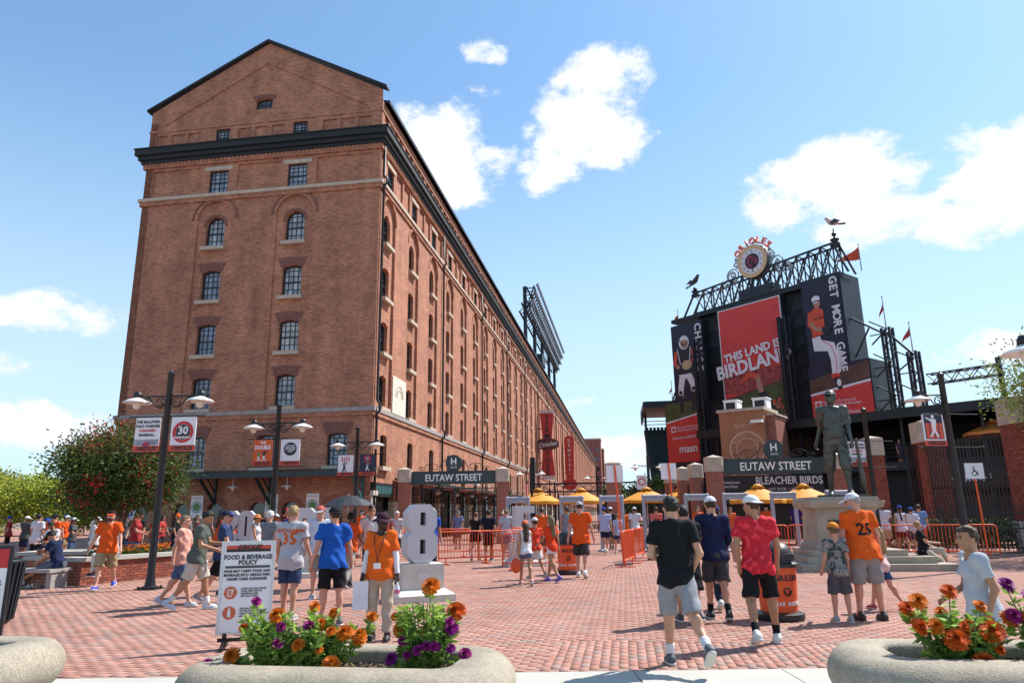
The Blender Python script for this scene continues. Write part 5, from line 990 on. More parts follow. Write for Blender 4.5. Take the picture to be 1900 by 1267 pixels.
text('FOOD & BEVERAGE\nPOLICY', .078, PBLK, fs, (0, -.015, 1.055), bold=.0022, sx=.86, line=.85); MB().box(-.27, .27, -.017, -.0125, .955, .985).build('rule', M('print_charcoal', (.06, .06, .07), .6), fs); text('FANS MAY CARRY FOOD AND\nBEVERAGE INTO ORIOLE PARK\nUNDER THESE GUIDELINES', .046, PBLK, fs, (0, -.015, .87), sx=.88, bold=.0012, line=1.05)
for z, ls in ((.66, '- CLEAR ONE GALLON BAG\n- FOOD ITEMS MUST BE\n  INDIVIDUAL SIZES\n  (NO BULK FOOD)'), (.42, '- ONE 20oz PLASTIC\n  BOTTLE, FACTORY SEALED\n- NON-ALCOHOLIC BEVERAGE\n- NO CANS OR GLASS')):
    q = MB(); q.prism(arc(-.185, z, .078, 0, 360, 28)[:-1], -.018, -.013, FS); i_ = q.build('icon', M('icon_orange', (.55, .12, .055), .6), fs); text(ls, .030, PBLK, fs, (-.075, -.015, z), align='LEFT', sx=.86, line=1.0)
    q = MB()
    if z > .5: q.prism([(-.215, .615), (-.165, .615), (-.15, .70), (-.225, .70)], -.022, -.0185, FS, holes=[[(-.208, .624), (-.172, .624), (-.162, .69), (-.214, .69)]]); q.bar((-.225, -.021, .62), (-.145, -.021, .70), .007)
    else: q.prism([(-.203, .37), (-.167, .37), (-.167, .44), (-.178, .46), (-.178, .485), (-.192, .485), (-.192, .46), (-.203, .44)], -.022, -.0185, FS)
    q.build('icon_glyph', OFFW, i_)
ls = stand_sign((-6.46, 8.9, 0), radians(18), 'red and white ticket sign in a black frame at the left edge', BLK)
MB().box(-.295, .295, -.017, -.0125, 1.03, 1.255).build('red_band', RED, ls); MB().box(-.295, .295, -.017, -.0125, .195, .40).build('red_band', RED, ls); text('HAVE YOUR\nTICKETS\nON YOUR\nPHONE', .10, PBLK, ls, (.255, -.015, .70), align='RIGHT', sx=.9, line=1.05); text('FAN SAFETY', .055, PBLK, ls, (.27, -.019, .34), align='RIGHT', shear=.2, bold=.002)
q = MB(); q.prism(arc(0, 1.08, .09, 0, 360, 24)[:-1], -.024, -.018, FS); q.build('badge', M('badge_pink', (.6, .1, .16), .6), ls)
# dark mesh litter bin behind it
q = MB(); bn = thing('litter_bin', 'dark slatted metal litter bin behind the ticket sign', 'bin', (-8.02, 11.4, 0)); q.lathe([(.24, .05), (.30, .12), (.36, .95), (.38, .98), (.33, 1.0), (.30, .6)], 24); q.build('body', DKM, bn, smooth=True)
for i in range(24): a = 2 * pi * i / 24; MB().bar((.305 * cos(a), .305 * sin(a), .12), (.375 * cos(a), .375 * sin(a), .95), .035, .02).build('slat', DKM, bn)
# pole signs
def pole_sign(loc, h, label, sw, sh, kind, tilt=0.0, rotz=0.0):
    t = thing('pole_sign', label, 'sign', loc, rotz, 'orange pole signs at the gates'); q = MB(); q.tube([(0, 0, 0), (tilt, 0, h)], .03, 8); q.build('pole', ORG, t); q = MB(); q.lathe([(.28, 0), (.28, .03), (.05, .06)], 16); q.build('foot', BLK, t)
    yy = .035 if kind == 'back' else -.05; MB().box(tilt - sw / 2, tilt + sw / 2, yy, yy + .012, h - sh, h + .0).build('panel', OFFW, t)
    if kind == 'chair':
        q = MB(); y = yy - .004; z = h - sh * .55; x = tilt; q.prism(arc(x - .01, z - .05, .085, 0, 360, 20)[:-1], y - .002, y, FS, holes=[arc(x - .01, z - .05, .062, 0, 360, 20)[:-1]]); q.prism(arc(x - .02, z + .145, .026, 0, 360, 10)[:-1], y - .004, y - .002, FS); q.bar((x - .02, y - .004, z + .11), (x - .015, y - .004, z), .022); q.bar((x - .015, y - .004, z + .005), (x + .06, y - .004, z + .005), .022); q.bar((x + .06, y - .004, z + .005), (x + .10, y - .004, z - .10), .022); q.bar((x - .02, y - .004, z + .06), (x + .05, y - .004, z + .06), .018); q.build('wheelchair_symbol', PBLK, t)
    return t
pole_sign((3.33, 22.6, 0), 3.0, 'orange pole with a blank white sign back near the folded barriers', .52, .52, 'back', -.15); pole_sign((5.55, 25.0, 0), 3.2, 'orange pole with a blank white sign back behind the black-shirted man', .54, .55, 'back', -.15); pole_sign((.55, 30.5, 0), 2.75, 'orange pole with a sign edge-on beside the first umbrella', .12, .9, 'back', -.02); pole_sign((14.9, 23.2, 0), 2.95, 'orange pole with a white wheelchair sign by the right barriers', .60, .50, 'chair', -.05)

# ================================================================ retired-number monuments
MONW = M('monument_white', (.50, .49, .51), .5, var=.05, vs=2)
def octd(w, h, c, x=0.0): return [(x - w / 2 + c, 0), (x + w / 2 - c, 0), (x + w / 2, c), (x + w / 2, h - c), (x + w / 2 - c, h), (x - w / 2 + c, h), (x - w / 2, h - c), (x - w / 2, c)]
def digit_shape(d, w, h, x):
    c = w * .26
    if d == '8': return [(x - w / 2 + c, 0), (x + w / 2 - c, 0), (x + w / 2, c), (x + w / 2, h * .43), (x + w / 2 - c * .55, h * .53), (x + w / 2 - .02, h * .62), (x + w / 2 - .02, h - c), (x + w / 2 - c, h), (x - w / 2 + c, h), (x - w / 2 + .02, h - c), (x - w / 2 + .02, h * .62), (x - w / 2 + c * .55, h * .53), (x - w / 2, h * .43), (x - w / 2, c)], [rect(x - w * .09, x + w * .09, h * .16, h * .40), rect(x - w * .09, x + w * .09, h * .64, h * .86)]
    if d == '0': return octd(w, h, c, x), [rect(x - w * .07, x + w * .07, h * .18, h * .82)]
    if d == '2': return [(x - w / 2, 0), (x + w / 2, 0), (x + w / 2, h * .24), (x - w * .02, h * .24), (x + w / 2, h * .60), (x + w / 2, h - c), (x + w / 2 - c, h), (x - w / 2 + c, h), (x - w / 2, h - c), (x - w / 2, h * .66), (x - w * .12, h * .66), (x - w * .12, h * .76), (x + w * .08, h * .76), (x + w * .08, h * .66), (x - w / 2, h * .26)], []
    if d == '5': return [(x - w / 2 + c, 0), (x + w / 2 - c, 0), (x + w / 2, c), (x + w / 2, h * .5), (x + w / 2 - c, h * .62), (x - w * .08, h * .62), (x - w * .08, h * .80), (x + w / 2, h * .80), (x + w / 2, h), (x - w / 2, h), (x - w / 2, h * .44), (x + w * .08, h * .44), (x + w * .08, h * .22), (x - w * .12, h * .22), (x - w * .12, h * .32), (x - w / 2, h * .32), (x - w / 2, c)], []
def monument(loc, rotz, digits, label, w=.62, h=1.12, dep=.5):
    t = thing('number_monument', label, 'monument', loc, rotz, 'white number monuments'); n = len(digits); tot = n * w * .96
    MB().box(-tot / 2 - .12, tot / 2 + .12, -dep / 2 - .08, dep / 2 + .08, .22, .67).build('pedestal', CONC, t); q = MB(); a, b = tot / 2 + .30, dep / 2 + .26; q.box(-a, a, -b, b, 0, .12); q.add([(-a, -b, .12), (a, -b, .12), (a, b, .12), (-a, b, .12), (-a + .16, -b + .16, .22), (a - .16, -b + .16, .22), (a - .16, b - .16, .22), (-a + .16, b - .16, .22)], [(4, 5, 6, 7), (0, 1, 5, 4), (1, 2, 6, 5), (2, 3, 7, 6), (3, 0, 4, 7)]); q.build('plinth', CONC, t); MB().box(-.12, .12, -dep / 2 - .09, -dep / 2 - .081, .38, .52).build('plaque', SIL, t)
    for i, d in enumerate(digits):
        o_, hs = digit_shape(d, w, h, (i - (n - 1) / 2) * w * 1.0); q = MB(); cb = .05
        q.prism(o_, -dep / 2 + (.06 if i % 2 else 0), dep / 2, lambda a_, b_, d_: (a_, d_, b_ + .68), holes=hs); dg = q.build('numeral', MONW, t)
        for hh in hs: q = MB(); q.prism(hh, -dep / 2 + .16, -dep / 2 + .18, lambda a_, b_, d_: (a_, d_, b_ + .68)); q.build('slot', PBLK, dg)
monument((-1.86, 14.3, 0), radians(24), '8', 'white number eight monument behind the woman in the orange polo', w=.60, h=1.10, dep=.46); monument((-5.42, 19.9, 0), radians(10), '22', 'white number twenty-two monument in front of the ticket windows', w=.55); monument((-10.4, 27.5, 0), radians(10), '20', 'far white number twenty monument beyond the woman in the teal skirt', w=.55); monument((.28, 22.8, 0), radians(12), '5', 'white number five monument behind the orange barriers')

# ================================================================ bronze statue (a generic ball player leaning on a bat) on a stone pedestal
PED = M('pedestal_stone', (.34, .29, .22), .85, var=.18, vs=3, bump=.25, bs=30)
st_x, st_y, st_r = 9.15, 20.6, radians(-6)
pd = thing('statue_pedestal', 'stepped tan stone pedestal with bronze plaque under the statue', 'pedestal', (st_x, st_y, 0), st_r)
MB().box(-1.55, 2.35, -1.55, 1.55, 0, .17).build('step', PED, pd); MB().box(-1.30, 1.95, -1.25, 1.25, .172, .34).build('step', PED, pd); MB().box(-1.08, 1.35, -1.0, 1.0, .342, .50).build('step', PED, pd)
q = MB()
def blk(q, z, hx, hy): return [(-hx, -hy, z), (hx, -hy, z), (hx, hy, z), (-hx, hy, z)]
L_ = [(.502, .90, .80), (.62, .90, .80), (.68, .82, .72), (1.50, .77, .68), (1.56, .82, .72), (1.62, .95, .84), (1.76, .99, .88), (1.80, .99, .88), (1.80, .88, .78), (1.90, .86, .76)]
V = [p for z, a, b in L_ for p in blk(q, z, a, b)]; q.add(V, [(i * 4 + j, i * 4 + (j + 1) % 4, i * 4 + 4 + (j + 1) % 4, i * 4 + 4 + j) for i in range(len(L_) - 1) for j in range(4)] + [(len(V) - 4, len(V) - 3, len(V) - 2, len(V) - 1)]); q.build('die', PED, pd)
MB().box(-.50, .10, -.75, -.70, .95, 1.28).build('plaque', M('plaque_bronze', (.05, .035, .025), .5, .5), pd)

# ================================================================ crowd barriers, detectors, umbrellas, bins
def barrier_proto():
    t = thing('crowd_barrier', '-', 'barrier', (0, 0, 0), 0, 'orange crowd barriers'); w, h = 1.95, 1.02
    q = MB(); q.tube([(0, 0, .12), (0, 0, h - .1), (.03, 0, h - .03), (.1, 0, h), (w - .1, 0, h), (w - .03, 0, h - .03), (w, 0, h - .1), (w, 0, .12)], .021, 8); q.tube([(0, 0, .2), (w, 0, .2)], .021, 8); q.build('frame', ORG, t, smooth=True)
    q = MB()
    for i in range(1, 18): x = i * w / 18; q.tube([(x, 0, .2), (x, 0, h)], .0085, 5)
    o = q.build('bars', ORG, t); o['kind'] = 'stuff'
    for x in (.25, w - .25): q = MB(); q.bar((x, -.28, .02), (x, .28, .02), .05, .025); q.bar((x, 0, .02), (x, 0, .2), .03); q.build('foot', ORG, t)
    return t
BP = None
def barriers(rows):
    global BP
    for (x0, y0, x1, y1, lab) in rows:
        rz = atan2(y1 - y0, x1 - x0)
        if BP is None: BP = barrier_proto(); BP.location = (x0, y0, 0); BP.rotation_euler = (0, 0, rz); BP['label'] = lab
        else: copy_thing(BP, (x0, y0, 0), rz, lab)
barriers([(-2.45, 23.6, -.6, 24.6, 'orange barrier right beside the number eight monument'), (-1.2, 24.0, .6, 24.9, 'orange barrier behind the couple dressed in black'), (-.35, 20.9, 1.4, 21.3, 'orange barrier before the number five monument behind the girls'), (-3.6, 27.5, -1.7, 28.0, 'orange barrier in the back row before the warehouse gate'), (-1.6, 28.0, .3, 28.4, 'orange barrier in the back row under the street sign'), (-5.6, 24.6, -3.7, 25.0, 'orange barrier behind the umbrella holder'), (-4.9, 27.0, -3.2, 27.4, 'orange barrier farther back behind the white jersey man'),
          (3.16, 21.4, 3.72, 23.2, 'nearest of the two orange barriers in line beside the sign pole'), (3.85, 23.9, 4.5, 25.7, 'second of the two orange barriers in line beside the sign pole'), (9.9, 26.5, 11.8, 26.3, 'orange barrier left of the statue pedestal'), (8.0, 26.9, 9.85, 26.6, 'orange barrier beyond the red-shirted man'), (6.8, 20.2, 7.1, 22.1, 'orange barrier end-on by the recycling bin'), (11.6, 24.6, 13.4, 24.1, 'orange barrier behind the people at the right fence'), (13.5, 24.0, 15.3, 23.2, 'nearest orange barrier at the right by the wheelchair sign'), (12.2, 28.4, 14.0, 27.5, 'orange barrier in the back row at the right fence')])
DETG = M('detector_grey', (.30, .31, .36), .5, var=.05, vs=4)
def det_proto():
    t = thing('metal_detector', '-', 'metal detector', (0, 0, 0), 0, 'walk-through metal detectors')
    for s_ in (-1, 1): q = MB(); q.tube([(s_ * .44, 0, .06), (s_ * .44, 0, 2.14)], .072, 10); q.lathe([(.20, 0), (.20, .05), (.09, .09)], 12, (s_ * .44, 0, 0)); q.build('post', DETG, t, auto=40)
    q = MB(); q.tube([(-.44, 0, 2.17), (.44, 0, 2.17)], .07, 10); q.box(-.38, .38, -.07, .07, 1.98, 2.12)
    for s_ in (-1, 1): q.ell((s_ * .44, 0, 2.17), (.09, .09, .09), 10)
    q.build('crosshead', DETG, t, auto=40); return t
dp = det_proto(); ords = ['first', 'second', 'third', 'fourth', 'fifth', 'sixth', 'seventh', 'last']
for i, (x, y) in enumerate(((.15, 30.4), (2.4, 30.4), (4.05, 30.2), (5.80, 30.0), (7.45, 29.6), (8.85, 29.0), (10.55, 28.4), (11.95, 26.6))):
    lab = ords[i] + ' grey metal detector arch counting from the warehouse side'
    if i == 0: dp.location = (x, y, 0); dp['label'] = lab
    else: copy_thing(dp, (x, y, 0), radians(-3), lab)
UMB = M('umbrella_amber', (.62, .25, .012), .7, var=.06, vs=2)
def umbrella(loc, r, label, h=2.75, mat=UMB):
    t = thing('patio_umbrella', label, 'umbrella', loc, random.uniform(0, 1), 'amber patio umbrellas'); q = MB(); q.tube([(0, 0, 0), (0, 0, h)], .025, 8); q.build('pole', WHT, t); V = [(0, 0, h - .03)]; n = 8
    for k in (1, 2, 3):
        for i in range(n * 2): a = pi * i / n; rr = r * k / 3 * (1 if i % 2 == 0 else .955); V.append((rr * cos(a), rr * sin(a), h - .06 - .62 * (k / 3) ** 1.15 + (.03 if i % 2 == 0 else 0)))
    m_ = 2 * n; F = [(0, 1 + i, 1 + (i + 1) % m_) for i in range(m_)] + [(1 + k * m_ + i, 1 + (k + 1) * m_ + i, 1 + (k + 1) * m_ + (i + 1) % m_, 1 + k * m_ + (i + 1) % m_) for k in (0, 1) for i in range(m_)]; q = MB(); q.add(V, F); q.build('canopy', mat, t, smooth=True)
    V2 = V[1 + 2 * m_:]; q = MB(); q.add(V2 + [(x, y, z - .16) for x, y, z in V2], [(i, m_ + i, m_ + (i + 1) % m_, (i + 1) % m_) for i in range(m_)]); q.build('valance', mat, t)
    q = MB(); q.lathe([(.34 * r / 1.3, -.10), (.15, .06), (.001, .10)], 12, (0, 0, h)); q.build('vent_cap', mat, t, smooth=True); MB().lathe([(.3, 0), (.3, .08), (.05, .12)], 14).build('base', BLK, t)
for x, y, r, lab in ((1.35, 41, 1.35, 'amber umbrella nearest the warehouse gate'), (3.9, 42, 1.35, 'amber umbrella behind the second detector arch'), (7.7, 42, 1.45, 'amber umbrella beyond the salmon-shirted man'), (10.1, 44, 1.35, 'amber umbrella half hidden behind the black-shirted man'), (11.6, 34.4, 1.32, 'amber umbrella left under the bleacher sign'), (13.85, 34.6, 1.38, 'amber umbrella right under the bleacher sign')): umbrella((x, y, 0), r, lab, h=2.85 if y > 40 else 2.68)
umbrella((27.4, 40.2, 3.9), 1.7, 'faded orange umbrella up on the bleacher deck', h=2.4, mat=M('umbrella_faded', (.6, .22, .05), .7))
def bin_(loc, rotz, label):
    t = thing('recycling_bin', label, 'bin', loc, rotz, 'orange recycling bins'); q = MB(); q.lathe([(.40, 0), (.42, .03), (.42, .11), (.33, .14)], 28); q.build('base', M('bin_black', (.02, .02, .023), .4), t, auto=50); q = MB(); q.lathe([(.31, .14), (.35, .86), (.35, .88)], 32); q.build('body', ORG, t, auto=50); q = MB(); q.lathe([(.38, .87), (.385, .93), (.35, .95), (.33, .96), (.30, 1.14), (.22, 1.25), (.08, 1.30), (.001, 1.31)], 32); q.build('lid', MATS['bin_black'], t, auto=50); q = MB(); q.box(-.18, .18, -.345, -.25, 1.00, 1.10); q.build('slot', PBLK, t)
    for b_, z, s_ in (('GREEN', .70, .135), ('PLEASE RECYCLE', .28, .075)):
        wd = [.075 if s_ > .1 else .045] ; n = len(b_)
        for i, ch in enumerate(b_):
            if ch == ' ': continue
            r = .31 + (z - .14) * .0556 + .006; a = (i - (n - 1) / 2) * (wd[0] / r) * 1.15; text(ch, s_, PBLK if s_ > .1 else OFFW, t, (r * sin(a), -r * cos(a), z), rotz=a, bold=.003)
    q = MB()
    for k in range(3): a = radians(90 + 120 * k); c = .055; p0 = (c * 1.3 * cos(a - .8), c * 1.3 * sin(a - .8)); p1 = (c * 1.3 * cos(a + .8), c * 1.3 * sin(a + .8)); q.bar((p0[0], -.345, .48 + p0[1]), (p1[0], -.345, .48 + p1[1]), .035, .02)
    q.build('recycling_mark', PBLK, t); t.scale = (.86, .86, .86); return t
bin_((3.95, 11.25, 0), radians(10), 'orange recycling bin behind the man in the red shirt'); bin_((1.42, 19.6, 0), radians(-5), 'orange recycling bin between the long-haired girl and the orange-shirted man')

# ================================================================ brick planter wall, bench, crape myrtle, hedges
pw = thing('brick_planter', 'low brick planter wall with pale stone cap around the crape myrtle', 'planter', (-10.7, 18.2, 0), radians(63))
def brick_wall_pieces(parent, x0, x1, y0, y1, h, seed):
    bl_, bh2 = .205, .07; rng = np.random.default_rng(seed); cols = [(.27, .07, .04), (.22, .055, .035), (.31, .085, .05), (.18, .05, .035)]; mats = [M('wall_brick%d' % i, c, .85, var=.15, vs=14, bump=.25, bs=50) for i, c in enumerate(cols)]; ms = [MB().box(.004, bl_ - .008, 0, .05, .004, bh2 - .008).mesh('brick', m) for m in mats]
    hm = [MB().box(.004, bl_ / 2 - .008, 0, .05, .004, bh2 - .008).mesh('brick', m) for m in mats]; L_ = x1 - x0; n = int(h / bh2)
    for k in range(n):
        x = x0 - (bl_ / 2 if k % 2 else 0)
        while x < x1 - .05:
            if x < x0 - .01: obj('brick', hm[int(rng.integers(0, 4))], parent, (x0, y0, k * bh2))
            elif x + bl_ > x1 + .01: obj('brick', hm[int(rng.integers(0, 4))], parent, (x, y0, k * bh2))
            else: obj('brick', ms[int(rng.integers(0, 4))], parent, (x, y0, k * bh2))
            x += bl_
Lw = 2.87
MB().box(.0, Lw, .012, 2.4, 0, .56).build('core', BRICKP, pw); MB().box(-.06, Lw + .06, -.06, .32, .56, .66).box(-.06, .32, .321, 2.4, .56, .66).build('cap', KERB, pw); brick_wall_pieces(pw, 0, Lw, 0, 0, .56, 4); q = MB(); q.box(.33, Lw, .33, 2.4, .56, .60); q.build('soil', SOIL, pw)
rng = np.random.default_rng(8); n = 900; P = np.stack([rng.uniform(.8, Lw, n), rng.uniform(.35, 1.2, n), .60 + rng.uniform(0, .16, n)], 1); V, F, T = leaves(P, rng.standard_normal((n, 3)) + np.array([0, 0, .8]), .09, .04, np.array([.08, .14, .03]) * rng.uniform(.6, 1.4, (n, 1)), rng=rng); o = obj('bedding_leaves', arr_mesh('bedding_leaves', V, F, LEAF, T), pw); o['kind'] = 'stuff'
n = 260; P = np.stack([rng.uniform(.8, Lw, n), rng.uniform(.35, 1.2, n), .72 + rng.uniform(0, .16, n)], 1); P = np.repeat(P, 5, 0); V, F, T = leaves(P, rng.standard_normal(P.shape) + np.array([0, 0, .4]), .045, .04, np.repeat(np.array([(.7, .26, .02), (.66, .11, .02)])[rng.integers(0, 2, n)], 5, 0), rng=rng); o = obj('bedding_flowers', arr_mesh('bedding_flowers', V, F, PETAL, T), pw); o['kind'] = 'stuff'
pw2 = thing('brick_planter', 'second low brick planter wall farther left behind the seated man', 'planter', (-14.6, 21.6, 0), radians(8)); MB().box(0, 2.6, .012, 1.5, 0, .56).build('core', BRICKP, pw2); MB().box(-.06, 2.66, -.06, 1.5, .56, .66).build('cap', KERB, pw2); brick_wall_pieces(pw2, 0, 2.6, 0, 0, .56, 5)
bn2 = thing('stone_bench', 'dark stone bench jutting from the brick planter under the seated man', 'bench', (-11.25, 18.0, 0), radians(170)); MB().box(-.35, .9, -.2, .5, .36, .44).build('seat', STONE_G, bn2)
for x in (-.25, .7): MB().box(x - .07, x + .07, -.1, .4, 0, .36).build('leg', STONE_G, bn2)
tree('crape_myrtle', 'crape myrtle with dark green crown and red blossom in the brick planter', (-11.35, 20.6, .55), 3.35, 1.52, 2.05, 30000, (.062, .10, .026), leaf=.105, trunks=5, blooms=46, seed=3, trunk_r=.055)
for i, (x, y, h, r, lab, c) in enumerate(((-56, 76, 6.2, 3.6, 'bright green tree at the far left edge behind the crowd', (.27, .33, .05)), (-49, 74, 5.8, 3.2, 'bright green tree behind the crowd left of the crape myrtle', (.28, .35, .055)), (-41.5, 73, 5.0, 2.8, 'lime green tree just behind the crape myrtle crown', (.25, .33, .05)), (-62, 84, 6.4, 4.2, 'broad pale green tree farther back at the left edge', (.22, .28, .06)))): tree('leafy_tree', lab, (x, y, 0), h, r, h * .85, 12000, c, leaf=.34, trunks=2, seed=20 + i, trunk_r=.14, group='trees behind the crowd on the left')
for i, (x, y, h, r, lab) in enumerate(((17.0, 88, 5.0, 3.0, 'green tree far down the street left of the round lamp'), (14.0, 96, 4.6, 2.6, 'green tree farthest down the street by the warehouse end'))): tree('street_tree', lab, (x, y, 0), h, r, h * .8, 6000, (.10, .15, .035), leaf=.4, trunks=1, seed=40 + i, trunk_r=.16, group='trees far down the street')
# overhanging branch tips at the right edge
tree('honey_locust', 'light green feathery tree reaching in over the right edge', (19.2, 22.5, 0), 7.4, 2.7, 4.0, 16000, (.15, .20, .05), leaf=.12, trunks=2, seed=51, trunk_r=.10, holes=.6)
hd = thing('low_hedge', 'low dark green hedge behind the right picket fence', 'hedge', (0, 0, 0)); rng = np.random.default_rng(77); n = 5000; P = np.stack([rng.uniform(13.4, 18.2, n), np.zeros(n), rng.uniform(.1, 1.15, n)], 1); P[:, 1] = 28.3 - (P[:, 0] - 13.4) * .45 + rng.uniform(0, .7, n); V, F, T = leaves(P, rng.standard_normal((n, 3)), .10, .05, np.array([.035, .07, .02]) * rng.uniform(.5, 1.5, (n, 1)), rng=rng); obj('foliage', arr_mesh('foliage', V, F, LEAF, T), hd)
# lamps and banner down the street
for i, (x, y, lab) in enumerate(((8.6, 46, 'distant street lamp with two shades right of the middle pier'), (6.9, 60, 'second distant street lamp down the street'), (1.2, 52, 'distant street lamp against the warehouse wall'))):
    t = thing('street_lamp', lab, 'street lamp', (x, y, 0), 0, 'distant street lamps'); q = MB(); q.tube([(0, 0, 0), (0, 0, 5.0)], .07, 8); q.build('post', BLK, t); q = MB(); q.tube([(-.8, 0, 4.4), (.8, 0, 4.4)], .03, 6); q.build('arm', BLK, t)
    for s_ in (-1, 1): q = MB(); q.lathe([(.08, .12), (.10, 0), (.32, -.12), (.31, -.14)], 14, (s_ * .8, 0, 4.4)); q.ell((s_ * .8, 0, 4.2), (.1, .1, .13), 8); q.build('lamp_head', MATS['shade_white'], t)
    if i == 0: MB().box(-.75, -.1, -.02, .02, 2.9, 3.8).build('banner', BANW, t); q = MB(); q.prism(arc(-.425, 3.4, .24, 0, 360, 20)[:-1], -.03, -.022, FS, holes=[arc(-.425, 3.4, .17, 0, 360, 20)[:-1]]); q.build('print_ring', RED, t)
q = MB(); fb = thing('footbridge_truss', 'dark steel footbridge truss crossing the street at the warehouse end', 'bridge', (8, 92, 0), -WA); lattice(q, (-6, 0, 4.6), (9, 0, 4.6), 1.0, .16, 12); q.build('truss', DKM, fb)
for x in (-5.6, 8.6): MB().box(x - .3, x + .3, -.3, .3, 0, 8.5 if x < 0 else 5.1).build('post', DKM, fb)
# ================================================================ people: bodies and clothes as smooth implicit surfaces
f32 = np.float32
EDGES = [((0, 0, 0), (1, 0, 0)), ((0, 1, 0), (1, 1, 0)), ((0, 0, 1), (1, 0, 1)), ((0, 1, 1), (1, 1, 1)), ((0, 0, 0), (0, 1, 0)), ((1, 0, 0), (1, 1, 0)), ((0, 0, 1), (0, 1, 1)), ((1, 0, 1), (1, 1, 1)), ((0, 0, 0), (0, 0, 1)), ((1, 0, 0), (1, 0, 1)), ((0, 1, 0), (0, 1, 1)), ((1, 1, 0), (1, 1, 1))]
def snet(sdf, lo, hi, h):
    """surface-nets polygonisation of sdf < 0, sampled finely only near the surface"""
    lo = np.array(lo, f32) - 1.5 * h; B = 5; nb = np.maximum(1, np.ceil((np.array(hi) + 1.5 * h - lo) / (h * B)).astype(int)); n = nb * B
    bi = np.stack(np.meshgrid(*[np.arange(k) for k in nb], indexing='ij'), -1).reshape(-1, 3); bc = lo + (bi * B + (B - 1) / 2).astype(f32) * f32(h); cv = sdf(bc.astype(f32)); act = np.abs(cv) < B * h * 1.25 + .012
    v = np.repeat(np.repeat(np.repeat(np.where(cv < 0, f32(-1), f32(1)).reshape(nb), B, 0), B, 1), B, 2).astype(f32); bi = bi[act]
    if not len(bi): return np.zeros((0, 3), f32), np.zeros((0, 4), np.int32)
    o = np.stack(np.meshgrid(*[np.arange(B)] * 3, indexing='ij'), -1).reshape(-1, 3); gi = (bi[:, None] * B + o[None]).reshape(-1, 3); v[tuple(gi.T)] = sdf((lo + gi.astype(f32) * f32(h)).astype(f32)); v[0] = v[-1] = 1; v[:, 0] = v[:, -1] = 1; v[:, :, 0] = v[:, :, -1] = 1; s = v < 0; c = n - 1
    s8 = s.view(np.uint8); sm = np.zeros(c, np.uint8)
    for i in (0, 1):
        for j in (0, 1):
            for k in (0, 1): sm += s8[i:c[0] + i, j:c[1] + j, k:c[2] + k]
    on = (sm > 0) & (sm < 8); ci = np.argwhere(on); idx = -np.ones(c, np.int32); idx[on] = np.arange(len(ci)); acc = np.zeros((len(ci), 3), f32); cnt = np.zeros(len(ci), f32); cor = {}
    for i in (0, 1):
        for j in (0, 1):
            for k in (0, 1): cor[(i, j, k)] = v[ci[:, 0] + i, ci[:, 1] + j, ci[:, 2] + k]
    for e0, e1 in EDGES:
        v0, v1 = cor[e0], cor[e1]; m = (v0 < 0) != (v1 < 0); t = np.where(m, v0 / np.where(m, v0 - v1, 1), 0)[:, None]; p0 = np.array(e0, f32); acc += np.where(m[:, None], p0 + t * (np.array(e1, f32) - p0), 0); cnt += m
    V = lo + (ci.astype(f32) + acc / np.maximum(cnt, 1)[:, None]) * f32(h); Q = []
    for a in range(3):
        o = [(a + 1) % 3, (a + 2) % 3]; sl0 = [slice(1, -1)] * 3; sl0[a] = slice(0, -1); sl1 = [slice(1, -1)] * 3; sl1[a] = slice(1, None); s0, s1 = s[tuple(sl0)], s[tuple(sl1)]; e = np.argwhere(s0 != s1)
        if not len(e): continue
        fl = s0[tuple(e.T)]; off = np.zeros(3, int); off[o[0]] = 1; off[o[1]] = 1; e = e + off; d0 = np.zeros(3, int); d0[o[0]] = 1; d1 = np.zeros(3, int); d1[o[1]] = 1
        g = lambda q: idx[tuple(q.T)]
        q = np.stack([g(e - d0 - d1), g(e - d1), g(e), g(e - d0)], 1); q[~fl] = q[~fl][:, ::-1]; Q.append(q)
    return (V, np.concatenate(Q)) if Q else (np.zeros((0, 3), f32), np.zeros((0, 4), np.int32))
def cap_(P, a, b, r0, r1):
    a = np.asarray(a, f32); d = np.asarray(b, f32) - a; L2 = f32(d @ d) + f32(1e-9); p = P - a; t = np.clip(p @ d / L2, 0, 1); q = p - t[:, None] * d; return np.sqrt((q * q).sum(1)) - (f32(r0) + f32(r1 - r0) * t)
def fcap(P, a, b, r0, r1):
    """flat-ended capsule (cuff or hem at b)"""
    a = np.asarray(a, f32); b = np.asarray(b, f32); d = b - a; n = d / np.linalg.norm(d); return np.maximum(cap_(P, a, b + n * .05, r0, r1), (P - b) @ n)
def ell_(P, c, r, R=None):
    p = P - np.asarray(c, f32)
    if R is not None: p = p @ np.asarray(R, f32).T
    r = np.asarray(r, f32); q = p / r; k = np.sqrt((q * q).sum(1)); return (k - 1) * r.min() * .5 + (k - 1) * f32(np.mean(r)) * .5
def ecap(P, c, axes, a, b, r0, r1, flat):
    """capsule with an elliptical section: axes rows = side, up, forward; a, b along up; forward squeezed by flat"""
    p = (P - np.asarray(c, f32)) @ np.asarray(axes, f32).T; p = p.copy(); p[:, 2] /= flat; t = np.clip((p[:, 1] - a) / (b - a), 0, 1); q1 = p[:, 1] - (a + t * (b - a)); return (np.sqrt(p[:, 0] ** 2 + q1 ** 2 + p[:, 2] ** 2) - (r0 + (r1 - r0) * t)) * f32(.5 + .5 * flat)
def smin(a, b, k): h = np.clip(.5 + .5 * (b - a) / k, 0, 1); return b * (1 - h) + a * h - k * h * (1 - h)
def smin_all(ds, k):
    d = ds[0]
    for e in ds[1:]: d = smin(d, e, k)
    return d
def rotx(a): c, s = cos(a), sin(a); return np.array([[1, 0, 0], [0, c, -s], [0, s, c]])
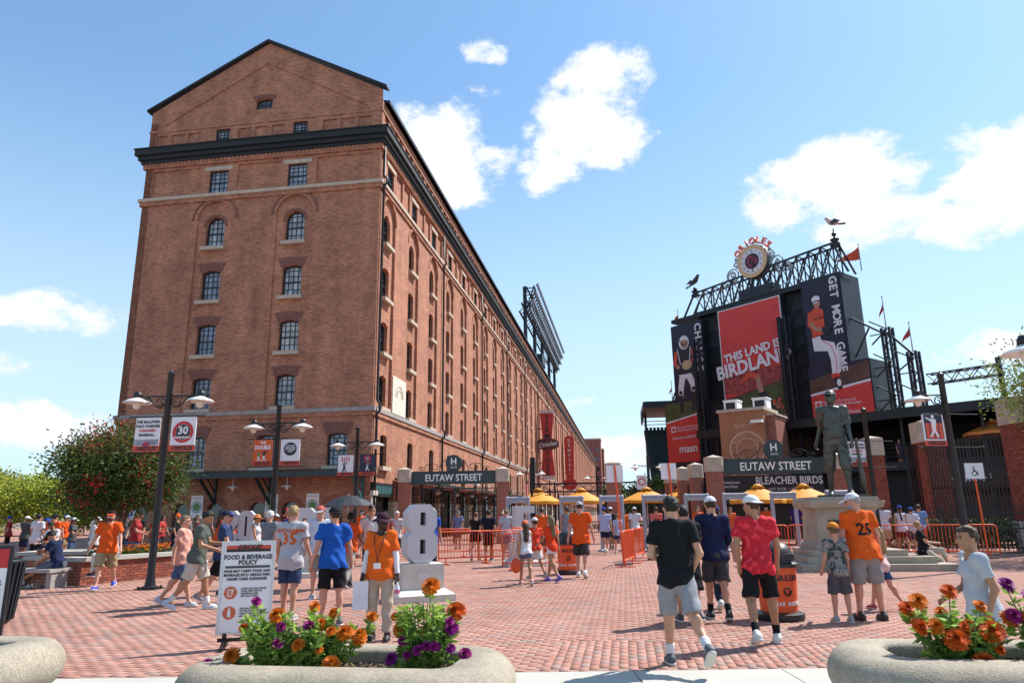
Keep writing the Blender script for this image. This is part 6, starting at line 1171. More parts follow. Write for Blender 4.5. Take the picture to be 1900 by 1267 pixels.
def rotz_(a): c, s = cos(a), sin(a); return np.array([[c, -s, 0], [s, c, 0], [0, 0, 1]])
def roty(a): c, s = cos(a), sin(a); return np.array([[c, 0, s], [0, 1, 0], [-s, 0, c]])
FAB = {}
def fabric(col, rough=.85, pat=None):
    key = tuple(round(c, 3) for c in col) + (pat,)
    if key not in FAB:
        m = M('fabric_%d' % len(FAB), col, rough, var=.10, vs=9, bump=.55, bs=16, spec=.15); N = m.node_tree.nodes; L = m.node_tree.links; b = N['Principled BSDF']; FAB[key] = m
        if pat:
            tc = N.new('ShaderNodeTexCoord'); r = N.new('ShaderNodeValToRGB'); e = r.color_ramp.elements
            if pat == 'camo': n = N.new('ShaderNodeTexNoise'); n.inputs['Scale'].default_value = 11; n.inputs['Detail'].default_value = 3; r.color_ramp.interpolation = 'CONSTANT'; e[0].color = (.05, .065, .06, 1); e[1].position = .46; e[1].color = (*col, 1); x = e.new(.58); x.color = (.13, .14, .13, 1); y = e.new(.64); y.color = (.34, .33, .32, 1)
            elif pat == 'stripe': n = N.new('ShaderNodeTexWave'); n.inputs['Scale'].default_value = 14; n.bands_direction = 'Z'; e[0].color = (.7, .66, .64, 1); e[1].color = (*col, 1)
            else: n = N.new('ShaderNodeTexNoise'); n.inputs['Scale'].default_value = 14; n.inputs['Detail'].default_value = 2; r.color_ramp.interpolation = 'CONSTANT'; e[0].color = (*col, 1); e[1].position = .56; e[1].color = tuple(min(1, c * 1.5 + .02) for c in col) + (1,)
            L.new(tc.outputs['Object'], n.inputs['Vector']); L.new(n.outputs[0], r.inputs[0]); L.new(r.outputs[0], b.inputs['Base Color'])
    return FAB[key]
SKIN = {k: M('skin_' + k, c, .5, var=.06, vs=12, spec=.35, sss=.08) for k, c in dict(light=(.50, .265, .17), tan=(.38, .19, .11), pink=(.53, .27, .185), brown=(.14, .065, .04), dark=(.045, .022, .015)).items()}
HAIRM = {k: M('hair_' + k, c, .55, var=.35, vs=40, bump=.6, bs=90, spec=.3) for k, c in dict(black=(.012, .010, .009), brown=(.05, .028, .016), blond=(.30, .19, .085), grey=(.32, .31, .30), white=(.55, .53, .50), auburn=(.12, .04, .02), ash=(.16, .11, .06)).items()}
EYE = M('eye_dark', (.02, .015, .012), .3); LIP = M('lip', (.32, .12, .10), .5)
WALK = dict(legs=((19, 6, 2), (-16, 20, -26)), arms=((-18, 7, 18), (20, 7, 30))); WALK2 = dict(legs=((-16, 20, -26), (18, 5, 2)), arms=((22, 7, 30), (-16, 7, 16)))
STAND = dict(legs=((1, 2, 0), (-1, 2, 0)), arms=((2, 8, 12), (0, 8, 14)))
NAVY = (.012, .018, .055); BLACKC = (.011, .011, .013); ORANGE = (.62, .085, .012); WHITEC = (.62, .62, .63); GREYC = (.27, .27, .29); KHAKI = (.38, .28, .17); DENIM = (.07, .11, .20); REDC = (.42, .018, .025); ROYAL = (.012, .05, .26); CHAR = (.05, .05, .055)
def figure3(t, H, pose, kid=1.0, fat=1.0, fem=False, res=.02, skin='light', shirt=None, shirt_len=.13, sleeve=.62, sleeve_mat=None, legs=None, leg_len=.95, leg_flare=1.0, socks=None, shoes=(.5, .5, .5), sole=None, hair=None, hairstyle='short', hat=None, hatstyle=None, brim=None, hands=False, pat=None, number=None, name2=None, numcol=(.02, .02, .025), bronze=None, skirt=False, glasses=False, beard=None, tank=False, numsize=.19, leg_pat=None, hemw=None):
    s = H / 1.75; rng = np.random.default_rng(int(H * 1000 + fat * 77 + t.location.x * 31) % 99991)
    lean = radians(pose.get('lean', 0)); side = radians(pose.get('side', 0)); A = roty(side) @ rotx(-lean); X_, Y_, Z_ = A @ np.array([1, 0, 0.]), A @ np.array([0, 1, 0.]), A @ np.array([0, 0, 1.]); axes = np.stack([X_, Z_, Y_]); pel = np.zeros(3)
    hw = (.088 if not fem else .095) * s * (1 + .25 * (fat - 1)); J = {}
    spread = pose.get('spread', 0.0); lows = []
    for i, sx in ((0, -1), (1, 1)):
        hp, kn, ft = pose['legs'][i][:3]; ya = radians(pose['legs'][i][3]) if len(pose['legs'][i]) > 3 else 0; hip = np.array([sx * hw, 0, -.02 * s]); Rz = rotz_(-ya * 1.0)
        sp = radians(spread) * sx
        d1 = Rz @ roty(-sp) @ rotx(radians(hp)) @ np.array([0, 0, -1.]); d2 = Rz @ roty(-sp * .6) @ rotx(radians(hp - kn)) @ np.array([0, 0, -1.]); kne = hip + d1 * .43 * s; ank = kne + d2 * .42 * s; Rf = Rz @ rotz_(-sx * radians(7)) @ rotx(radians(ft)); J[i] = (hip, kne, ank, Rf)
        for q in ((0, -.07, -.085), (0, .17, -.085)): lows.append((ank + Rf @ np.array(q) * s)[2])
    z0 = -min(lows) if 'seat' not in pose else pose['seat'] + .13 * s; up = np.array([0, 0, z0]); pel = up.copy()
    legsJ = [(J[i][0] + up, J[i][1] + up, J[i][2] + up, J[i][3]) for i in (0, 1)]
    shw = (.185 if not fem else .16) * s * (1 + .10 * (fat - 1)) * (1.0 if kid == 1 else .92); T = lambda x, u, f: pel + X_ * x + Z_ * u + Y_ * f
    shl = [T(-shw, .47 * s, -.005), T(shw, .47 * s, -.005)]; arms = []
    for i, sx in ((0, -1), (1, 1)):
        ap, ab, el = pose['arms'][i][:3]; inn = radians(pose['arms'][i][3]) if len(pose['arms'][i]) > 3 else 0
        Ra = A @ roty(-sx * radians(ab)) @ rotx(radians(ap)); d1 = Ra @ np.array([0, 0, -1.]); Re = Ra @ rotz_(sx * inn) @ rotx(radians(el)); d2 = Re @ np.array([0, 0, -1.]); elb = shl[i] + d1 * .29 * s; wr = elb + d2 * .25 * s; arms.append((shl[i], elb, wr, d2, Re))
    hy, hp = pose.get('head', (0, 0)); hs = s * kid; neck = T(0, .50 * s, -.01 * s); Rh = A @ rotz_(-radians(hy)) @ rotx(-radians(hp)); hc = neck + Z_ * .055 * s + Rh @ np.array([0, .018, .118]) * hs; HX, HY, HZ = Rh @ np.array([1, 0, 0.]), Rh @ np.array([0, 1, 0.]), Rh @ np.array([0, 0, 1.]); Hd = lambda x, f, u: hc + (HX * x + HY * f + HZ * u) * hs; RhT = Rh.T
    ft_ = 1 + .8 * (fat - 1)
    def torso(P, inf):
        ch = ecap(P, pel, axes, .30 * s, .40 * s, .150 * s * (1 + .35 * (fat - 1)) + inf, (.138 if not fem else .122) * s + inf, .66); be = ecap(P, T(0, 0, .02 * s * fat), axes, .06 * s, .22 * s, (.142 if not fem else .150) * s * ft_ + inf, (.140 if not fem else .120) * s * ft_ + inf, .70 * (1 + .35 * (fat - 1))); sh = cap_(P, shl[0] + X_ * .01, shl[1] - X_ * .01, .058 * s + inf, .058 * s + inf); tr = cap_(P, neck, T(0, .36 * s, 0), .06 * s + inf * .6, .11 * s + inf); ds = [ch, be, sh, tr]
        if fem: ds += [ell_(P, T(-.065 * s, .33 * s, .085 * s), [.062 * s + inf] * 3), ell_(P, T(.065 * s, .33 * s, .085 * s), [.062 * s + inf] * 3)]
        return smin_all(ds, .05 * s)
    def pelvis(P, inf): return smin_all([ecap(P, pel, axes, -.03 * s, .06 * s, (.138 if not fem else .152) * s * ft_ + inf, (.140 if not fem else .138) * s * ft_ + inf, .74 * (1 + .2 * (fat - 1))), ell_(P, T(0, -.05 * s, -.06 * s), [.14 * s * ft_ + inf, .10 * s + inf, .11 * s + inf])], .05)
    allp = np.array([p for L in legsJ for p in L[:3]] + [p for a in arms for p in a[:3]] + [hc, pel]); lo, hi = allp.min(0) - .17 * s, allp.max(0) + .17 * s
    if fat > 1.05: lo[:2] -= .1; hi[:2] += .1
    def body(P):
        ds = [torso(P, -.012), pelvis(P, -.012)]
        for hip, kne, ank, Rf in legsJ: ds += [cap_(P, hip, kne, .083 * s * (1 + .3 * (fat - 1)), .056 * s), cap_(P, kne, ank, .052 * s, .036 * s), ell_(P, kne * .72 + ank * .28 - (Rf @ np.array([0, 1, 0])) * .016 * s, [.049 * s, .052 * s, .10 * s]), cap_(P, ank, ank + Rf @ np.array([0, .10, -.045]) * s, .036 * s, .028 * s)]
        d = smin_all(ds, .035 * s); ds = []
        for a0, e, w, d2, Re in arms: ds += [cap_(P, a0, e, .048 * s * (1 + .25 * (fat - 1)), .038 * s), cap_(P, e, w, .039 * s, .026 * s), cap_(P, w, w + d2 * .075 * s, .028 * s, .033 * s)]
        d = smin(d, smin_all(ds, .02 * s), .03 * s)
        hd = smin_all([ell_(P, Hd(0, -.006, .018), np.array([.076, .094, .100]) * hs, RhT), ell_(P, Hd(0, .022, -.055), np.array([.056, .066, .066]) * hs, RhT), cap_(P, Hd(0, -.02, -.06), neck - Z_ * .02, .052 * s, .058 * s)], .035 * hs); hd = smin(hd, cap_(P, Hd(0, .090, .012), Hd(0, .107, -.022), .008 * hs, .014 * hs), .012 * hs)
        for sx in (-1, 1): hd = smin(hd, ell_(P, Hd(sx * .079, -.005, -.01), np.array([.010, .020, .030]) * hs, RhT), .006)
        return smin(d, hd, .02)
    sk = bronze or SKIN[skin]; mats = [sk, bronze or EYE, bronze or LIP]; V, F = snet(body, lo, hi, res); VV = [V]; FF_ = [F]; MI = [np.zeros(len(F), np.int32)]; off = len(V)
    if res < .021:
        # finer head laid over the coarse one
        hl = min(res * .6, .012); V2, F2 = snet(body, hc - .17 * hs, hc + .17 * hs, hl); 
        keep = ((V2[F2].mean(1) - hc) @ HZ > -.13 * hs); F2 = F2[keep]; V[...] = np.where((((V - hc) @ HZ > -.11 * hs) & (np.linalg.norm(V - hc, axis=1) < .16 * hs))[:, None], hc + (V - hc) * .93, V); VV.append(V2); FF_.append(F2 + off); MI.append(np.zeros(len(F2), np.int32)); off += len(V2)
    q = MB()
    for sx in (-1, 1): q.ell(tuple(Hd(sx * .032, .083, .012)), (.012 * hs, .009 * hs, .008 * hs), 8, 1); q.bar(Hd(sx * .018, .090, .030), Hd(sx * .048, .080, .031), .008 * hs, .007 * hs, 1)
    q.bar(Hd(-.022, .086, -.058), Hd(.022, .086, -.058), .010 * hs, .010 * hs, 2)
    if hands:
        for i, (a0, e, w, d2, Re) in enumerate(arms):
            sx = -1 if i == 0 else 1; curl = pose.get('curl', (25, 25))[i]
            for k, (o, ln, rr) in enumerate(((-.028, .070, .0085), (-.009, .078, .009), (.010, .074, .0088), (.028, .060, .0078))):
                b = w + d2 * .085 * s + Re @ np.array([0, o, 0]) * s; c0 = Re @ np.array([-sx * .3 * sin(radians(curl)), 0, -1.]); c0 /= np.linalg.norm(c0); c1 = Re @ np.array([-sx * sin(radians(curl * 1.7)), 0, -cos(radians(curl * 1.7))]); c2 = Re @ np.array([-sx * sin(radians(curl * 2.6)), 0, -cos(radians(curl * 2.6))]); p1 = b + c0 * ln * .45 * s; p2 = p1 + c1 * ln * .32 * s; p3 = p2 + c2 * ln * .26 * s; q.tube([b - d2 * .02, p1, p2, p3], [rr * s * 1.1, rr * s, rr * .95 * s, rr * .7 * s], 6, 0)
            b = w + d2 * .03 * s + Re @ np.array([-sx * .01, .026, 0]) * s; p1 = b + Re @ np.array([-sx * .012, .030, -.030]) * s; p2 = p1 + Re @ np.array([-sx * .012, .008, -.032]) * s; q.tube([b, p1, p2], [.012 * s, .010 * s, .007 * s], 6, 0)
    qv = np.array(q.v, f32)
    me = bpy.data.meshes.new('body'); vs = np.concatenate(VV); me.from_pydata(np.concatenate([vs, qv]).tolist(), [], [tuple(f) for f in np.concatenate(FF_).tolist()] + [tuple(i + off for i in f) for f in q.f])
    for m in mats: me.materials.append(m)
    me.polygons.foreach_set('material_index', np.concatenate([np.concatenate(MI), np.array(q.m, np.int32)])); me.polygons.foreach_set('use_smooth', [True] * len(me.polygons)); me.update(); obj('body', me, t)
    def garment(name, sdf, lo_, hi_, mat, h=None):
        V, F = snet(sdf, lo_, hi_, h or res)
        if len(F) == 0: return None
        return obj(name, arr_mesh(name, V, F, mat, smooth=True), t)
    fold_ph = rng.uniform(0, 6, 4)
    def folds(P, amp): return amp * (np.sin(P[:, 2] * 17 - np.abs(P[:, 0]) * 30 + fold_ph[0] * 2 + 1.5 * np.sin(P[:, 1] * 14 + fold_ph[3])) * .45 + np.sin(P[:, 2] * 34 + P[:, 0] * 21 * sin(fold_ph[0]) + fold_ph[1] + 2.2 * np.sin(P[:, 0] * 11 + fold_ph[2])) * .6 + np.sin(P[:, 0] * 40 + P[:, 2] * 13 + fold_ph[3]) * .4)

    sh_obj = None
    if shirt is not None:
        inf = .016 * s
        def sdf_shirt(P):
            u = (P - pel) @ Z_; d = smin_all([torso(P, inf), pelvis(P, inf + .008 * s), ecap(P, T(0, 0, .012 * s * fat), axes, -shirt_len * s - .03, .10 * s, (hemw or (.202 if not fem else .198)) * s * ft_ + inf, .146 * s * ft_ + inf, .74 * (1 + .2 * (fat - 1)))], .04 * s); d = np.maximum(d, -(u + shirt_len * s + .012 * np.sin(((P - pel) @ X_) * 22 + fold_ph[0])))
            d = np.maximum(d, -(np.sqrt((((P - (neck + Z_ * .045 * s + Y_ * .02 * s)) ** 2).sum(1))) - (.088 if kid == 1 else .100) * s))
            if tank: d = np.maximum(d, -np.minimum(cap_(P, shl[0] - X_ * .06 + Z_ * .0, shl[0] - X_ * .08 - Z_ * .1, .085 * s, .085 * s), cap_(P, shl[1] + X_ * .06, shl[1] + X_ * .08 - Z_ * .1, .085 * s, .085 * s)))
            else:
                for a0, e, w, d2, Re in arms:
                    if sleeve <= 1: sl = fcap(P, a0, a0 + (e - a0) * sleeve, .066 * s * (1 + .2 * (fat - 1)), .070 * s * (1 + .2 * (fat - 1)))
                    else: sl = smin(cap_(P, a0, e, .064 * s, .052 * s), fcap(P, e, e + (w - e) * min(1, sleeve - 1), .052 * s, .042 * s), .02)
                    d = smin(d, sl, .022 * s)
            return d + folds(P, .010)
        al = np.array([p for a in arms for p in a[:3]] + [pel, neck]); sh_obj = garment('shirt', sdf_shirt, al.min(0) - np.array([.12, .12, .30]) * s - (.12 if fat > 1.05 else .03), al.max(0) + np.array([.12, .16, .10]) * s + (.12 if fat > 1.05 else .03), bronze or fabric(shirt, pat=pat))
        if sleeve_mat is not None:
            for a in arms: garment('undersleeve', lambda P: smin(cap_(P, a[0] * .3 + a[1] * .7, a[1], .052 * s, .050 * s), fcap(P, a[1], a[2], .050 * s, .037 * s), .02) + folds(P, .003), np.minimum(a[1], a[2]) - .14, np.maximum(a[0], a[1]) + .08, fabric(sleeve_mat))
    if legs is not None:
        def sdf_legs(P):
            u = (P - pel) @ Z_; d = np.maximum(pelvis(P, .012 * s), u - .11 * s)
            if skirt: return np.maximum(smin(d, fcap(P, pel, pel + np.array([0, 0, -.46 * s]), .13 * s, .21 * s), .04), u - .11 * s) + folds(P, .006)
            ds = []
            for hip, kne, ank, Rf in legsJ:
                if leg_len <= 1.05: ds.append(fcap(P, hip, hip + (kne - hip) * leg_len, .102 * s * (1 + .35 * (fat - 1)), .096 * s * leg_flare * (1 + .2 * (fat - 1))))
                else: ds += [smin(cap_(P, hip, kne, .100 * s * (1 + .3 * (fat - 1)), .075 * s * leg_flare), fcap(P, kne, kne + (ank - kne) * (leg_len - 1), .075 * s * leg_flare, .062 * s * leg_flare), .02)]
            return smin(d, np.minimum(ds[0], ds[1]), .03 * s) + folds(P, .008)
        ll = np.array([p for L in legsJ for p in L[:3]] + [pel]); lo_ = ll.min(0) - .16 * s - (.1 if fat > 1.05 else 0); hi_ = ll.max(0) + .17 * s + (.1 if fat > 1.05 else 0)
        if leg_len <= 1.05 and 'seat' not in pose: lo_[2] = max(lo_[2], pel[2] - .60 * s)
        garment('skirt' if skirt else ('shorts' if leg_len <= 1.05 else 'trousers'), sdf_legs, lo_, hi_, bronze or fabric(legs, pat=leg_pat))
    for hip, kne, ank, Rf in legsJ:
        fo = lambda x, y, z: ank + Rf @ np.array([x, y, z]) * s; RfT = Rf.T
        def sdf_shoe(P):
            d = smin_all([cap_(P, fo(0, -.045, -.040), fo(0, .09, -.048), .044 * s, .044 * s), cap_(P, fo(0, .08, -.055), fo(0, .135, -.062), .046 * s, .034 * s), cap_(P, fo(0, -.03, -.02), fo(0, -.01, .012), .042 * s, .045 * s)], .03 * s); lz = (P - ank) @ Rf[:, 2]; return np.maximum(d, -(lz + .068 * s))
        c = fo(0, .04, -.04); so = garment('shoe', sdf_shoe, c - .19 * s, c + .19 * s, bronze or M('shoe_%.2f_%.2f_%.2f' % tuple(shoes), shoes, .6, var=.1, vs=20), h=min(res, .016))
        def sdf_sole(P):
            d = smin(cap_(P, fo(0, -.045, -.06), fo(0, .09, -.06), .050 * s, .050 * s), cap_(P, fo(0, .08, -.06), fo(0, .135, -.06), .050 * s, .042 * s), .02); lz = (P - ank) @ Rf[:, 2]; return np.maximum(np.maximum(d, lz + .060 * s), -(lz + .085 * s))
        if so is not None:
            V, F = snet(sdf_sole, c - .19 * s, c + .19 * s, min(res, .012)); sc = sole or (.6, .6, .58); obj('sole', arr_mesh('sole', V, F, bronze or M('sole_%.2f_%.2f_%.2f' % tuple(sc), sc, .7), smooth=True), so)
        if socks is not None: q = MB(); q.tube([ank + (kne - ank) * f for f in (.0, .12, .30, .32)], [.047 * s, .044 * s, .050 * s, .046 * s], 12); q.build('sock', fabric(socks), t, smooth=True)
    hl = min(res, .014)
    if hair is not None:
        def sdf_hair(P):
            p = (P - hc) @ Rh / hs; d = ell_(P, Hd(0, -.012, .026), np.array([.088, .105, .106]) * hs, RhT) + folds(P * 3, .006); cutz = -.055 if hairstyle in ('short', 'fade') else -.09;
            fr = np.minimum(p[:, 1] - .015, .066 - p[:, 2]) * hs; d = np.maximum(d, fr); ear = np.minimum(p[:, 1] + .035, .005 - p[:, 2]) * hs; d = np.maximum(d, ear); d = np.maximum(d, (cutz - p[:, 2]) * hs)
            if hairstyle == 'long': d = smin(d, np.minimum(cap_(P, Hd(0, -.075, -.02), neck - Y_ * .10 * s - Z_ * .20 * s, .070 * hs, .075 * s), cap_(P, Hd(.055, -.055, -.02), neck + X_ * .06 * s - Y_ * .08 * s - Z_ * .14 * s, .045 * hs, .035 * s)), .03)
            if hairstyle == 'pony': d = smin(d, cap_(P, Hd(0, -.10, .02), neck - Y_ * .15 * s - Z_ * .22 * s, .032 * hs, .028 * s), .02)
            return d
        garment('hair', sdf_hair, hc - np.array([.17, .30, .42 if hairstyle in ('long', 'pony') else .16]) * hs, hc + np.array([.17, .17, .17]) * hs, bronze or HAIRM[hair], h=hl)
    if beard is not None:
        garment('beard', lambda P: np.maximum(ell_(P, Hd(0, .024, -.060), np.array([.064, .074, .066]) * hs, RhT), np.maximum(((P - hc) @ HZ + .035 * hs), -((P - hc) @ HY - .005 * hs))), hc - .17 * hs, hc + .17 * hs, HAIRM[beard], h=hl)
    if hat is not None:
        hm = bronze or fabric(hat); bm = bronze or (fabric(brim) if brim else hm); bk = -1 if hatstyle == 'back' else 1
        dome = lambda P: np.maximum(ell_(P, Hd(0, -.010, .040), np.array([.092, .110, .098]) * hs, RhT), (.040 * hs - (P - hc) @ HZ + (.02 * ((P - hc) @ HY) * (1 if bk > 0 else -1))))
        ho = garment('hat' if hatstyle in ('sun', 'bucket') else 'cap', dome, hc - .17 * hs, hc + .20 * hs, hm, h=hl)
        if hatstyle in ('sun', 'bucket'):
            rr = .185 if hatstyle == 'sun' else .165; dz = -.03 if hatstyle == 'bucket' else 0; q = MB(); n = 24; V = []
            for r_, z_ in ((.085, .055), (rr * .7, .045 + dz * .4), (rr, .036 + dz), (rr, .028 + dz), (rr * .7, .034 + dz * .4), (.085, .040)):
                for j in range(n): a = 2 * pi * j / n; V.append(tuple(Hd(r_ * cos(a) * .92, -.01 + r_ * sin(a) * 1.08, z_ + .012 * sin(2 * a + 1))))
            q.add(V, [(i * n + j, i * n + (j + 1) % n, (i + 1) % 6 * n + (j + 1) % n, (i + 1) % 6 * n + j) for i in range(6) for j in range(n)]); b_ = q.build('brim', bm, None, smooth=True); b_.parent = ho
        else:
            q = MB(); n = 12; V = []
            yaw = radians(pose.get('capyaw', 0)); cy, sy = cos(yaw), sin(yaw)
            for z_, dr in ((.062, 0), (.052, 0)):
                for j in range(n + 1): a = pi * j / n; x, y = .080 * cos(a), bk * (.060 + .125 * sin(a)); x, y = x * cy - y * sy, x * sy + y * cy; V.append(tuple(Hd(x, y, z_ - .030 * sin(a) + .010 * abs(cos(a)) * -1)))
                for j in range(n + 1): a = pi * (n - j) / n; x, y = .080 * cos(a), bk * (.050 + .02 * sin(a)); x, y = x * cy - y * sy, x * sy + y * cy; V.append(tuple(Hd(x, y, z_)))
            m_ = 2 * (n + 1); q.add(V, [(j, j + 1, m_ - 2 - j, m_ - 1 - j) for j in range(n)] + [(m_ + m_ - 1 - j, m_ + m_ - 2 - j, m_ + j + 1, m_ + j) for j in range(n)] + [(j, (j + 1) % m_, m_ + (j + 1) % m_, m_ + j) for j in range(m_)]); b_ = q.build('brim', bm, None); b_.parent = ho
    if glasses: q = MB(); q.bar(Hd(-.055, .086, .014), Hd(.055, .086, .014), .012 * hs, .026 * hs); q.bar(Hd(-.058, .08, .016), Hd(-.080, 0, .012), .006, .006); q.bar(Hd(.058, .08, .016), Hd(.080, 0, .012), .006, .006); q.build('sunglasses', PBLK, t)
    if number and sh_obj is not None:
        dg = sh_obj.data; bv = BVHTree.FromPolygons([v.co for v in dg.vertices], [p.vertices[:] for p in dg.polygons])
        for body_, size, u0, mt, bo in [(number, numsize * s, .27 * s, numcol, .006)] + ([(name2, .075 * s, .40 * s, numcol, .003)] if name2 else []):
            tm = text_mesh(body_, size, ext=.0, bold=bo, res=1).copy(); bm_ = bmesh.new(); bm_.from_mesh(tm); bmesh.ops.subdivide_edges(bm_, edges=bm_.edges[:], cuts=1); 
            for v in bm_.verts:
                o_ = Vector(T(v.co.x, u0 + v.co.y, -.6)); hit = bv.ray_cast(o_, Vector(Y_)); v.co = hit[0] - Vector(Y_) * .005 if hit[0] is not None else Vector(T(v.co.x, u0 + v.co.y, -.15 * s))
            bm_.to_mesh(tm); bm_.free(); tm.materials.clear(); tm.materials.append(fabric(mt)); obj('number', tm, t)
    return dict(arms=arms, legs=legsJ, pel=pel, hc=hc, T=T)
def person(x, y, head, H, label, pose=None, group=None, z=0.0, **k):
    t = thing('person', label, 'person', (x, y, z), -radians(head), group or 'people on the plaza'); info = figure3(t, H, pose or STAND, **k); info['t'] = t; info['M'] = Matrix.Translation((x, y, z)) @ Matrix.Rotation(-radians(head), 4, 'Z'); return info
# ---------------------------------------------------------------- the people nearest the camera
HR = .0135
person(1.72, 7.95, 6, 1.78, 'dark-haired man in black t-shirt and pale grey shorts walking away', dict(legs=((16, 4, 0), (-26, 26, -42, -14)), arms=((2, 12, 78, 40), (-12, 14, 62, 30)), head=(-4, 4), lean=2), res=HR, hands=True, skin='light', shirt=BLACKC, legs=GREYC, leg_len=.93, shoes=(.07, .08, .10), sole=(.55, .55, .5), hair='black', socks=WHITEC)
person(3.03, 11.2, 2, 1.80, 'man in navy long-sleeved top with white cap seen from behind', dict(legs=((10, 4, 0), (-10, 12, -12)), arms=((10, 9, 40, 20), (8, 9, 42, 20)), head=(0, 6)), res=HR, skin='light', shirt=NAVY, sleeve=2.0, legs=CHAR, leg_len=.92, shoes=BLACKC, sole=(.45, .45, .45), socks=BLACKC, hair='brown', hairstyle='fade', hat=(.6, .6, .64))
person(3.02, 9.2, 4, 1.78, 'man in red t-shirt and black shorts with white cap turned sideways', dict(legs=((-14, 22, -20), (10, 4, 0)), spread=8, arms=((-10, 14, 34, 40), (2, 14, 30, 20)), head=(-42, 4), capyaw=-8), res=HR, hands=True, skin='tan', shirt=(.50, .022, .035), pat='speckle', legs=BLACKC, leg_len=.90, shoes=(.62, .62, .60), socks=BLACKC, hair='brown', hat=(.66, .66, .66), hatstyle='back')
person(5.20, 11.0, -8, 1.82, 'heavy man in orange t-shirt numbered 25 with white cap and grey cargo shorts', dict(legs=((3, 2, 0), (-3, 2, 0)), spread=4, arms=((14, 12, 40, 20), (2, 14, 18)), head=(-58, 10), lean=5), res=HR, hands=True, fat=1.32, skin='pink', shirt=(.66, .10, .012), legs=(.25, .23, .22), leg_len=1.02, leg_flare=1.15, shoes=(.03, .025, .02), sole=(.03, .03, .03), hair='grey', hairstyle='fade', hat=(.62, .62, .66), number='25', numsize=.235, beard='grey')
person(4.72, 10.85, 0, 1.36, 'boy in camouflage t-shirt and orange cap standing beside the man numbered 25', dict(legs=((2, 2, 0), (-2, 2, 0)), spread=3, arms=((4, 8, 20), (4, 8, 20))), res=HR, kid=1.16, skin='pink', shirt=(.22, .22, .21), pat='camo', legs=(.075, .07, .08), leg_len=1.0, leg_flare=1.1, shoes=(.3, .3, .3), hair='ash', hat=(.62, .22, .03), brim=(.08, .02, .015), hatstyle='back')
person(5.95, 12.05, -30, 1.30, 'small girl in pink striped shirt half hidden behind the man numbered 25', WALK, res=.018, kid=1.16, skin='pink', shirt=(.60, .22, .24), pat='stripe', legs=(.03, .07, .16), leg_len=.7, shoes=(.35, .05, .08), hair='blond', hairstyle='long')
person(4.02, 6.45, -80, 1.44, 'brown-haired boy in grey t-shirt walking left behind the right planter', dict(legs=((18, 6, 0), (-18, 16, -20)), arms=((-12, 8, 40), (10, 10, 62, 20)), head=(-12, 0), lean=4), res=.0125, hands=True, kid=1.10, skin='tan', shirt=(.40, .42, .46), legs=(.10, .14, .30), leg_len=.9, shoes=(.4, .4, .42), hair='brown')
sf = person(-1.80, 9.9, 184, 1.62, 'gate attendant in orange polo over white sleeves with dark bucket hat', dict(legs=((2, 2, 0), (-2, 3, 0)), spread=2, arms=((-4, 9, 16), (2, 8, 14)), head=(-38, 3), curl=(40, 48)), res=HR, hands=True, fem=True, fat=1.12, skin='dark', shirt=(.66, .115, .012), sleeve=.72, sleeve_mat=(.62, .60, .66), legs=(.40, .34, .27), leg_len=1.93, leg_flare=1.12, shoes=BLACKC, sole=(.02, .02, .02), hair='black', hat=(.045, .016, .028), hatstyle='bucket')
def local_pts(info, pts): return [info['M'] @ Vector(p) for p in pts]
T_ = sf['T']; q = MB(); st_ = [T_(-.045, .46, .05), T_(-.075, .44, .085), T_(-.06, .36, .155), T_(-.02, .22, .185), T_(0, .10, .195)]; q.tube(st_, .006, 5); q.tube([(-(p[0]), p[1], p[2]) for p in st_[:4]] + [st_[4]], .006, 5); q.build('lanyard', M('lanyard_maroon', (.10, .012, .02), .7), sf['t']); p = T_(0, .06, .205); MB().box(p[0] - .045, p[0] + .045, p[1] - .004, p[1] + .006, p[2] - .035, p[2] + .035).build('badge', OFFW, sf['t'])
h_ = sf['M'] @ Vector(sf['arms'][1][2] + sf['arms'][1][3] * .10); nb = thing('clear_sleeve', 'clear plastic document sleeve held low by the gate attendant', 'clipboard', (h_.x, h_.y - .03, h_.z - .13), radians(4)); MB().box(-.10, .10, -.006, .006, -.22, .14).build('sheet', M('clear_plastic', (.62, .62, .70), .2, coat=.5), nb); text('WE', .10, M('faint_white', (.75, .75, .78), .4), nb, (0, -.009, -.04))
h_ = sf['M'] @ Vector(sf['arms'][0][2] + sf['arms'][0][3] * .10); nb = thing('water_bottle', 'clear plastic bottle with pink label hanging from the attendant hand', 'bottle', (h_.x, h_.y - .02, h_.z - .20)); q = MB(); q.lathe([(.03, 0), (.034, .02), (.034, .13), (.014, .17), (.014, .19)], 14); q.build('body', MATS['clear_plastic'], nb, smooth=True); q = MB(); q.lathe([(.0345, .05), (.0345, .10)], 14); q.build('wrap', M('wrap_pink', (.5, .1, .2), .5), nb)
person(-2.78, 11.25, -24, 1.72, 'man in bright blue t-shirt and black shorts with black cap backwards', dict(legs=((4, 2, 0), (-4, 4, 0)), spread=3, arms=((-6, 14, 22), (4, 14, 26)), head=(-14, 2)), res=HR, hands=True, fat=1.15, skin='pink', shirt=(.012, .085, .38), legs=BLACKC, leg_len=.92, shoes=(.1, .1, .1), hair='brown', hairstyle='fade', hat=BLACKC, hatstyle='back')
person(-3.62, 11.9, 4, 1.76, 'blond person in grey baseball jersey numbered 35 seen from behind', dict(legs=((3, 2, 0), (-3, 2, 0)), arms=((6, 10, 24), (6, 10, 24)), head=(10, 2)), res=HR, fat=1.06, skin='pink', shirt=(.42, .41, .44), shirt_len=.20, legs=(.03, .045, .10), leg_len=.9, shoes=(.3, .3, .3), hair='blond', number='35', name2='RUTSCHMAN', numcol=(.6, .11, .02), numsize=.26)
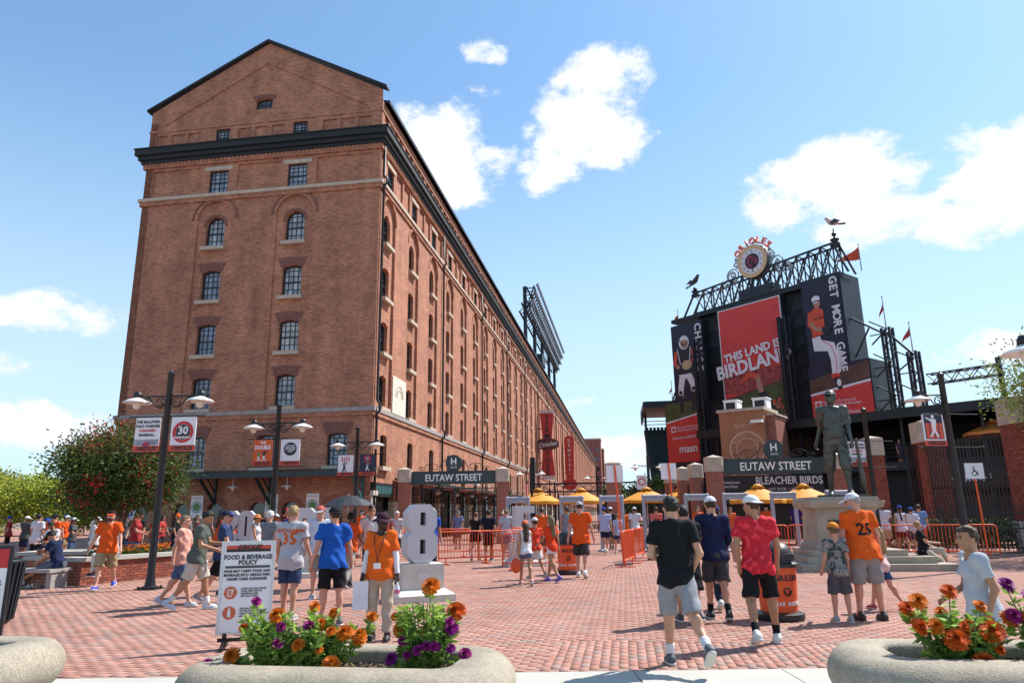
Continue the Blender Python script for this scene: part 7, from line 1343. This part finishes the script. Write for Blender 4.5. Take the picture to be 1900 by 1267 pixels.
gm = person(-5.70, 13.2, 78, 1.76, 'grey-haired man in green shirt and khaki shorts looking at a phone', dict(legs=((19, 8, 2), (-17, 20, -28)), arms=((28, 6, 68, 14), (14, 8, 66, 14)), head=(0, 24), lean=6), res=HR, hands=True, skin='tan', shirt=(.085, .10, .085), legs=(.50, .43, .36), leg_len=.92, leg_flare=1.1, shoes=(.5, .54, .64), hair='black', socks=WHITEC)
h_ = gm['M'] @ Vector((gm['arms'][1][2] + gm['arms'][0][2]) / 2 + np.array([0, .09, .02])); ph = thing('phone', 'dark phone in the hands of the grey-haired man in green', 'phone', h_, -radians(78)); MB().box(-.038, .038, -.07, .07, -.005, .005).build('slab', PBLK, ph)
person(-6.22, 13.75, 82, 1.66, 'person in peach shirt and denim shorts striding behind the man in green', WALK2, res=.017, skin='pink', shirt=(.62, .30, .24), legs=DENIM, leg_len=.95, shoes=(.45, .48, .55), hair='ash')
person(-5.72, 14.4, 76, 1.74, 'man in navy t-shirt and black shorts with navy cap walking right', WALK, res=.017, hands=True, fat=1.1, skin='pink', shirt=(.03, .05, .12), legs=BLACKC, leg_len=.95, leg_flare=1.1, shoes=(.25, .25, .26), hair='brown', hairstyle='fade', hat=NAVY, glasses=True)
person(-6.15, 15.6, 78, 1.70, 'man in dark shirt with royal blue cap behind the man in navy', STAND, res=.02, skin='tan', shirt=NAVY, legs=CHAR, shoes=BLACKC, hair='black', hat=(.02, .06, .30))
person(-9.52, 17.15, 168, 1.80, 'bearded man in orange t-shirt and khaki shorts with blue shoes walking forward', dict(legs=((-20, 18, -20), (20, 8, 6)), arms=((10, 14, 14), (-14, 22, 24)), head=(-6, 2)), res=.016, hands=True, fat=1.10, skin='pink', shirt=(.66, .09, .012), legs=(.32, .235, .13), leg_len=1.02, leg_flare=1.1, shoes=(.02, .04, .42), hair='brown', hat=BLACKC, brim=(.5, .06, .015), beard='auburn')
SEATP = dict(legs=((72, 18, 0), (66, 26, 0)), arms=((26, 10, 50, 20), (30, 10, 52, 20)), lean=16, head=(0, 26), seat=.44)
person(-11.1, 17.9, -95, 1.76, 'man in navy t-shirt and black cap sitting on the bench with legs stretched out', SEATP, res=.018, skin='tan', shirt=NAVY, legs=(.10, .11, .15), leg_len=1.0, shoes=(.55, .56, .58), hair='black', hat=BLACKC)
person(-10.05, 18.35, 205, 1.65, 'person with white trousers sitting on the planter wall behind the bearded man', dict(legs=((82, 84, 0), (82, 80, 0)), arms=((20, 10, 60, 20), (20, 10, 60, 20)), lean=6, seat=.66), res=.02, skin='light', shirt=(.4, .4, .42), legs=(.58, .55, .50), leg_len=1.92, shoes=BLACKC, hair='brown')
# ---------------------------------------------------------------- walkers in the middle of the plaza
gi = person(.24, 16.75, -10, 1.42, 'girl in white tank top, denim shorts and orange cap walking away', WALK, res=.017, kid=1.10, fem=True, tank=True, skin='tan', shirt=WHITEC, shirt_len=.08, legs=(.09, .12, .22), leg_len=.42, shoes=(.55, .25, .25), hair='brown', hairstyle='long', hat=(.6, .13, .06))
bg_ = thing('drawstring_bag', 'orange drawstring bag hanging beside the girl in the white tank top', 'bag', (.02, 16.6, .28)); q = MB(); q.ell((0, 0, .16), (.11, .07, .17), 14); q.build('sack', M('bag_orange', (.6, .07, .012), .6, bump=.5, bs=14), bg_, smooth=True); q = MB(); q.tube([(-.03, 0, .3), (.02, .02, .5), (.05, .05, .62)], .008, 5); q.build('cord', PBLK, bg_)
person(.86, 17.5, -42, 1.52, 'long-haired girl in orange t-shirt, white shorts and purple clogs', WALK2, res=.017, kid=1.08, fem=True, skin='tan', shirt=(.62, .05, .015), legs=(.62, .58, .60), leg_len=.42, shoes=(.14, .10, .42), sole=(.14, .10, .42), hair='ash', hairstyle='long')
person(.50, 18.3, -30, 1.46, 'boy in orange t-shirt and white shorts with white cap between the girls', dict(legs=((14, 4, 0), (-20, 16, -20)), arms=((20, 8, 60, 20), (20, 8, 60, 20))), res=.018, kid=1.10, skin='tan', shirt=(.60, .05, .02), legs=(.60, .58, .58), leg_len=.9, shoes=(.3, .26, .22), hair='brown', hat=(.6, .6, .6))
person(1.66, 18.4, 8, 1.83, 'broad man in orange t-shirt and dark shorts walking away past the bin', dict(legs=((12, 4, 0), (-12, 14, -24)), arms=((-8, 12, 14), (6, 12, 16)), head=(-24, 12)), res=.017, hands=True, fat=1.14, skin='pink', shirt=(.66, .085, .012), shirt_len=.18, legs=(.045, .04, .04), leg_len=1.0, leg_flare=1.1, shoes=(.62, .62, .62), hair='brown', hairstyle='fade', hat=(.4, .38, .38))
MID = [
 (-1.36, 25.4, 0, 1.66, 'woman in black top and black shorts queueing left of her companion', dict(fem=True, skin='pink', shirt=(.02, .012, .014), legs=BLACKC, leg_len=.6, shoes=(.3, .15, .12), hair='auburn')),
 (-.90, 25.2, 4, 1.73, 'man in plain navy t-shirt and black shorts queueing with the woman in black', dict(fat=1.12, skin='tan', shirt=(.012, .013, .025), legs=BLACKC, shoes=BLACKC, hair='black')),
 (-.30, 26.2, 0, 1.72, 'man in pale grey shirt beside the number five monument', dict(skin='pink', shirt=(.42, .43, .48), legs=(.14, .15, .2), shoes=(.5, .5, .5), hair='ash')),
 (.9, 24.0, 10, 1.75, 'man in orange shirt behind the boy in the white cap', dict(skin='pink', shirt=ORANGE, legs=CHAR, shoes=(.4, .4, .4), hair='brown')),
 (1.95, 27.0, 0, 1.78, 'man in grey sleeveless shirt passing the second detector', dict(skin='tan', tank=True, shirt=(.20, .21, .26), legs=CHAR, shoes=(.5, .5, .5), hair='brown')),
 (3.58, 29.0, 0, 1.78, 'man in lavender shirt, navy shorts and blue cap entering a detector', dict(fat=1.12, skin='pink', shirt=(.40, .40, .56), legs=(.02, .022, .06), leg_len=.8, shoes=(.6, .6, .6), hair='brown', hat=(.02, .06, .35))),
 (4.0, 28.3, -6, 1.52, 'smaller companion in pale violet shirt beside the man in lavender', dict(fem=True, skin='pink', shirt=(.36, .37, .52), legs=(.04, .05, .12), leg_len=.7, shoes=(.5, .5, .5), hair='ash')),
 (4.15, 31.5, 0, 1.80, 'man in dark shirt and white cap beyond the third detector', dict(skin='tan', shirt=(.03, .032, .035), legs=CHAR, shoes=BLACKC, hair='black', hat=WHITEC)),
 (4.75, 31.5, 180, 1.70, 'guard in orange vest beyond the third detector facing out', dict(skin='brown', shirt=ORANGE, legs=BLACKC, leg_len=1.9, shoes=BLACKC, hair='black', hat=BLACKC)),
 (5.06, 30.6, 0, 1.78, 'man in plain white t-shirt and black shorts entering with a black bag', dict(skin='tan', shirt=(.62, .62, .66), legs=BLACKC, leg_len=.95, shoes=(.4, .4, .4), hair='black', hat=WHITEC)),
 (5.78, 29.7, 2, 1.78, 'man in salmon t-shirt numbered 34 walking through a detector', dict(skin='pink', shirt=(.58, .13, .11), legs=(.17, .15, .19), leg_len=1.0, shoes=(.08, .06, .05), hair='brown', number='34', numsize=.2)),
 (6.9, 31.0, 170, 1.66, 'woman in dark top with brown hair partly behind the black-shirted man', dict(fem=True, skin='tan', shirt=(.06, .04, .05), legs=CHAR, shoes=BLACKC, hair='brown', hairstyle='long')),
 (7.6, 33.0, 5, 1.78, 'man in royal blue shirt and blue cap past the fifth detector', dict(skin='pink', shirt=(.03, .05, .22), legs=CHAR, shoes=BLACKC, hair='brown', hat=(.02, .04, .25))),
 (8.2, 32.5, 178, 1.76, 'guard in orange shirt standing past the fifth detector', dict(skin='light', shirt=ORANGE, legs=KHAKI, leg_len=1.9, shoes=BLACKC, hair='brown')),
 (10.9, 33.4, 182, 1.74, 'guard in orange shirt facing out under the bleacher sign', dict(skin='light', shirt=ORANGE, legs=KHAKI, leg_len=1.9, shoes=BLACKC, hair='black')),
 (11.6, 33.5, 184, 1.78, 'guard in orange shirt and dark cap right of his colleague under the sign', dict(skin='light', shirt=ORANGE, legs=CHAR, leg_len=1.9, shoes=BLACKC, hair='black', hat=BLACKC)),
 (13.0, 33.6, 30, 1.78, 'man in purple shirt past the last detector', dict(skin='tan', shirt=(.05, .02, .16), legs=CHAR, shoes=BLACKC, hair='brown')),
 (13.9, 33.0, 186, 1.74, 'guard in orange patterned shirt beside the statue pedestal', dict(skin='light', shirt=(.6, .12, .05), pat='speckle', legs=(.5, .12, .08), leg_len=1.9, shoes=BLACKC, hair='black', hat=BLACKC)),
 (9.5, 32.0, 175, 1.70, 'man in orange shirt between the sixth and seventh detectors', dict(skin='tan', shirt=(.6, .11, .03), legs=CHAR, shoes=BLACKC, hair='brown')),
 (-7.05, 19.9, 100, 1.64, 'woman in white top, teal skirt and orange sun hat', dict(fem=True, tank=True, skin='tan', shirt=(.6, .58, .64), legs=(.07, .25, .27), skirt=True, shoes=(.4, .3, .2), hair='brown', hat=(.55, .2, .07), hatstyle='sun')),
 (-7.55, 22.3, 150, 1.74, 'man in black shirt and straw hat behind the woman in the teal skirt', dict(skin='pink', shirt=BLACKC, legs=CHAR, shoes=BLACKC, hair='grey', hat=(.42, .33, .22), hatstyle='sun')),
 (-5.72, 17.0, 30, 1.72, 'grey-haired person in grey t-shirt beyond the jersey numbered 35', dict(skin='pink', shirt=(.17, .18, .21), legs=CHAR, shoes=(.3, .3, .3), hair='white')),
 (-7.15, 23.2, 200, 1.74, 'man in royal blue polo with folded arms near the twenty-two monument', dict(skin='pink', shirt=(.015, .035, .26), legs=CHAR, shoes=(.4, .4, .4), hair='white')),
 (-8.2, 26.2, 120, 1.86, 'tall man in red and white cap before the ticket windows', dict(skin='tan', shirt=(.10, .02, .02), legs=CHAR, shoes=BLACKC, hair='black', hat=(.42, .03, .04), brim=(.6, .5, .4))),
 (-3.92, 14.7, 172, 1.78, 'man in pale blue shirt and white cap facing the camera', dict(skin='pink', shirt=(.46, .50, .60), legs=(.26, .24, .2), shoes=(.35, .36, .4), hair='brown', hat=(.45, .1, .08), brim=(.3, .3, .3), glasses=True)),
 (-3.78, 16.8, 20, 1.68, 'person in orange t-shirt and grey trousers under the black umbrella', dict(skin='brown', shirt=(.55, .08, .02), legs=(.30, .29, .27), leg_len=1.92, shoes=BLACKC, hair='black')),
 (-3.38, 17.2, 170, 1.80, 'man in white jersey and sunglasses left of the number eight monument', dict(skin='pink', shirt=(.60, .58, .60), legs=CHAR, shoes=(.3, .3, .3), hair='brown', glasses=True)),
 (-4.25, 24.0, 160, 1.70, 'person in dark cap beyond the number eight monument', dict(skin='tan', shirt=(.3, .05, .04), legs=CHAR, shoes=BLACKC, hair='black', hat=BLACKC)),
 (-3.95, 24.4, 190, 1.70, 'white-haired person beyond the number eight monument', dict(skin='pink', shirt=(.5, .46, .46), legs=CHAR, shoes=BLACKC, hair='white')),
 (-2.30, 20.2, 170, 1.76, 'man in royal blue shirt and white cap right of the number eight monument', dict(skin='tan', shirt=(.015, .06, .34), legs=NAVY, leg_len=1.9, shoes=(.3, .3, .3), hair='black', hat=WHITEC)),
 (-2.6, 33.5, 185, 1.72, 'person in slate blue shirt by the back barriers under the sign', dict(skin='tan', shirt=(.14, .15, .26), legs=CHAR, shoes=BLACKC, hair='brown', hat=(.12, .12, .14))),
 (-.45, 31.5, 176, 1.70, 'guard in orange shirt and cream cap behind the couple in black', dict(skin='pink', shirt=(.6, .12, .05), legs=KHAKI, leg_len=1.9, shoes=BLACKC, hair='ash', hat=(.6, .5, .42))),
 (12.85, 25.4, 20, 1.76, 'man in white t-shirt nearest the statue at the right fence', dict(skin='brown', shirt=(.55, .52, .58), legs=KHAKI, shoes=(.4, .4, .4), hair='black')),
 (13.55, 25.6, 10, 1.68, 'woman in white vest, maroon shorts and blue cap with ponytail', dict(fem=True, tank=True, skin='tan', shirt=(.60, .56, .62), legs=(.14, .02, .03), leg_len=.7, shoes=(.4, .4, .4), hair='brown', hairstyle='pony', hat=(.02, .06, .30))),
 (14.1, 25.9, 12, 1.62, 'person in striped jersey and blue cap at the right fence', dict(skin='pink', shirt=(.46, .46, .54), pat='stripe', shirt_len=.2, legs=(.05, .05, .09), shoes=(.4, .4, .4), hair='brown', hat=(.03, .08, .35))),
 (14.55, 26.2, 15, 1.72, 'person in pale blue top rightmost at the right fence', dict(skin='pink', shirt=(.16, .26, .48), legs=CHAR, shoes=(.4, .4, .4), hair='brown')),
 (24.6, 41.6, 170, 1.74, 'spectator in pale blue shirt up on the bleacher deck', dict(skin='light', shirt=(.3, .36, .55), legs=CHAR, shoes=BLACKC, hair='brown', hat=WHITEC)),
 (23.4, 43.2, 160, 1.74, 'spectator in dark jacket up on the bleacher deck', dict(skin='tan', shirt=(.06, .05, .07), legs=CHAR, shoes=BLACKC, hair='black')),
]
MR = random.Random(11)
for i, (x, y, hd_, H_, lab, k) in enumerate(MID):
    wk = abs((hd_ + 180) % 360 - 180) < 40
    ps = dict(MR.choice([WALK, WALK2, STAND]) if wk and y < 33 else STAND); ps['head'] = (MR.uniform(-25, 25), MR.uniform(-4, 12)); a_ = [list(v) for v in ps['arms']]
    if ps['legs'] is STAND['legs']:
        for v in a_: v[0] += MR.uniform(-6, 24); v[2] += MR.choice([0, 10, 55])
    ps['arms'] = tuple(tuple(v) for v in a_)
    person(x, y, hd_ + MR.uniform(-8, 8), H_, lab, ps, z=3.9 if 'deck' in lab else 0.0, res=.021 if y < 21 else .026, **k)
um = thing('black_umbrella', 'open black umbrella held over the person in grey trousers', 'umbrella', (-3.86, 16.85, 1.30)); q = MB(); q.tube([(0, 0, -.1), (0, 0, .78)], .012, 6); q.build('shaft', SIL, um); q = MB(); n = 8; V = [(0, 0, .74)]
for k in (1, 2, 3):
    for i in range(n * 2): a = pi * i / n; r = .62 * k / 3 * (1 if i % 2 == 0 else .93); V.append((r * cos(a), r * sin(a), .74 - .24 * (k / 3) ** 2 + (0 if i % 2 == 0 else .01)))
q.add(V, [(0, 1 + i, 1 + (i + 1) % 16) for i in range(16)] + [(1 + k * 16 + i, 17 + k * 16 + i, 17 + k * 16 + (i + 1) % 16, 1 + k * 16 + (i + 1) % 16) for k in (0, 1) for i in range(16)]); q.build('canopy', M('umbrella_black', (.025, .027, .03), .4), um); q = MB()
for i in range(8): a = pi * i / 4; q.tube([(0, 0, .35), (.35 * cos(a), .35 * sin(a), .62), (.60 * cos(a), .60 * sin(a), .50)], .004, 4)
q.build('ribs', SIL, um)
bgx = thing('black_bag', 'small black bag on the ground behind the folded barriers', 'bag', (4.62, 24.6, 0)); q = MB(); q.box(-.18, .18, -.12, .12, 0, .42); q.build('sack', M('bag_black', (.015, .015, .017), .6, bump=.4, bs=12), bgx); q = MB(); q.tube([(-.1, 0, .41), (-.06, 0, .52), (.06, 0, .52), (.1, 0, .41)], .012, 6); q.build('handle', PBLK, bgx)
person(2.52, 10.9, 0, 1.70, 'person all in black hidden behind the black-shirted man', WALK, res=.018, skin='light', fat=1.1, shirt=BLACKC, shirt_len=.2, legs=BLACKC, leg_len=1.0, leg_flare=1.25, shoes=(.05, .05, .05), hair='black')
person(3.42, 12.4, 5, 1.70, 'person in dark jeans walking behind the man in navy', WALK2, res=.018, skin='light', shirt=(.10, .012, .02), legs=(.02, .025, .04), leg_len=1.92, shoes=(.6, .58, .56), hair='brown', hat=(.03, .03, .10))
person(11.05, 19.9, 118, 1.68, 'blond person in black top and pale trousers sitting on the statue steps', dict(legs=((92, 74, 0), (58, 30, 0)), arms=((10, 10, 50, 20), (24, 10, 60, 20)), lean=-6, head=(-40, 0), seat=.34), res=.018, fem=True, skin='pink', shirt=BLACKC, legs=(.44, .38, .30), leg_len=1.5, shoes=(.5, .52, .52), hair='blond')
# ---------------------------------------------------------------- crowd waiting in the warehouse shade on the left
CR = random.Random(21); cols = [(.02, .018, .018, 'black'), (.62, .085, .012, 'orange'), (.30, .03, .03, 'dark red'), (.06, .065, .07, 'charcoal'), (.50, .48, .50, 'white'), (.03, .04, .10, 'navy'), (.18, .18, .19, 'grey'), (.30, .10, .06, 'rust')]
person(-16.75, 25.6, 12, 1.78, 'man in plain white t-shirt and black shorts at the edge of the left crowd', STAND, res=.024, skin='tan', shirt=(.55, .53, .58), shirt_len=.2, legs=BLACKC, shoes=(.5, .5, .5), hair='black', fat=1.1)
person(-15.75, 24.9, 6, 1.78, 'man in bright orange t-shirt and blue shorts at the edge of the left crowd', STAND, res=.024, skin='light', shirt=(.66, .08, .012), shirt_len=.16, legs=(.03, .07, .18), leg_len=.8, shoes=(.6, .6, .6), hair='black', hat=BLACKC)
person(-13.75, 21.9, 200, 1.70, 'person in white printed shirt sitting on the far brick planter', dict(legs=((84, 80, 0), (80, 76, 0)), arms=((30, 12, 70, 20), (40, 12, 50, 20)), lean=14, head=(10, 20), seat=.66), res=.022, skin='tan', shirt=(.52, .50, .54), pat='speckle', legs=NAVY, shoes=BLACKC, hair='black')
spots = [(-19.6, 27.0), (-20.6, 28.0), (-18.4, 28.6), (-21.8, 29.2), (-17.2, 29.8), (-23.0, 30.6), (-19.2, 31.2), (-16.0, 30.0), (-14.9, 29.0), (-13.9, 28.2), (-15.4, 31.8), (-13.2, 30.6), (-17.9, 33.2), (-21.0, 33.0), (-12.6, 27.2), (-14.3, 26.8), (-24.4, 32.2), (-11.8, 29.6), (-22.6, 35.0), (-11.2, 26.4), (-12.9, 24.9), (-10.9, 24.4), (-10.2, 25.6), (-9.6, 23.8), (-20.2, 25.6), (-18.2, 24.0), (-12.1, 23.3), (-9.3, 27.9), (-8.9, 25.4), (-13.2, 23.0), (-18.9, 25.0), (-21.6, 26.6), (-22.4, 28.2), (-24.0, 29.4), (-15.2, 27.6), (-16.6, 27.4), (-17.6, 26.9), (-20.0, 29.8), (-23.6, 34.0), (-18.6, 30.2), (-16.9, 31.6), (-14.4, 33.0), (-20.4, 31.6), (-25.6, 34.4), (-12.2, 31.6), (-10.4, 28.4), (-8.6, 29.4), (-7.8, 30.6), (-6.9, 27.6), (-9.8, 31.0), (-8.2, 33.4), (-6.2, 30.8), (-10.8, 33.0), (-5.6, 28.4), (-7.2, 34.2)]
near_words = ['in the shade of the warehouse', 'in the left crowd', 'waiting behind the crape myrtle', 'in the queue at the ticket windows', 'standing in the left queue']
used_l = set()
for i, (x, y) in enumerate(spots):
    c = cols[CR.randrange(len(cols))]; lg = CR.choice([BLACKC, CHAR, KHAKI, NAVY, DENIM]); lgn = {BLACKC: 'black', CHAR: 'charcoal', KHAKI: 'khaki', NAVY: 'navy', DENIM: 'denim'}[lg]; ht = CR.choice([None, None, ('black', BLACKC), ('orange', (.6, .09, .02)), ('white', WHITEC), ('blue', (.02, .06, .3))]); hr = CR.choice(['black', 'brown', 'brown', 'grey', 'blond', 'auburn']); fm = CR.random() < .4; px_ = x / y; place = ['at the far left', 'left of the crape myrtle', 'behind the crape myrtle', 'by the ticket windows'][0 if px_ < -.66 else 1 if px_ < -.54 else 2 if px_ < -.42 else 3]
    lab = '%s in %s top, %s shorts%s, waits %s' % ('woman' if fm else 'man', c[3], lgn, (', ' + ht[0] + ' cap') if ht else (', ' + hr + ' hair'), place); nn = 1
    while lab in used_l: nn += 1; lab = lab.rsplit(' - ', 1)[0] + ' - ' + ['', '', 'farther back', 'nearer the wall', 'third row'][nn]
    used_l.add(lab); ps = dict(STAND); ps['head'] = (CR.uniform(-50, 50), CR.uniform(0, 20)); ps['arms'] = ((CR.uniform(0, 25), 8, CR.choice([14, 60, 80]), 15), (CR.uniform(0, 25), 8, CR.choice([14, 60, 80]), 15))
    person(x, y, CR.uniform(0, 360), CR.uniform(1.62, 1.82), lab, ps, 'crowd waiting on the left', res=.03, fem=fm, fat=CR.choice([1, 1.05, 1.15]), skin=CR.choice(['light', 'tan', 'pink', 'tan', 'brown']), shirt=c[:3], legs=lg, shoes=CR.choice([(.5, .5, .5), BLACKC]), hair=hr, hairstyle=CR.choice(['long', 'pony']) if fm else 'short', hat=ht[1] if ht else None)
# ---------------------------------------------------------------- bronze ball player on the pedestal
BRZ = M('bronze', (.075, .08, .068), .40, .6, var=.35, vs=5, bump=.25, bs=14)
sx_, sy_ = 9.28, 20.5
stt = thing('bronze_statue', 'dark bronze statue of a ball player in cap resting one hand on a bat', 'statue', (sx_, sy_, 1.90), radians(160))
fi = figure3(stt, 3.05, dict(legs=((10, 6, 0), (-6, 6, 0)), spread=4, arms=((6, 5, 12), (-24, 3, 30, -30)), head=(26, -8), curl=(60, 40)), res=.022, hands=True, fat=.94, shirt=(0, 0, 0), shirt_len=.0, hemw=.15, sleeve=.9, legs=(0, 0, 0), leg_len=1.2, leg_flare=1.22, hair='black', hat=(0, 0, 0), bronze=BRZ)
w = Vector(fi['arms'][0][2] + fi['arms'][0][3] * .12); q = MB(); b0 = w + Vector((-.10, .05, .16)); b1 = Vector((w.x - .20, w.y - .10, .02)); q.tube([b0, b0 + (b1 - b0) * .03, b0 + (b1 - b0) * .06, b0 + (b1 - b0) * .35, b0 + (b1 - b0) * .7, b1], [.05, .05, .035, .045, .08, .085], 14); q.build('bat', BRZ, stt, smooth=True)
q = MB(); q.box(-.62, .62, -.50, .50, -.002, .06); q.build('base', BRZ, stt)
